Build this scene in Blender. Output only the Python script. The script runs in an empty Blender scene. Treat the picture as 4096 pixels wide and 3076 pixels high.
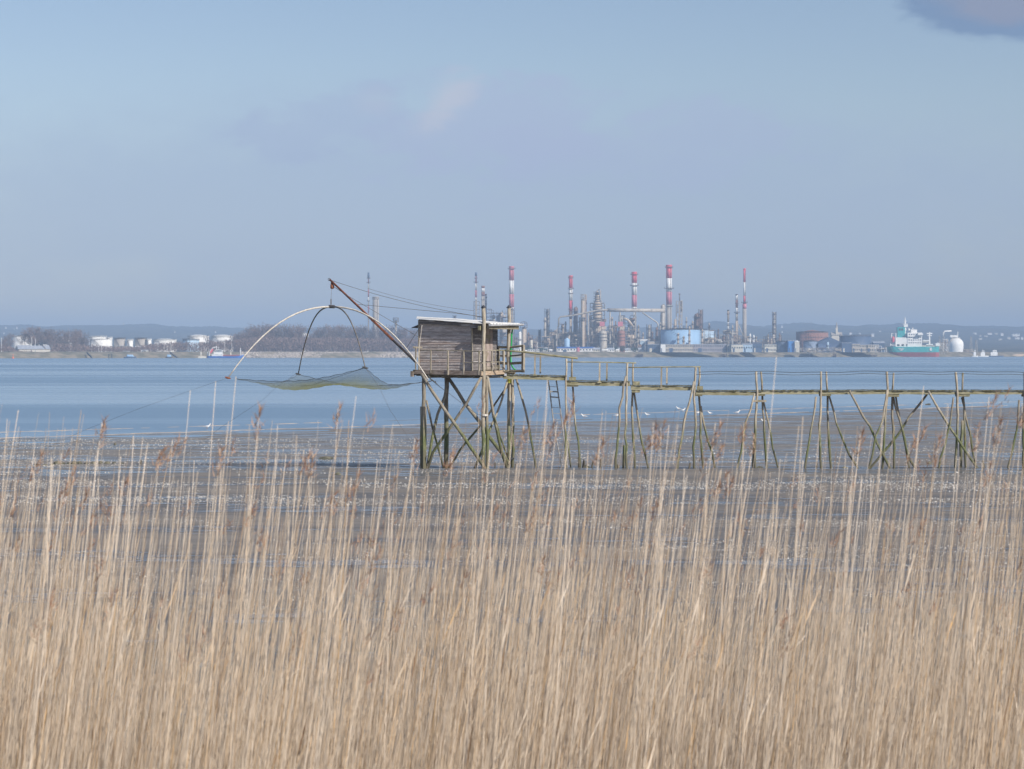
import bpy, math, random
import numpy as np
from mathutils import Vector, Matrix

# ------------------------------------------------------------------ frame of the photograph
F, CX, HY, CZ = 9000.0, 2048.0, 1411.0, 4.9          # focal (px), centre, horizon row, eye height
C = bpy.context.scene.collection
sc = bpy.context.scene
R = math.radians
rnd = random.Random(11)
nr = np.random.RandomState(7)

def P(x, y, Y):
    return Vector(((x - CX) / F * Y, Y, CZ - (y - HY) / F * Y))

# ------------------------------------------------------------------ camera
cd = bpy.data.cameras.new('camera'); cam = bpy.data.objects.new('camera', cd); C.objects.link(cam)
cam.location = (0, 0, CZ); cam.rotation_euler = (R(90), 0, 0)
cd.sensor_width = 36.0; cd.lens = F / 4096 * 36.0
cd.shift_y = -(1538 - HY) / 4096.0
cd.clip_start = 0.3; cd.clip_end = 30000
cd.dof.use_dof = True; cd.dof.focus_distance = 95.0; cd.dof.aperture_fstop = 79.1 / 10.5
sc.camera = cam

# ------------------------------------------------------------------ light
SUN_EL, SUN_AZ = R(33), R(134)       # azimuth clockwise from +Y
sd = bpy.data.lights.new('sun', 'SUN'); sun = bpy.data.objects.new('sun', sd); C.objects.link(sun)
sd.energy = 4.8; sd.angle = R(0.5); sd.color = (1.0, 0.93, 0.83)
S = Vector((math.sin(SUN_AZ) * math.cos(SUN_EL), math.cos(SUN_AZ) * math.cos(SUN_EL), math.sin(SUN_EL)))
sun.rotation_euler = S.to_track_quat('Z', 'Y').to_euler(); sun.location = (40, -30, 60)

w = bpy.data.worlds.new('World'); sc.world = w; w.use_nodes = True
nt = w.node_tree; nt.nodes.clear()
def N(tree, t, **kw):
    n = tree.nodes.new(t)
    for k, v in kw.items():
        if k.startswith('i_'):
            n.inputs[int(k[2:])].default_value = v
        else:
            setattr(n, k, v)
    return n
def mathn(tree, op, a, b=None, c=None, clamp=False):
    n = tree.nodes.new('ShaderNodeMath'); n.operation = op; n.use_clamp = clamp
    for i, q in enumerate((a, b, c)):
        if q is None: continue
        if isinstance(q, (int, float)): n.inputs[i].default_value = q
        else: tree.links.new(q, n.inputs[i])
    return n.outputs[0]
def mixc(tree, fac, a, b, blend='MIX'):
    n = tree.nodes.new('ShaderNodeMix'); n.data_type = 'RGBA'; n.blend_type = blend
    for i, q in ((0, fac), (6, a), (7, b)):
        if isinstance(q, (int, float)): n.inputs[i].default_value = q
        elif isinstance(q, tuple): n.inputs[i].default_value = q if len(q) == 4 else (*q, 1)
        else: tree.links.new(q, n.inputs[i])
    return n.outputs[2]
def ramp(tree, fac, lo, hi):
    n = tree.nodes.new('ShaderNodeMapRange'); n.inputs[1].default_value = lo; n.inputs[2].default_value = hi
    n.interpolation_type = 'SMOOTHSTEP'
    tree.links.new(fac, n.inputs[0]); return n.outputs[0]
def noise(tree, vec, scale, detail=3, rough=0.55, dist=0.0):
    n = tree.nodes.new('ShaderNodeTexNoise'); n.inputs['Scale'].default_value = scale
    n.inputs['Detail'].default_value = detail; n.inputs['Roughness'].default_value = rough
    n.inputs['Distortion'].default_value = dist
    if vec is not None: tree.links.new(vec, n.inputs['Vector'])
    return n.outputs[0]

sky = N(nt, 'ShaderNodeTexSky'); sky.sky_type = 'NISHITA'; sky.sun_disc = False
sky.sun_elevation = SUN_EL; sky.sun_rotation = SUN_AZ; sky.altitude = 0
sky.air_density = 1.0; sky.dust_density = 0.6; sky.ozone_density = 2.5
SKY_TINT = (0.93, .85, .85)
tc = N(nt, 'ShaderNodeTexCoord')
sep = N(nt, 'ShaderNodeSeparateXYZ'); nt.links.new(tc.outputs['Generated'], sep.inputs[0])
ya = mathn(nt, 'MAXIMUM', mathn(nt, 'ABSOLUTE', sep.outputs[1]), 0.05)
u = mathn(nt, 'DIVIDE', sep.outputs[0], ya); v = mathn(nt, 'DIVIDE', sep.outputs[2], ya)
cmb = N(nt, 'ShaderNodeCombineXYZ'); nt.links.new(u, cmb.inputs[0]); nt.links.new(mathn(nt, 'MULTIPLY', v, 2.1), cmb.inputs[1])
# warp for billowing edges
nz = noise(nt, cmb.outputs[0], 15.0, 7, 0.6, 0.35)
nz2 = noise(nt, cmb.outputs[0], 46.0, 6, 0.6, 0.3)
def blob(px, py, rx, ry, tilt=0.0):
    cu, cv = (px - CX) / F, (HY - py) / F
    du = mathn(nt, 'SUBTRACT', u, cu); dv = mathn(nt, 'SUBTRACT', v, cv)
    dv = mathn(nt, 'SUBTRACT', dv, mathn(nt, 'MULTIPLY', du, tilt))
    a = mathn(nt, 'POWER', mathn(nt, 'DIVIDE', du, rx / F), 2.0); b = mathn(nt, 'POWER', mathn(nt, 'DIVIDE', dv, ry / F), 2.0)
    r = mathn(nt, 'SQRT', mathn(nt, 'ADD', a, b))
    return mathn(nt, 'SUBTRACT', 1.0, r)
def cloud(b, namp=1.1, lo=0.0, hi=0.75):
    q = mathn(nt, 'ADD', b, mathn(nt, 'MULTIPLY', mathn(nt, 'SUBTRACT', nz, 0.5), namp * 2))
    q = mathn(nt, 'ADD', q, mathn(nt, 'MULTIPLY', mathn(nt, 'SUBTRACT', nz2, 0.5), namp * 0.9))
    return ramp(nt, q, lo, hi)
skyc = mixc(nt, 1.0, sky.outputs[0], SKY_TINT, 'MULTIPLY')
# cloud colours are in the sky's own radiance units
veil = cloud(blob(1900, 860, 5200, 640), 0.22)
grey = mathn(nt, 'MULTIPLY', cloud(blob(2000, 500, 600, 230, 0.1), 1.35, 0.0, .55), 0.6)
grey2 = mathn(nt, 'MULTIPLY', cloud(blob(1330, 490, 460, 130, 0.25), 1.3, 0.0, .5), 0.42)
lit = mathn(nt, 'MULTIPLY', cloud(blob(1790, 410, 170, 120, 0.5), 1.3, 0.0, .9), 0.6)
lit2 = mathn(nt, 'MULTIPLY', cloud(blob(1500, 410, 120, 70, 0.0), 0.6, -0.1, 0.9), 0.4)
dark = mathn(nt, 'MULTIPLY', cloud(blob(4160, 5, 610, 168, 0.0), 0.45, 0.0, 0.28), 0.95)
dlit = mathn(nt, 'MULTIPLY', cloud(blob(4130, -10, 440, 120, 0.0), 0.55, 0.0, 0.5), 0.9)
SKYK = 0.12
def rad(r, g, b): return (r / SKYK, g / SKYK, b / SKYK)
skyc = mixc(nt, mathn(nt, 'MULTIPLY', veil, 0.62), skyc, rad(.345, .435, .62))
skyc = mixc(nt, grey2, skyc, rad(.375, .45, .64)); skyc = mixc(nt, grey, skyc, rad(.41, .48, .66))
whisp = mathn(nt, 'MULTIPLY', cloud(blob(2450, 620, 800, 210, 0.1), 1.6, 0.0, .6), 0.4)
skyc = mixc(nt, whisp, skyc, rad(.41, .475, .66)); skyc = mixc(nt, lit2, skyc, rad(.47, .52, .65)); skyc = mixc(nt, lit, skyc, rad(.56, .58, .66))
skyc = mixc(nt, dark, skyc, rad(.19, .285, .455)); skyc = mixc(nt, dlit, skyc, rad(.27, .31, .43))
bg = N(nt, 'ShaderNodeBackground'); bg.inputs[1].default_value = SKYK
nt.links.new(skyc, bg.inputs[0]); wo = N(nt, 'ShaderNodeOutputWorld'); nt.links.new(bg.outputs[0], wo.inputs[0])

sc.view_settings.view_transform = 'Standard'; sc.view_settings.look = 'None'
sc.view_settings.gamma = 1.0; sc.view_settings.exposure = 0.06
sc.render.engine = 'CYCLES'
sc.cycles.max_bounces = 5; sc.cycles.diffuse_bounces = 2; sc.cycles.glossy_bounces = 2
sc.cycles.transparent_max_bounces = 8; sc.cycles.volume_bounces = 0
sc.cycles.use_denoising = True

# ------------------------------------------------------------------ haze
HAZE_D = 0.00021
def make_haze():
    x0, x1, y0, y1, z0, z1 = -6000, 6000, -80, 11500, -5.5, 160
    vs = [(x, y, z) for z in (z0, z1) for y in (y0, y1) for x in (x0, x1)]
    fs = [(0, 2, 3, 1), (4, 5, 7, 6), (0, 1, 5, 4), (2, 6, 7, 3), (0, 4, 6, 2), (1, 3, 7, 5)]
    me = bpy.data.meshes.new('haze'); me.from_pydata(vs, [], fs)
    m = bpy.data.materials.new('haze'); m.use_nodes = True; t = m.node_tree; t.nodes.clear()
    pv = N(t, 'ShaderNodeVolumePrincipled'); pv.inputs['Density'].default_value = HAZE_D
    pv.inputs['Color'].default_value = (0.50, 0.70, 1.0, 1); pv.inputs['Anisotropy'].default_value = -0.1
    o = N(t, 'ShaderNodeOutputMaterial'); t.links.new(pv.outputs[0], o.inputs['Volume'])
    m.cycles.homogeneous_volume = True if hasattr(m.cycles, 'homogeneous_volume') else False
    me.materials.append(m); ob = bpy.data.objects.new('haze', me); C.objects.link(ob)
    ob['kind'] = 'stuff'; ob['label'] = 'pale blue haze hanging over the whole estuary'

# ------------------------------------------------------------------ materials
MATS = {}
def mat(name, col, col2=None, rough=0.7, scale=3.0, stretch=(1, 1, 1), lo=0.35, hi=0.65, tint=0.0, metal=0.0,
        spec=0.5, bump=0.0, bscale=None, coord='obj'):
    """weathered surface: two pigments mixed by noise, a per-piece tint"""
    if name in MATS: return MATS[name]
    m = bpy.data.materials.new(name); m.use_nodes = True; t = m.node_tree
    b = t.nodes['Principled BSDF']
    tcn = N(t, 'ShaderNodeTexCoord'); geo = N(t, 'ShaderNodeNewGeometry')
    mp = N(t, 'ShaderNodeMapping'); mp.inputs['Scale'].default_value = stretch
    t.links.new(tcn.outputs['Object'] if coord == 'obj' else geo.outputs['Position'], mp.inputs[0])
    c2 = col2 or tuple(c * 0.72 for c in col)
    nz = noise(t, mp.outputs[0], scale, 5, 0.6)
    c = mixc(t, ramp(t, nz, lo, hi), tuple(col), tuple(c2))
    if tint:
        at = N(t, 'ShaderNodeAttribute'); at.attribute_name = 'tint'
        g = mathn(t, 'ADD', mathn(t, 'MULTIPLY', at.outputs['Fac'], tint * 2), 1 - tint)
        vm = N(t, 'ShaderNodeVectorMath'); vm.operation = 'SCALE'; t.links.new(c, vm.inputs[0]); t.links.new(g, vm.inputs[3]); c = vm.outputs[0]
    t.links.new(c, b.inputs['Base Color'])
    b.inputs['Roughness'].default_value = rough; b.inputs['Metallic'].default_value = metal
    b.inputs['Specular IOR Level'].default_value = spec
    if bump:
        bn = N(t, 'ShaderNodeBump'); bn.inputs['Distance'].default_value = bump; bn.inputs['Strength'].default_value = 0.8
        t.links.new(noise(t, mp.outputs[0], bscale or scale * 2, 4), bn.inputs['Height']); t.links.new(bn.outputs[0], b.inputs['Normal'])
    MATS[name] = m; return m

def wood_mat(name, pale, dark, algae=True, stretch=(6, 6, 0.7), tint=0.25):
    """weathered grey timber, tidal algae and mud on its lower metres"""
    if name in MATS: return MATS[name]
    m = bpy.data.materials.new(name); m.use_nodes = True; t = m.node_tree
    b = t.nodes['Principled BSDF']; geo = N(t, 'ShaderNodeNewGeometry')
    mp = N(t, 'ShaderNodeMapping'); mp.inputs['Scale'].default_value = stretch; t.links.new(geo.outputs['Position'], mp.inputs[0])
    grain = noise(t, mp.outputs[0], 5, 6, 0.65, 0.4); patch = noise(t, geo.outputs['Position'], 2.2, 4)
    c = mixc(t, ramp(t, grain, .35, .68), pale, dark)
    c = mixc(t, mathn(t, 'MULTIPLY', ramp(t, patch, .5, .75), .5), c, (.20, .15, .10))
    at = N(t, 'ShaderNodeAttribute'); at.attribute_name = 'tint'
    g = mathn(t, 'ADD', mathn(t, 'MULTIPLY', at.outputs['Fac'], tint * 2), 1 - tint)
    vm = N(t, 'ShaderNodeVectorMath'); vm.operation = 'SCALE'; t.links.new(c, vm.inputs[0]); t.links.new(g, vm.inputs[3]); c = vm.outputs[0]
    sp = N(t, 'ShaderNodeSeparateXYZ'); t.links.new(geo.outputs['Position'], sp.inputs[0])
    if algae:
        z = mathn(t, 'ADD', sp.outputs[2], mathn(t, 'MULTIPLY', mathn(t, 'SUBTRACT', patch, .5), 1.9))
        ga = mathn(t, 'MULTIPLY', ramp(t, z, 2.35, 1.3), ramp(t, grain, .22, .5))
        c = mixc(t, mathn(t, 'MULTIPLY', ga, .82), c, (.085, .115, .028))
        ba = ramp(t, z, 0.95, 0.25)
        c = mixc(t, mathn(t, 'MULTIPLY', ba, .75), c, (.13, .115, .085))
    else:
        ga = ramp(t, patch, .52, .72)
        c = mixc(t, mathn(t, 'MULTIPLY', ga, .5), c, (.16, .165, .06))
    t.links.new(c, b.inputs['Base Color']); b.inputs['Roughness'].default_value = .85; b.inputs['Specular IOR Level'].default_value = .25
    bn = N(t, 'ShaderNodeBump'); bn.inputs['Distance'].default_value = .012; t.links.new(grain, bn.inputs['Height']); t.links.new(bn.outputs[0], b.inputs['Normal'])
    MATS[name] = m; return m

# ------------------------------------------------------------------ mesh builder
class MB:
    def __init__(s): s.v = []; s.f = []; s.m = []; s.t = []
    def add(s, vs, fs, mi=0, tint=None):
        o = len(s.v); s.v += [tuple(q) for q in vs]
        tt = rnd.random() if tint is None else tint
        for f in fs: s.f.append(tuple(i + o for i in f)); s.m.append(mi); s.t.append(tt)
        return s
    def box(s, c, d, rz=0.0, mi=0, tint=None, tilt=None):
        x, y, z = d[0] / 2, d[1] / 2, d[2] / 2
        M = Matrix.Rotation(rz, 4, 'Z')
        if tilt: M = M @ Matrix.Rotation(tilt, 4, 'Y')
        vs = [Vector(c) + M @ Vector((a * x, b * y, e * z)) for e in (-1, 1) for b in (-1, 1) for a in (-1, 1)]
        return s.add(vs, [(0, 2, 3, 1), (4, 5, 7, 6), (0, 1, 5, 4), (2, 6, 7, 3), (0, 4, 6, 2), (1, 3, 7, 5)], mi, tint)
    def hexa(s, p, mi=0, tint=None):
        """eight points: bottom ring of four, top ring of four, both counter-clockwise"""
        return s.add(p, [(3, 2, 1, 0), (4, 5, 6, 7), (0, 1, 5, 4), (1, 2, 6, 5), (2, 3, 7, 6), (3, 0, 4, 7)], mi, tint)
    def tube(s, pts, rad, n=8, mi=0, tint=None, cap=True, wob=0.0):
        pts = [Vector(p) for p in pts]; k = len(pts)
        rs = rad if isinstance(rad, (list, tuple)) else [rad] * k
        vs = []; fs = []; ref = None
        for i, p in enumerate(pts):
            d = (pts[min(i + 1, k - 1)] - pts[max(i - 1, 0)]).normalized()
            a = Vector((0, 0, 1)) if abs(d.z) < .9 else Vector((1, 0, 0))
            if ref is not None and abs(ref.dot(d)) < .95: a = ref
            e1 = (a - d * a.dot(d)).normalized(); e2 = d.cross(e1); ref = e1
            for j in range(n):
                t = 2 * math.pi * j / n; r = rs[i] * (1 + (rnd.uniform(-wob, wob) if wob else 0))
                vs.append(p + (e1 * math.cos(t) + e2 * math.sin(t)) * r)
        for i in range(k - 1):
            for j in range(n):
                fs.append((i * n + j, i * n + (j + 1) % n, (i + 1) * n + (j + 1) % n, (i + 1) * n + j))
        if cap: fs += [tuple(range(n))[::-1], tuple((k - 1) * n + j for j in range(n))]
        return s.add(vs, fs, mi, tint)
    def log(s, pts, r, n=8, mi=0, seg=0.45, wob=0.10, bend=0.02, taper=0.0, square=False):
        """crooked pole through control points"""
        pts = [Vector(p) for p in pts]; out = [pts[0]]; L = 0
        for a, b in zip(pts, pts[1:]):
            m = max(1, int((b - a).length / seg))
            for i in range(1, m + 1):
                q = a.lerp(b, i / m)
                if not (b is pts[-1] and i == m): q = q + Vector((rnd.gauss(0, bend), rnd.gauss(0, bend), 0))
                out.append(q)
        k = len(out); rr = [r * (1 + taper * i / (k - 1)) for i in range(k)]
        return s.tube(out, rr, 4 if square else n, mi, None, True, wob)
    def cyl(s, x, y, z0, z1, r0, r1=None, n=16, mi=0, tint=None):
        return s.tube([(x, y, z0), (x, y, z1)], [r0, r0 if r1 is None else r1], n, mi, tint)
    def lathe(s, x, y, prof, n=20, mi=0, tint=None):
        """profile of (radius, z[, material]) rings"""
        tt = rnd.random() if tint is None else tint; o = len(s.v)
        for q in prof:
            for j in range(n):
                t = 2 * math.pi * j / n; s.v.append((x + q[0] * math.cos(t), y + q[0] * math.sin(t), q[1]))
        for i in range(len(prof) - 1):
            for j in range(n):
                s.f.append((o + i * n + j, o + i * n + (j + 1) % n, o + (i + 1) * n + (j + 1) % n, o + (i + 1) * n + j))
                s.m.append(prof[i][2] if len(prof[i]) > 2 else mi); s.t.append(tt)
        s.f.append(tuple(o + (len(prof) - 1) * n + j for j in range(n))); s.m.append(prof[-2][2] if len(prof[-2]) > 2 else mi); s.t.append(tt)
        return s
    def ring(s, x, y, z, r, th=.5, h=.4, n=16, mi=0):
        s.lathe(x, y, [(r, z), (r + th, z), (r + th, z + h), (r, z + h)], n, mi); return s
    def cross(s, p, d, r=.05, mi=0):
        return s.tube([p, Vector(p) + Vector(d)], r, 4, mi)
    def build(s, name, mats, parent=None, smooth=False, loc=None):
        me = bpy.data.meshes.new(name)
        o0 = Vector(parent.location) if parent is not None and parent.type == 'EMPTY' else Vector((0, 0, 0))
        par = parent
        while par is not None and par.parent is not None: par = par.parent
        if parent is not None and par is not None: o0 = Vector(par.location)
        if loc is not None: o0 = Vector(loc)
        me.from_pydata([(a[0] - o0.x, a[1] - o0.y, a[2] - o0.z) for a in s.v], [], s.f)
        if not isinstance(mats, (list, tuple)): mats = [mats]
        for q in mats: me.materials.append(q)
        me.polygons.foreach_set('material_index', s.m)
        if smooth: me.polygons.foreach_set('use_smooth', [True] * len(s.f))
        at = me.attributes.new('tint', 'FLOAT', 'FACE'); at.data.foreach_set('value', s.t)
        me.update()
        ob = bpy.data.objects.new(name, me); C.objects.link(ob)
        if parent is None: ob.location = o0
        elif loc is not None: ob.location = loc
        if parent is not None: ob.parent = parent
        return ob

def tag(o, label=None, cat=None, group=None, kind=None):
    if label: o['label'] = label
    if cat: o['category'] = cat
    if group: o['group'] = group
    if kind: o['kind'] = kind
    return o
def thing(name, loc, label, cat, group=None):
    o = bpy.data.objects.new(name, None); C.objects.link(o); o.location = loc; o.empty_display_size = .3
    return tag(o, label, cat, group)
def solo(mb, name, mats, label, cat, group=None, smooth=False):
    c = np.array(mb.v); loc = (float(c[:, 0].mean()), float(c[:, 1].mean()), float(c[:, 2].min()))
    return tag(mb.build(name, mats, None, smooth, loc), label, cat, group)
def dup(root, loc, rz=0, label=None, scale=None):
    r = root.copy(); C.objects.link(r); r.location = loc; r.rotation_euler = (0, 0, rz)
    if scale: r.scale = scale
    if label: r['label'] = label
    for ch in root.children:
        c = ch.copy(); C.objects.link(c); c.parent = r
    return r
def mesh_np(name, V, Fq, m, tint=None, parent=None):
    me = bpy.data.meshes.new(name); k = Fq.shape[1]
    me.vertices.add(len(V)); me.vertices.foreach_set('co', np.ascontiguousarray(V, dtype=np.float32).ravel())
    me.loops.add(Fq.size); me.loops.foreach_set('vertex_index', np.ascontiguousarray(Fq, dtype=np.int32).ravel())
    me.polygons.add(len(Fq)); me.polygons.foreach_set('loop_start', np.arange(0, Fq.size, k, dtype=np.int32))
    me.polygons.foreach_set('loop_total', np.full(len(Fq), k, dtype=np.int32))
    for q in (m if isinstance(m, (list, tuple)) else [m]): me.materials.append(q)
    if tint is not None:
        at = me.attributes.new('tint', 'FLOAT', 'FACE'); at.data.foreach_set('value', np.asarray(tint, dtype=np.float32))
    me.update(calc_edges=True); me.validate()
    ob = bpy.data.objects.new(name, me); C.objects.link(ob)
    if parent: ob.parent = parent
    return ob

def sst(t): t = np.clip(t, 0, 1); return t * t * (3 - 2 * t)
def fbm(x, y, seed=0, octs=4):
    r = np.zeros_like(np.asarray(x, dtype=float) + np.asarray(y)); a = 1.0
    rs = np.random.RandomState(seed)
    for k in range(octs):
        for q in range(3):
            th = rs.uniform(0, 6.28); ph = rs.uniform(0, 6.28); f = (2 ** k) * rs.uniform(.7, 1.3)
            r = r + a * np.sin(f * (x * math.cos(th) + y * math.sin(th)) + ph) / 3
        a *= .55
    return r

# ------------------------------------------------------------------ ground
WATER_Z = -0.25
def shore_s(X, Y): return ((Y - 136) - 1.0565 * (X + 30.9)) / 1.4547
def ground_z(X, Y):
    X = np.asarray(X, dtype=float); Y = np.asarray(Y, dtype=float)
    z = .06 + 1.15 * (1 - sst((Y - 8.5) / 10)) + 2.0 * (1 - sst((Y - .5) / 6))
    ed = 92.9 + .25 * np.sin(X * .7) + .15 * np.sin(X * 2.3 + 1)
    z = z + .07 * np.exp(-((Y - ed) / .8) ** 2)
    z = z - .19 * sst((Y - ed - .6) / 1.6)
    s = shore_s(X, Y)
    z = np.where(Y > 60, z - .12 * sst((s + 45) / 45), z)
    bar = .20 * np.exp(-((s - 9 - 2 * np.sin(X * .06)) / 1.3) ** 2) * sst(.5 + fbm(X * .06, Y * .06, 3) * .9)
    z = np.where(s > 0, z - np.minimum(.022 * s, 3) + bar, z)
    amp = .014 + .03 * sst((20 - Y) / 6)
    return z + amp * fbm(X * .8, Y * .8, 5)

def make_ground():
    ys = np.concatenate([np.arange(-40, 60, .6), np.arange(60, 240, .9), np.arange(240, 460, 3)])
    xs = np.arange(-150, 150.1, 1.25)
    X, Y = np.meshgrid(xs, ys); Z = ground_z(X, Y); nx, ny = len(xs), len(ys)
    V = np.stack([X.ravel(), Y.ravel(), Z.ravel()], 1)
    i = np.arange(nx - 1)[None, :] + nx * np.arange(ny - 1)[:, None]; i = i.ravel()
    Fq = np.stack([i, i + 1, i + 1 + nx, i + nx], 1)
    m = bpy.data.materials.new('mud'); m.use_nodes = True; t = m.node_tree; b = t.nodes['Principled BSDF']
    geo = N(t, 'ShaderNodeNewGeometry'); pos = geo.outputs['Position']
    mp = N(t, 'ShaderNodeMapping'); mp.inputs['Scale'].default_value = (.22, 1.0, 1.0); t.links.new(pos, mp.inputs[0])
    big = noise(t, mp.outputs[0], .30, 5, .6, .3); mid = noise(t, mp.outputs[0], 2.6, 6, .68, .4); fine = noise(t, pos, 9.0, 5, .7)
    c = mixc(t, ramp(t, mid, .35, .65), (.20, .173, .14), (.285, .248, .205))
    c = mixc(t, ramp(t, big, .4, .62), c, (.13, .118, .105))
    sp = N(t, 'ShaderNodeSeparateXYZ'); t.links.new(pos, sp.inputs[0])
    # dry litter under the reeds
    c = mixc(t, ramp(t, sp.outputs[1], 21, 16), c, (.16, .12, .075))
    alg = mathn(t, 'MULTIPLY', ramp(t, sp.outputs[1], 52, 34), ramp(t, mid, .47, .60))
    c = mixc(t, mathn(t, 'MULTIPLY', alg, .6), c, (.12, .12, .045))
    near = mathn(t, 'MULTIPLY', ramp(t, sp.outputs[1], 94, 86), .045)
    wet = ramp(t, mathn(t, 'SUBTRACT', mathn(t, 'ADD', mathn(t, 'MULTIPLY', big, .45), mathn(t, 'MULTIPLY', mid, .55)), near), .47, .55)
    wet = mathn(t, 'MULTIPLY', wet, ramp(t, sp.outputs[1], 17, 21))
    t.links.new(mixc(t, mathn(t, 'MULTIPLY', wet, .5), c, (.07, .065, .06)), b.inputs['Base Color'])
    rr = N(t, 'ShaderNodeMapRange'); rr.inputs[3].default_value = .56; rr.inputs[4].default_value = .14; t.links.new(wet, rr.inputs[0])
    t.links.new(rr.outputs[0], b.inputs['Roughness'])
    b.inputs['Specular IOR Level'].default_value = .5
    bn = N(t, 'ShaderNodeBump'); bn.inputs['Distance'].default_value = .07
    rs = N(t, 'ShaderNodeMapRange'); rs.inputs[3].default_value = .55; rs.inputs[4].default_value = .12; t.links.new(wet, rs.inputs[0])
    t.links.new(rs.outputs[0], bn.inputs['Strength']); t.links.new(fine, bn.inputs['Height']); t.links.new(bn.outputs[0], b.inputs['Normal'])
    g = mesh_np('mudflat', V, Fq, m); g['kind'] = 'structure'; g['label'] = 'wet grey brown tidal mud with blue puddles'
    g.data.polygons.foreach_set('use_smooth', [True] * len(g.data.polygons))

def Ysh(X): return 2430 + .72 * X
def Yp(px): return 2430 / (1 - .72 * (px - CX) / F)       # distance of the far shoreline along a column

def make_water():
    m = bpy.data.materials.new('river_water'); m.use_nodes = True; t = m.node_tree; b = t.nodes['Principled BSDF']
    geo = N(t, 'ShaderNodeNewGeometry'); pos = geo.outputs['Position']
    mp = N(t, 'ShaderNodeMapping'); mp.inputs['Scale'].default_value = (.0035, .028, 1); t.links.new(pos, mp.inputs[0])
    band = noise(t, mp.outputs[0], 1.0, 5, .6, .6)
    mpf = N(t, 'ShaderNodeMapping'); mpf.inputs['Scale'].default_value = (.0009, .0065, 1); t.links.new(pos, mpf.inputs[0])
    bandf = noise(t, mpf.outputs[0], 1.0, 3, .5, .3)
    bb = ramp(t, mathn(t, 'ADD', mathn(t, 'MULTIPLY', band, .55), mathn(t, 'MULTIPLY', bandf, .45)), .40, .60)
    mp2 = N(t, 'ShaderNodeMapping'); mp2.inputs['Scale'].default_value = (.5, 1.0, 1); t.links.new(pos, mp2.inputs[0])
    rip = noise(t, mp2.outputs[0], .9, 4, .6, .4)
    t.links.new(mixc(t, bb, (.17, .27, .38), (.23, .34, .45)), b.inputs['Base Color'])
    rr = N(t, 'ShaderNodeMapRange'); rr.inputs[3].default_value = .34; rr.inputs[4].default_value = .18; t.links.new(bb, rr.inputs[0])
    t.links.new(rr.outputs[0], b.inputs['Roughness']); b.inputs['IOR'].default_value = 1.33
    bn = N(t, 'ShaderNodeBump'); bn.inputs['Distance'].default_value = .22
    rs = N(t, 'ShaderNodeMapRange'); rs.inputs[3].default_value = .9; rs.inputs[4].default_value = .35; t.links.new(bb, rs.inputs[0])
    t.links.new(rs.outputs[0], bn.inputs['Strength']); t.links.new(rip, bn.inputs['Height']); t.links.new(bn.outputs[0], b.inputs['Normal'])
    x0, x1 = -2600, 2600
    V = [(x0, 100, WATER_Z), (x1, 100, WATER_Z), (x1, Ysh(x1) + 60, WATER_Z), (x0, Ysh(x0) + 60, WATER_Z)]
    mb = MB(); mb.add(V, [(0, 1, 2, 3)]); o = mb.build('river_water', m)
    o['kind'] = 'structure'; o['label'] = 'calm blue estuary water in pale and darker bands'

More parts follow.
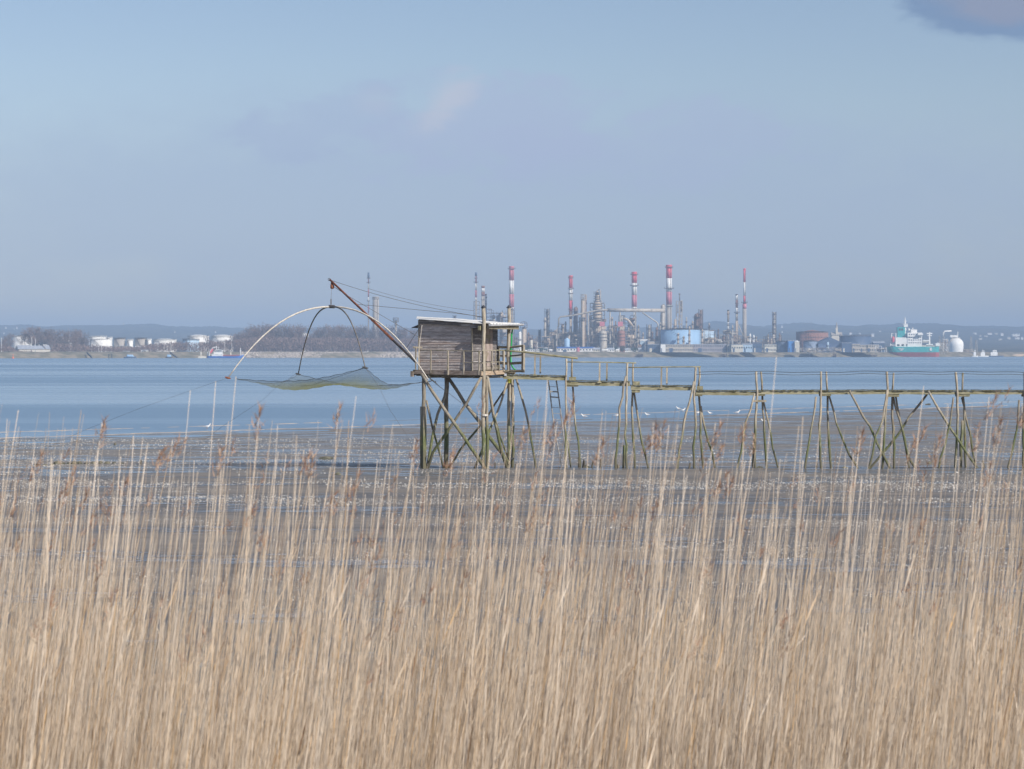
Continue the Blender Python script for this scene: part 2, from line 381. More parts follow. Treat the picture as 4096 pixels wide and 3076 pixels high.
HILL = {}
YR = 7600.0
def hill_z(X, Y):
    X = np.asarray(X, float); Y = np.asarray(Y, float); t = HILL['px']
    top = CZ + (HY - np.interp(X / YR * F + CX, [a for a, b in t], [b for a, b in t])) / F * YR - 6
    g = np.interp(Y, [3300, 4400, 5600, 6800, 7600, 8000, 8800], [0, .10, .38, .76, 1.0, .95, .3])
    return 5.5 + (top - 5.5) * g + g * 4.0 * fbm(X * .028, Y * .024, 21, 5) + 12 * g * (1 - g) * fbm(X * .006, Y * .006, 8), g
def make_far_land():
    # the far bank: a sheet that climbs out of the water to the flat industrial land
    xs = np.arange(-2600, 2601, 3.0); offs = np.array([-12, 0, 4, 8, 12, 18, 26, 60, 300, 1500, 3000, 5000., 8000])
    X, O = np.meshgrid(xs, offs); Y = Ysh(X) + O
    prof = np.interp(O, [-12, 0, 8, 18, 26, 60], [-4.5, -.35, 2.2, 5.0, 5.8, 6.0])
    Z = prof + .5 * fbm(X * .11, O * .2, 9) * (O > 1) * (O < 200); Y = np.minimum(Y + 3 * fbm(X * .05, X * 0, 4) * (O < 30), 10800)
    nx, ny = len(xs), len(offs); i = (np.arange(nx - 1)[None, :] + nx * np.arange(ny - 1)[:, None]).ravel()
    V = np.stack([X.ravel(), Y.ravel(), Z.ravel()], 1); Fq = np.stack([i, i + 1, i + 1 + nx, i + nx], 1)
    m = mat('dry_bank', (.30, .25, .18), (.15, .14, .09), rough=.95, scale=.10, stretch=(1, 1, 2.2), coord='pos', lo=.35, hi=.62)
    o = mesh_np('river_bank', V, Fq, m); o['kind'] = 'structure'; o['label'] = 'low far river bank of dry grass'
    # wooded hills
    sky_px = [(-1200, 1300), (0, 1294), (90, 1294), (180, 1299), (320, 1296), (410, 1294), (500, 1290), (590, 1291), (680, 1299), (810, 1299), (1000, 1306),
              (1300, 1304), (1700, 1306), (2300, 1312), (2700, 1300), (2815, 1289), (2860, 1282), (2895, 1279), (2990, 1296), (3070, 1297), (3135, 1288),
              (3200, 1283), (3222, 1284), (3236, 1293), (3350, 1294), (3400, 1295), (3510, 1295), (3670, 1286), (3745, 1289), (3800, 1295), (3850, 1300),
              (3960, 1298), (4096, 1302), (5400, 1300)]
    xs = np.arange(-3300, 3300, 5.0); ys = np.array([3300, 3900, 4400, 5000, 5600, 6200, 6800, 7200, 7450, 7600, 7750, 8000, 8800.])
    HILL['px'] = sky_px; X, Y = np.meshgrid(xs, ys); Z, g = hill_z(X, Y); Z = Z + g * nr.uniform(-2.6, 2.6, X.shape)
    nx, ny = len(xs), len(ys); i = (np.arange(nx - 1)[None, :] + nx * np.arange(ny - 1)[:, None]).ravel()
    V = np.stack([X.ravel(), Y.ravel(), Z.ravel()], 1); Fq = np.stack([i, i + 1, i + 1 + nx, i + nx], 1)
    m = mat('wooded_hill', (.055, .058, .040), (.115, .10, .060), rough=1, scale=.012, coord='pos', lo=.42, hi=.62, spec=.1)
    o = mesh_np('hills', V, Fq, m); o['kind'] = 'structure'; o['label'] = 'low wooded hills along the horizon'

make_haze(); make_ground(); make_water(); make_far_land()
# ------------------------------------------------------------------ timber
W_POLE = wood_mat('tidal_timber', (.40, .365, .30), (.20, .175, .14))
W_DECK = wood_mat('weathered_deck', (.36, .33, .26), (.16, .14, .10), algae=False, stretch=(.7, .7, 6))
W_SPAN = wood_mat('mossy_beam', (.36, .34, .25), (.17, .165, .09), algae=False, stretch=(.7, .7, 6))
W_RAIL = wood_mat('rail_timber', (.42, .38, .31), (.24, .21, .17), algae=False, stretch=(5, 5, 1))
M_RUST = mat('rusty_steel', (.23, .085, .045), (.13, .05, .035), rough=.8, scale=9, tint=.15)
M_BLACK = mat('black_tar_paint', (.03, .03, .035), (.06, .05, .05), rough=.5, scale=12)
M_WHITEPOLE = mat('bleached_pole', (.66, .63, .58), (.45, .42, .38), rough=.6, scale=9)
M_ROPE = mat('dark_rope', (.05, .055, .06), (.09, .09, .09), rough=.9, scale=20)
M_WIRE = mat('steel_wire', (.10, .10, .11), (.16, .15, .14), rough=.6, scale=20)
M_ROOFW = mat('white_roof_sheet', (.80, .80, .78), (.52, .48, .43), rough=.55, scale=2.2, lo=.55, hi=.8)
M_GUTTER = mat('zinc_gutter', (.62, .64, .68), (.42, .44, .48), rough=.45, scale=5)
M_GREEN = mat('green_plastic', (.02, .42, .12), (.03, .34, .10), rough=.4, scale=6)
M_ORANGE = mat('orange_plastic', (.85, .20, .06), (.7, .15, .05), rough=.45, scale=6)
M_YEL = mat('yellow_plastic', (.72, .70, .05), (.5, .48, .05), rough=.5, scale=6)
M_DARKCAP = mat('slate_cap', (.04, .045, .055), (.07, .07, .08), rough=.7, scale=6)
M_MUDROCK = mat('weed_covered_stone', (.045, .05, .035), (.20, .185, .13), rough=.85, scale=3.2, coord='pos', tint=.2)

def siding_mat(name, pale, dark, spots):
    m = bpy.data.materials.new(name); m.use_nodes = True; t = m.node_tree; b = t.nodes['Principled BSDF']
    geo = N(t, 'ShaderNodeNewGeometry'); pos = geo.outputs['Position']
    mp = N(t, 'ShaderNodeMapping'); mp.inputs['Scale'].default_value = (1.0, 1.0, 9); t.links.new(pos, mp.inputs[0])
    g = noise(t, mp.outputs[0], 3.2, 6, .68, .3); g2 = noise(t, mp.outputs[0], 1.1, 4, .6, .4)
    c = mixc(t, ramp(t, g, .34, .66), pale, dark)
    at = N(t, 'ShaderNodeAttribute'); at.attribute_name = 'tint'
    c = mixc(t, mathn(t, 'MULTIPLY', ramp(t, at.outputs['Fac'], .7, 1.0), .6), c, (.25, .17, .13))
    k = mathn(t, 'ADD', mathn(t, 'MULTIPLY', at.outputs['Fac'], .5), .75)
    vm = N(t, 'ShaderNodeVectorMath'); vm.operation = 'SCALE'; t.links.new(c, vm.inputs[0]); t.links.new(k, vm.inputs[3]); c = vm.outputs[0]
    # worn white paint in long patches, pale spots round the nails
    c = mixc(t, mathn(t, 'MULTIPLY', ramp(t, g2, .50, .68), .7), c, (.58, .56, .57))
    mp3 = N(t, 'ShaderNodeMapping'); mp3.inputs['Scale'].default_value = (1, 1, 1.6); t.links.new(pos, mp3.inputs[0])
    vo = N(t, 'ShaderNodeTexVoronoi'); vo.inputs['Scale'].default_value = 6.5; t.links.new(mp3.outputs[0], vo.inputs['Vector'])
    c = mixc(t, mathn(t, 'MULTIPLY', ramp(t, vo.outputs['Distance'], .20, .10), spots), c, (.70, .68, .66))
    t.links.new(c, b.inputs['Base Color']); b.inputs['Roughness'].default_value = .85; b.inputs['Specular IOR Level'].default_value = .2
    bn = N(t, 'ShaderNodeBump'); bn.inputs['Distance'].default_value = .008; t.links.new(g, bn.inputs['Height']); t.links.new(bn.outputs[0], b.inputs['Normal'])
    return m
M_SIDE = siding_mat('brown_board_siding', (.62, .555, .53), (.35, .295, .28), .95)
M_SIDE2 = siding_mat('grey_board_siding', (.23, .215, .22), (.14, .13, .135), .3)

# ------------------------------------------------------------------ the fishing hut
HA = R(30); HU = Vector((-math.cos(HA), math.sin(HA), 0)); HV = Vector((math.sin(HA), math.cos(HA), 0))
HO = Vector(((1933 - CX) / F * 94.4, 94.4, 0))
def hp(a, b, z): return HO + HU * a + HV * b + Vector((0, 0, z))
def hz(y, a=1.5, b=1.0): return CZ - (y - HY) / F * (HO.y + HU.y * a + HV.y * b)
def hab(px, b):          # local a that puts (a, b) on a pixel column
    # (HO.x - a cosA + b sinA) / (HO.y + a sinA + b cosA) = k
    k = (px - CX) / F
    return (HO.x + b * HV.x - k * (HO.y + b * HV.y)) / (-HU.x + k * HU.y)
def obox(mb, a0, a1, b0, b1, z0, z1, mi=0, tint=None, za=0.0):
    """box in the hut's own axes; za lifts the a1 end"""
    p = [hp(a1, b0, z0 + za), hp(a0, b0, z0), hp(a0, b1, z0), hp(a1, b1, z0 + za), hp(a1, b0, z1 + za), hp(a0, b0, z1), hp(a0, b1, z1), hp(a1, b1, z1 + za)]
    return mb.hexa(p, mi, tint)
def plat_front_a(px): return hab(px, -.15)

def make_hut():
    hut = thing('fishing_hut', tuple(HO), 'weathered board fishing hut with sloping white roof on tall crossed wooden piles', 'hut')
    FZ = 4.14
    a0, a1, b0, b1 = plat_front_a(1925), plat_front_a(1655), -.15, 2.62
    # platform
    mb = MB()
    x = a0 + .02
    while x < a1:
        obox(mb, x, x + .135, b0 + .02, b1, FZ - .035, FZ); x += .148
    deck = mb.build('platform_deck', W_DECK, hut)
    mb = MB(); obox(mb, a0, a1 + .02, b0 - .03, b0 + .03, FZ - .19, FZ - .01, 0, .35, .05); mb.build('edge_beam', wood_mat('edge_timber', (.40, .34, .30), (.15, .11, .09), False, (.6, .6, 6)), hut)
    mb = MB(); p0 = hp(a0, b0, FZ - .19); 
    mb.hexa([hp(a0 - .03, b0 - .03, FZ - .20), hp(a0 - .03, b0 + 1.9, FZ - .15), hp(a0 + .03, b0 + 1.9, FZ - .15), hp(a0 + .03, b0 - .03, FZ - .20),
             hp(a0 - .03, b0 - .03, FZ - .02), hp(a0 - .03, b0 + 1.9, FZ + .02), hp(a0 + .03, b0 + 1.9, FZ + .02), hp(a0 + .03, b0 - .03, FZ - .02)], 0, .9)
    mb.build('edge_beam', wood_mat('side_edge_timber', (.42, .34, .27), (.27, .2, .13), False, (.6, .6, 6)), hut)
    mb = MB(); obox(mb, a1, a1 + .12, b0 - .08, b0 + .05, FZ - .26, FZ - .02, 0, .4); obox(mb, a1 + .02, a1 + .10, b0, b1, FZ - .2, FZ - .02, 0, .4)
    mb.build('edge_beam', wood_mat('edge_timber', (.40, .34, .30), (.15, .11, .09), False), hut)
    for bb in (.05, 2.2):
        mb = MB(); obox(mb, a0, a1, bb, bb + .12, FZ - .23, FZ - .04, 0, .1); mb.build('joist', W_DECK, hut)
    for aa in (.35, 1.1, 1.9, 2.75):
        mb = MB(); obox(mb, aa, aa + .1, b0 + .05, b1 - .05, FZ - .31, FZ - .235, 0, .1); mb.build('joist', W_DECK, hut)
    # piles
    def pile(px, yt, yb, Y, r, dx=0, sq=False, bend=.012):
        mb = MB(); t = P(px, yt, Y); q = P(px + dx, yb, Y); q.z = -.35
        mb.log([t, q], r, 9, 0, .5, .07, bend, .06, sq); return mb.build('pile', W_POLE, hut, True)
    Y0 = HO.y
    L = hp(3.02, 0, 0); Rr = hp(0, 2.3, 0); B = hp(2.9, 2.3, 0)
    pile(1695, 1490, 1880, L.y, .085, -2)
    mb = MB(); mb.log([P(1693, 1626, L.y - .14), P(1693, 1900, L.y - .14)], .135, 4, 0, .6, .03, .004, .03); mb.build('pile_sleeve', W_POLE, hut)
    pile(1785, 1490, 1885, B.y, .095)
    p3 = pile(1934, 1232, 1885, Y0, .078, -1); pile(1946, 1504, 1885, Y0 + .15, .065, 3)
    pile(2036, 1230, 1885, Rr.y, .076, -1); pile(2050, 1506, 1885, Rr.y + .12, .068, 1)
    for px, Yc in ((1934, Y0), (2036, Rr.y)):
        mb = MB(); c = P(px, 1232, Yc); mb.tube([c, c + Vector((0, 0, .03)), c + Vector((-.01, 0, .13))], [.115, .115, .005], 4); mb.build('post_cap', M_DARKCAP, hut)
    # lashings
    mb = MB(); c = P(1938, 1660, Y0); mb.tube([c - Vector((.0, 0, .04)), c + Vector((.0, 0, .04))], .15, 9); mb.build('lashing', M_WHITEPOLE, hut)
    mb = MB(); c = P(2043, 1834, Rr.y); mb.tube([c - Vector((0, 0, .03)), c + Vector((0, 0, .03))], .155, 9); mb.build('lashing', M_ROPE, hut)
    mb = MB(); c = P(2038, 1519, Rr.y - .1); mb.tube([c - Vector((.0, 0, .14)), c + Vector((0, 0, .13))], [.09, .1], 7); mb.build('yellow_sleeve', M_YEL, hut)
    def brace(pts, Ya, Yb, r, sq=False):
        mb = MB(); n = len(pts); q = [P(p[0], p[1], Ya + (Yb - Ya) * i / (n - 1)) for i, p in enumerate(pts)]
        d = (q[-1] - q[-2]).normalized(); q.append(q[-1] + d * .4)
        mb.log(q, r, 8, 0, .5, .09, .014, .05, sq); mb.build('brace', W_POLE, hut, not sq)
    brace([(1687, 1497), (1730, 1567), (1814, 1689), (1942, 1876)], L.y - .2, Y0 - .2, .068)
    brace([(1925, 1508), (1866, 1613), (1806, 1705), (1730, 1811), (1709, 1876)], Y0 - .05, L.y - .05, .060)
    brace([(1796, 1515), (1860, 1613), (1923, 1694), (1958, 1748), (2016, 1828)], B.y, Rr.y, .078)
    brace([(1932, 1690), (1866, 1767), (1798, 1866)], Rr.y, B.y + .1, .045)
    brace([(1798, 1497), (1776, 1586), (1752, 1656), (1736, 1721), (1708, 1873)], B.y + .12, L.y + .1, .062)
    brace([(1706, 1602), (1730, 1708), (1746, 1770), (1774, 1873)], L.y + .1, B.y - .1, .045)
    brace([(1950, 1508), (1966, 1613), (1988, 1721), (2004, 1803), (2026, 1868)], Y0 + .1, Rr.y - .1, .062)
    brace([(1977, 1662), (2001, 1748), (2030, 1822)], Y0 + .6, Rr.y + .1, .034)
    brace([(2060, 1508), (2007, 1577), (1953, 1656)], Rr.y + .25, B.y - .4, .042)
    brace([(2031, 1520), (1985, 1656), (1953, 1743), (1897, 1876)], Rr.y - .1, Y0 + .3, .046)
    brace([(2064, 1512), (2102, 1645), (2123, 1748), (2145, 1874)], Rr.y, Rr.y - .3, .045)
    # walls: overlapping boards
    wa1 = hab(1677, .25); wa0 = hab(1885, .25); wb0, wb1 = .25, 2.45
    ztl, ztr = hz(1275, wa1, .25), hz(1290, wa0, .25)
    mb = MB(); z = FZ + .02; i = 0
    while z < ztl - .02:
        h = rnd.choice((.095, .105, .115, .125)); tt = rnd.random(); zt = min(z + h, ztl)
        cuts = sorted([wa0, wa1] + ([wa0 + (wa1 - wa0) * rnd.uniform(.3, .7)] if rnd.random() < .5 else []))
        for c0, c1 in zip(cuts, cuts[1:]):
            t2 = min(1, max(0, tt + rnd.uniform(-.15, .15))); o = rnd.uniform(-.006, .006)
            ta, tb = min(zt, ztr + (ztl - ztr) * (c0 - wa0) / (wa1 - wa0)), min(zt, ztr + (ztl - ztr) * (c1 - wa0) / (wa1 - wa0))
            if min(ta, tb) > z + .01:
                mb.hexa([hp(c1 - .004, wb0 - .018 + o, z), hp(c0 + .004, wb0 - .018 + o, z), hp(c0 + .004, wb0 + .02, z), hp(c1 - .004, wb0 + .02, z),
                         hp(c1 - .004, wb0 - .002 + o, tb - .004), hp(c0 + .004, wb0 - .002 + o, ta - .004), hp(c0 + .004, wb0 + .02, ta), hp(c1 - .004, wb0 + .02, tb)], 0, t2)
        z += h
    mb.hexa([hp(wa1, wb0 + .01, FZ), hp(wa0, wb0 + .01, FZ), hp(wa0, wb0 + .03, FZ), hp(wa1, wb0 + .03, FZ), hp(wa1, wb0 + .01, ztl - .02), hp(wa0, wb0 + .01, ztr - .02), hp(wa0, wb0 + .03, ztr - .02), hp(wa1, wb0 + .03, ztl - .02)], 0, .1)
    wl = mb.build('front_wall', M_SIDE, hut)
    # door side wall
    mb = MB(); z = FZ + .02; zt0 = ztr - .04
    while z < zt0 - .02:
        h = .11; tt = rnd.random() * .5; zt = min(z + h, zt0)
        for c0, c1 in ((wb0, 1.55), (1.95, wb1)):
            o = rnd.uniform(-.005, .005)
            mb.hexa([hp(wa0 - .018 + o, c0, z), hp(wa0 - .018 + o, c1, z), hp(wa0 + .02, c1, z), hp(wa0 + .02, c0, z),
                     hp(wa0 - .004 + o, c0, zt - .004), hp(wa0 - .004 + o, c1, zt - .004), hp(wa0 + .02, c1, zt), hp(wa0 + .02, c0, zt)], 0, tt)
        z += h
    mb.build('side_wall', M_SIDE2, hut)
    mb = MB(); obox(mb, wa0 + .03, wa0 + .06, wb0, wb1, FZ, zt0, 0, .2); obox(mb, wa0 + .08, wa1, wb1 - .03, wb1, FZ, ztr - .05, 0, .3); obox(mb, wa1 - .04, wa1, wb0 + .04, wb1 - .04, FZ, ztl - .1, 0, .5)
    mb.build('back_wall', M_SIDE2, hut)
    mb = MB()
    for k in range(4): obox(mb, wa0 - .045, wa0 - .01, 1.34 + k * .155, 1.488 + k * .155, FZ + .03, zt0 - .12, 0, [.3, .8, .2, .5][k])
    dr = mb.build('door', wood_mat('door_timber', (.42, .36, .34), (.26, .2, .18), False, (6, 6, .6)), hut)
    mb = MB(); obox(mb, wa0 - .07, wa0 - .047, 1.36, 1.80, FZ + 1.38, FZ + 1.52, 0, .2); mb.build('door_batten', W_RAIL, dr)
    mb = MB(); obox(mb, wa0 - .05, wa0, wb0 - .03, wb0 + .05, FZ, ztr - .02, 0, .8); mb.build('corner_board', W_RAIL, hut)
    mb = MB(); obox(mb, wa1 - .02, wa1 + .03, wb0 - .05, wb0 + .03, FZ, ztl - .05, 0, .8); mb.build('corner_board', W_RAIL, hut)
    # fascia under the roof
    ra0, ra1, rb0, rb1 = hab(1958, .02), hab(1674, .1), .06, 2.62
    zl, zr = hz(1270, ra1, .1), hz(1292, ra0, .1)
    zat = lambda a: zr + (zl - zr) * (a - ra0) / (ra1 - ra0)
    mb = MB(); mb.hexa([hp(ra1, .13, zl - .26), hp(wa0 - .02, .13, zat(wa0) - .20), hp(wa0 - .02, .16, zat(wa0) - .20), hp(ra1, .16, zl - .26),
                        hp(ra1, .13, zl - .075), hp(wa0 - .02, .13, zat(wa0) - .075), hp(wa0 - .02, .16, zat(wa0) - .075), hp(ra1, .16, zl - .075)], 0, .35)
    mb.build('fascia', M_SIDE2, hut)
    mb = MB()
    for k, (u0, u1) in enumerate(((.22, .13), (.125, .06))):
        mb.hexa([hp(wa0 - .025, .10, zat(wa0) - u0 - .07), hp(ra0 + .25, .10, zat(ra0) - u0 + .02), hp(ra0 + .25, .13, zat(ra0) - u0 + .02), hp(wa0 - .025, .13, zat(wa0) - u0 - .07),
                 hp(wa0 - .025, .10, zat(wa0) - u1 - .06), hp(ra0 + .25, .10, zat(ra0) - u1 + .01), hp(ra0 + .25, .13, zat(ra0) - u1 + .01), hp(wa0 - .025, .13, zat(wa0) - u1 - .06)], 0, .3 + .3 * k)
    mb.build('fascia', M_SIDE2, hut)
    # corrugated roof
    mb = MB(); nb = 40; na = 14; vs = []; fs = []
    for i in range(nb + 1):
        b = rb0 + (rb1 - rb0) * i / nb; co = .022 * math.sin(i * math.pi / 2 * 1.0 + .5)
        for j in range(na + 1):
            a = ra0 + (ra1 - ra0) * j / na; zz = zat(a) + co + .008 * math.sin(j * 1.7 + i * .2)
            if j == 0: a += .015 * math.sin(i * 1.3)
            vs.append(hp(a, b, zz)); 
    n1 = len(vs)
    vs += [q - Vector((0, 0, .035)) for q in vs]
    for i in range(nb):
        for j in range(na):
            k = i * (na + 1) + j; fs.append((k, k + na + 1, k + na + 2, k + 1)); fs.append((n1 + k, n1 + k + 1, n1 + k + na + 2, n1 + k + na + 1))
    for i in range(nb):
        k = i * (na + 1); fs.append((k, n1 + k, n1 + k + na + 1, k + na + 1)); k += na; fs.append((k, k + na + 1, n1 + k + na + 1, n1 + k))
    for j in range(na): k = j; fs.append((k, k + 1, n1 + k + 1, n1 + k)); k = nb * (na + 1) + j; fs.append((k, n1 + k, n1 + k + 1, k + 1))
    mb.add(vs, fs); rf = mb.build('roof', M_ROOFW, hut)
    # pale capping along the front verge
    mb = MB(); mb.hexa([hp(ra1 + .02, -.05, zl - .055), hp(ra0 + .3, -.05, zat(ra0 + .3) - .05), hp(ra0 + .3, .055, zat(ra0 + .3) - .05), hp(ra1 + .02, .055, zl - .055),
                        hp(ra1 + .02, .02, zl + .045), hp(ra0 + .3, .02, zat(ra0 + .3) + .04), hp(ra0 + .3, .055, zat(ra0 + .3) + .04), hp(ra1 + .02, .055, zl + .045)], 0, .6)
    mb.build('verge_board', M_ROOFW, rf)
    # gutter along the low eave, porch beams
    mb = MB(); ga = ra0 - .04; vs = []; fs = []
    for i, b in enumerate((.0, 2.75)):
        for j in range(7):
            t = math.pi * j / 6; rr = .075
            vs.append(hp(ga - rr * math.cos(t), b, zr - .07 + .10 * i * .6 - rr * math.sin(t)))
    for j in range(6): fs.append((j, j + 1, j + 8, j + 7))
    mb.add(vs, fs); vs2 = [q + Vector((0, 0, .012)) for q in vs]; mb.add(vs2, [f[::-1] for f in fs]); mb.add([vs[0], vs[3], vs[6]], [(0, 1, 2)])
    mb.build('gutter', M_GUTTER, rf)
    mb = MB(); obox(mb, ra0 + .06, ra0 + .16, .1, 2.6, zr - .25, zr - .10, 0, .1); mb.build('eave_beam', W_DECK, hut)
    mb = MB(); obox(mb, .0 + .1, .0 + .2, -.1, .35, zr - .30, zr - .12, 0, .7); mb.build('eave_bracket', W_SPAN, hut)
    # downpipe: orange mouth, green hose
    g0 = hp(ga, 2.72, zr - .1); Yd = g0.y
    mb = MB(); mb.tube([P(2053, 1297, Yd), P(2051, 1306, Yd), P(2051, 1312, Yd)], .04, 8); dp = mb.build('downpipe', M_GREEN, hut)
    mb2 = MB(); mb2.tube([P(2053, 1296, Yd - .01), P(2051, 1311, Yd - .01)], .045, 8); mb2.build('pipe_mouth', M_ORANGE, dp)
    mb3 = MB(); mb3.tube([P(2051, 1310, Yd), P(2046, 1340, Yd), P(2046, 1365, Yd), P(2045, 1386, Yd), P(2043, 1420, Yd + .06), P(2044, 1450, Yd), P(2047, 1462, Yd - .1), P(2054, 1473, Yd - .15), P(2063, 1480, Yd - .15)], .034, 8)
    mb3.build('hose', M_GREEN, dp, True)
    # left end: propped window flap and prop pole
    mb = MB(); c = [hp(wa1 + .03, .35, hz(1295)), hp(wa1 + .03, 1.9, hz(1295)), hp(wa1 + .45, 1.9, hz(1309)), hp(wa1 + .45, .35, hz(1309))]
    mb.hexa([q - Vector((0, 0, .03)) for q in c] + c); 
    mb.tube([hp(wa1 + .03, .36, hz(1309)), hp(wa1 + .43, .36, hz(1309.5))], .012, 5)
    mb.build('window_flap', mat('grey_flap', (.16, .17, .20), (.10, .10, .12), .8), hut)
    # front rail, posts
    def rp(px, y0, y1, wd=.055, tint=None, b=-.16):
        a = hab(px, b); c = hp(a, b, 0); h = wd / 2; mb = MB(); ln = rnd.uniform(-.012, .012)
        z0_ = hz(y1, a, b); z1_ = hz(y0, a, b)
        mb.hexa([hp(a + h, b - .03, z0_), hp(a - h, b - .03, z0_), hp(a - h, b + .015, z0_), hp(a + h, b + .015, z0_), hp(a + h + ln, b - .03, z1_), hp(a - h + ln, b - .03, z1_), hp(a - h + ln, b + .015, z1_), hp(a + h + ln, b + .015, z1_)], 0, tint)
        return mb.build('rail_post', W_RAIL, hut)
    rp(1663, 1392, 1480, .045, .2, -.19); rp(1723, 1400, 1492, .05); rp(1792, 1402, 1500, .065, .9, -.195); rp(1855, 1405, 1499, .055); rp(1916, 1403, 1500, .065)
    mb = MB(); mb.log([hp(hab(1686, -.16), -.165, hz(1400, 3)), hp(hab(1925, -.16), -.165, hz(1406, 0))], .022, 5, 0, .5, .1, .006); mb.build('handrail', W_RAIL, hut)
    mb = MB(); mb.log([hp(a1 + .06, -.1, hz(1390, 3)), hp(a1 - .28, .1, hz(1391, 3))], .045, 5); mb.build('handrail', W_RAIL, hut)
    def sp_(px, y0, y1, wd=.04):
        # posts on the door side run along b
        b = ((px - CX) / F * HO.y - HO.x - HU.x * (a0 - .05)) / HV.x * 1.0
        mb = MB(); mb.log([hp(a0 - .05, b, hz(y1, 0, b)), hp(a0 - .05, b, hz(y0, 0, b))], wd / 2 * 1.2, 4, 0, .5, .08, .004); mb.build('rail_post', W_RAIL, hut); return b
    bs = [sp_(px, 1402, 1484, w_) for px, w_ in ((1933, .04), (1967, .05), (1981, .035), (1996, .05), (2014, .09))]
    mb = MB(); mb.log([hp(a0 - .05, -.15, hz(1402, 0)), hp(a0 - .05, bs[-1] + .1, hz(1401, 0, 2))], .024, 5, 0, .5, .1, .005); mb.build('handrail', W_RAIL, hut)
    mb = MB(); mb.log([hp(a0 + .9, -.17, hz(1449, 0)), hp(a0 - .04, -.17, hz(1452, 0)), hp(a0 - .07, bs[-1], hz(1446, 0, 2))], .022, 5, 0, .5, .1, .005); mb.build('handrail', W_RAIL, hut)
    for k in range(3):
        mb = MB(); mb.log([hp(a0 - .03, -.1 + .0 * k, FZ + .07 + k * .06), hp(a0 - .03, 1.7, FZ + .08 + k * .06)], .016, 4); mb.build('toe_rail', W_RAIL, hut)
    # boom with its block and stays
    tip = P(1319, 1118, 97.6); heel = P(1662, 1447, 95.9); midp = tip.lerp(heel, .74)
    mb = MB(); mb.tube([tip, tip.lerp(midp, .5) + Vector((0, 0, .02)), midp], [.045, .05, .06], 10); boom = mb.build('boom', M_RUST, hut, True)
    mb = MB(); mb.tube([midp, heel], [.05, .06], 8); mb.build('boom_heel', M_BLACK, boom)
    mb = MB(); o = tip.lerp(heel, .505); mb.tube([o + Vector((-.02, 0, .06)), o + Vector((.1, 0, -.03))], .085, 8); mb.build('boom_collar', M_RUST, boom)
    bl = P(1329, 1146, 97.6); mb = MB(); mb.tube([bl + Vector((-.03, 0, .25)), bl + Vector((-.02, 0, .12)), bl + Vector((0, 0, .02)), bl + Vector((0, 0, -.07)), bl + Vector((0, 0, -.11))], [.02, .05, .09, .085, .03], 9)
    pu = mb.build('pulley_block', mat('rusty_block', (.34, .12, .05), (.2, .07, .04), .7, scale=14), boom, True)
    mb = MB(); q = tip + Vector((-.02, 0, 0))
    mb.tube([q + Vector((.05 * math.cos(t), 0, .05 * math.sin(t))) for t in [i * math.pi / 5 for i in range(11)]], .012, 5); mb.tube([tip, bl + Vector((-.03, 0, .25))], .015, 5)
    mb.build('shackle', M_BLACK, boom)
    def wire(pts, r=.008, name='stay_wire', m_=None, sag=.0):
        q = [Vector(p) for p in pts]
        if len(q) == 2 and sag: a, b = q; q = [a.lerp(b, i / 12) - Vector((0, 0, sag * 4 * (i / 12) * (1 - i / 12))) for i in range(13)]
        mb = MB(); mb.tube(q, r, 4); return mb.build(name, m_ or M_WIRE, hut)
    wire([tip + Vector((.05, 0, -.03)), P(1893, 1262, 94.6)], .009, sag=.14); wire([P(1893, 1262, 94.6), P(1930, 1269, 94.45)], .016)
    wire([P(1470, 1153, 97), P(1895, 1243, 95.8)], .006, sag=.12)
    wire([P(1426, 1217, 97.1), P(1824, 1253, 94.8), P(1893, 1262, 94.6)], .009)
    wire([bl + Vector((.05, 0, 0)), P(1386, 1180, 97.2), P(1585, 1296, 96), P(1676, 1349, 95.4)], .009)
    wire([P(1685, 1300, 95.2), P(1626, 1392, 96.0)], .014, 'boom_stay')
    mb = MB(); mb.tube([P(1688, 1300, 94.9), P(1673, 1420, 95.0), P(1672, 1460, 95.0)], .014, 5); mb.build('prop_pole', M_WHITEPOLE, hut)
    # knotted dark rope under the floor
    mb = MB(); mb.tube([P(1712, 1500, 95.2), P(1722, 1516, 95.2), P(1731, 1522, 95.2), P(1760, 1548, 95), P(1800, 1576, 94.8), P(1860, 1623, 94.6), P(1905, 1655, 94.4), P(1930, 1663, 94.3)], [.03, .03, .03, .014, .01, .01, .01, .012], 5)
    mb.tube([P(1709, 1530, 95.2), P(1718, 1526, 95.2), P(1731, 1522, 95.2), P(1735, 1528, 95.2)], .022, 5); mb.tube([P(1741, 1524, 95.2), P(1746, 1538, 95.2)], .018, 4)
    mb.build('rope', M_ROPE, hut)
    # the little ladder-like landing gate beside the porch
    for px, Yc in ((1995, 96.9), (2093, 95.8)):
        mb = MB(); r_ = .045 if px < 2000 else .062; mb.log([P(px, 1383 if px < 2000 else 1380, Yc), P(px - 1, 1490, Yc)], r_ * 1.25, 4, 0, .5, .04, .006); mb.build('gate_post', W_RAIL, hut)
    for (y0, y1), r_ in zip(((1389, 1383), (1423, 1419), (1453, 1451)), (.05, .035, .062)):
        mb = MB(); mb.log([P(1996, y0, 96.8), P(2040, y0 + 1, 96.4), P(2092, y1, 95.9)], r_, 5, 0, .5, .12, .01); mb.build('gate_rail', W_DECK, hut)
    mb = MB(); mb.log([P(1999, 1484, 96.8), P(2096, 1484, 95.7)], .055, 4); mb.log([P(2005, 1491, 96.2), P(2060, 1492, 95.6)], .05, 4); mb.build('sill', W_DECK, hut)
make_hut()

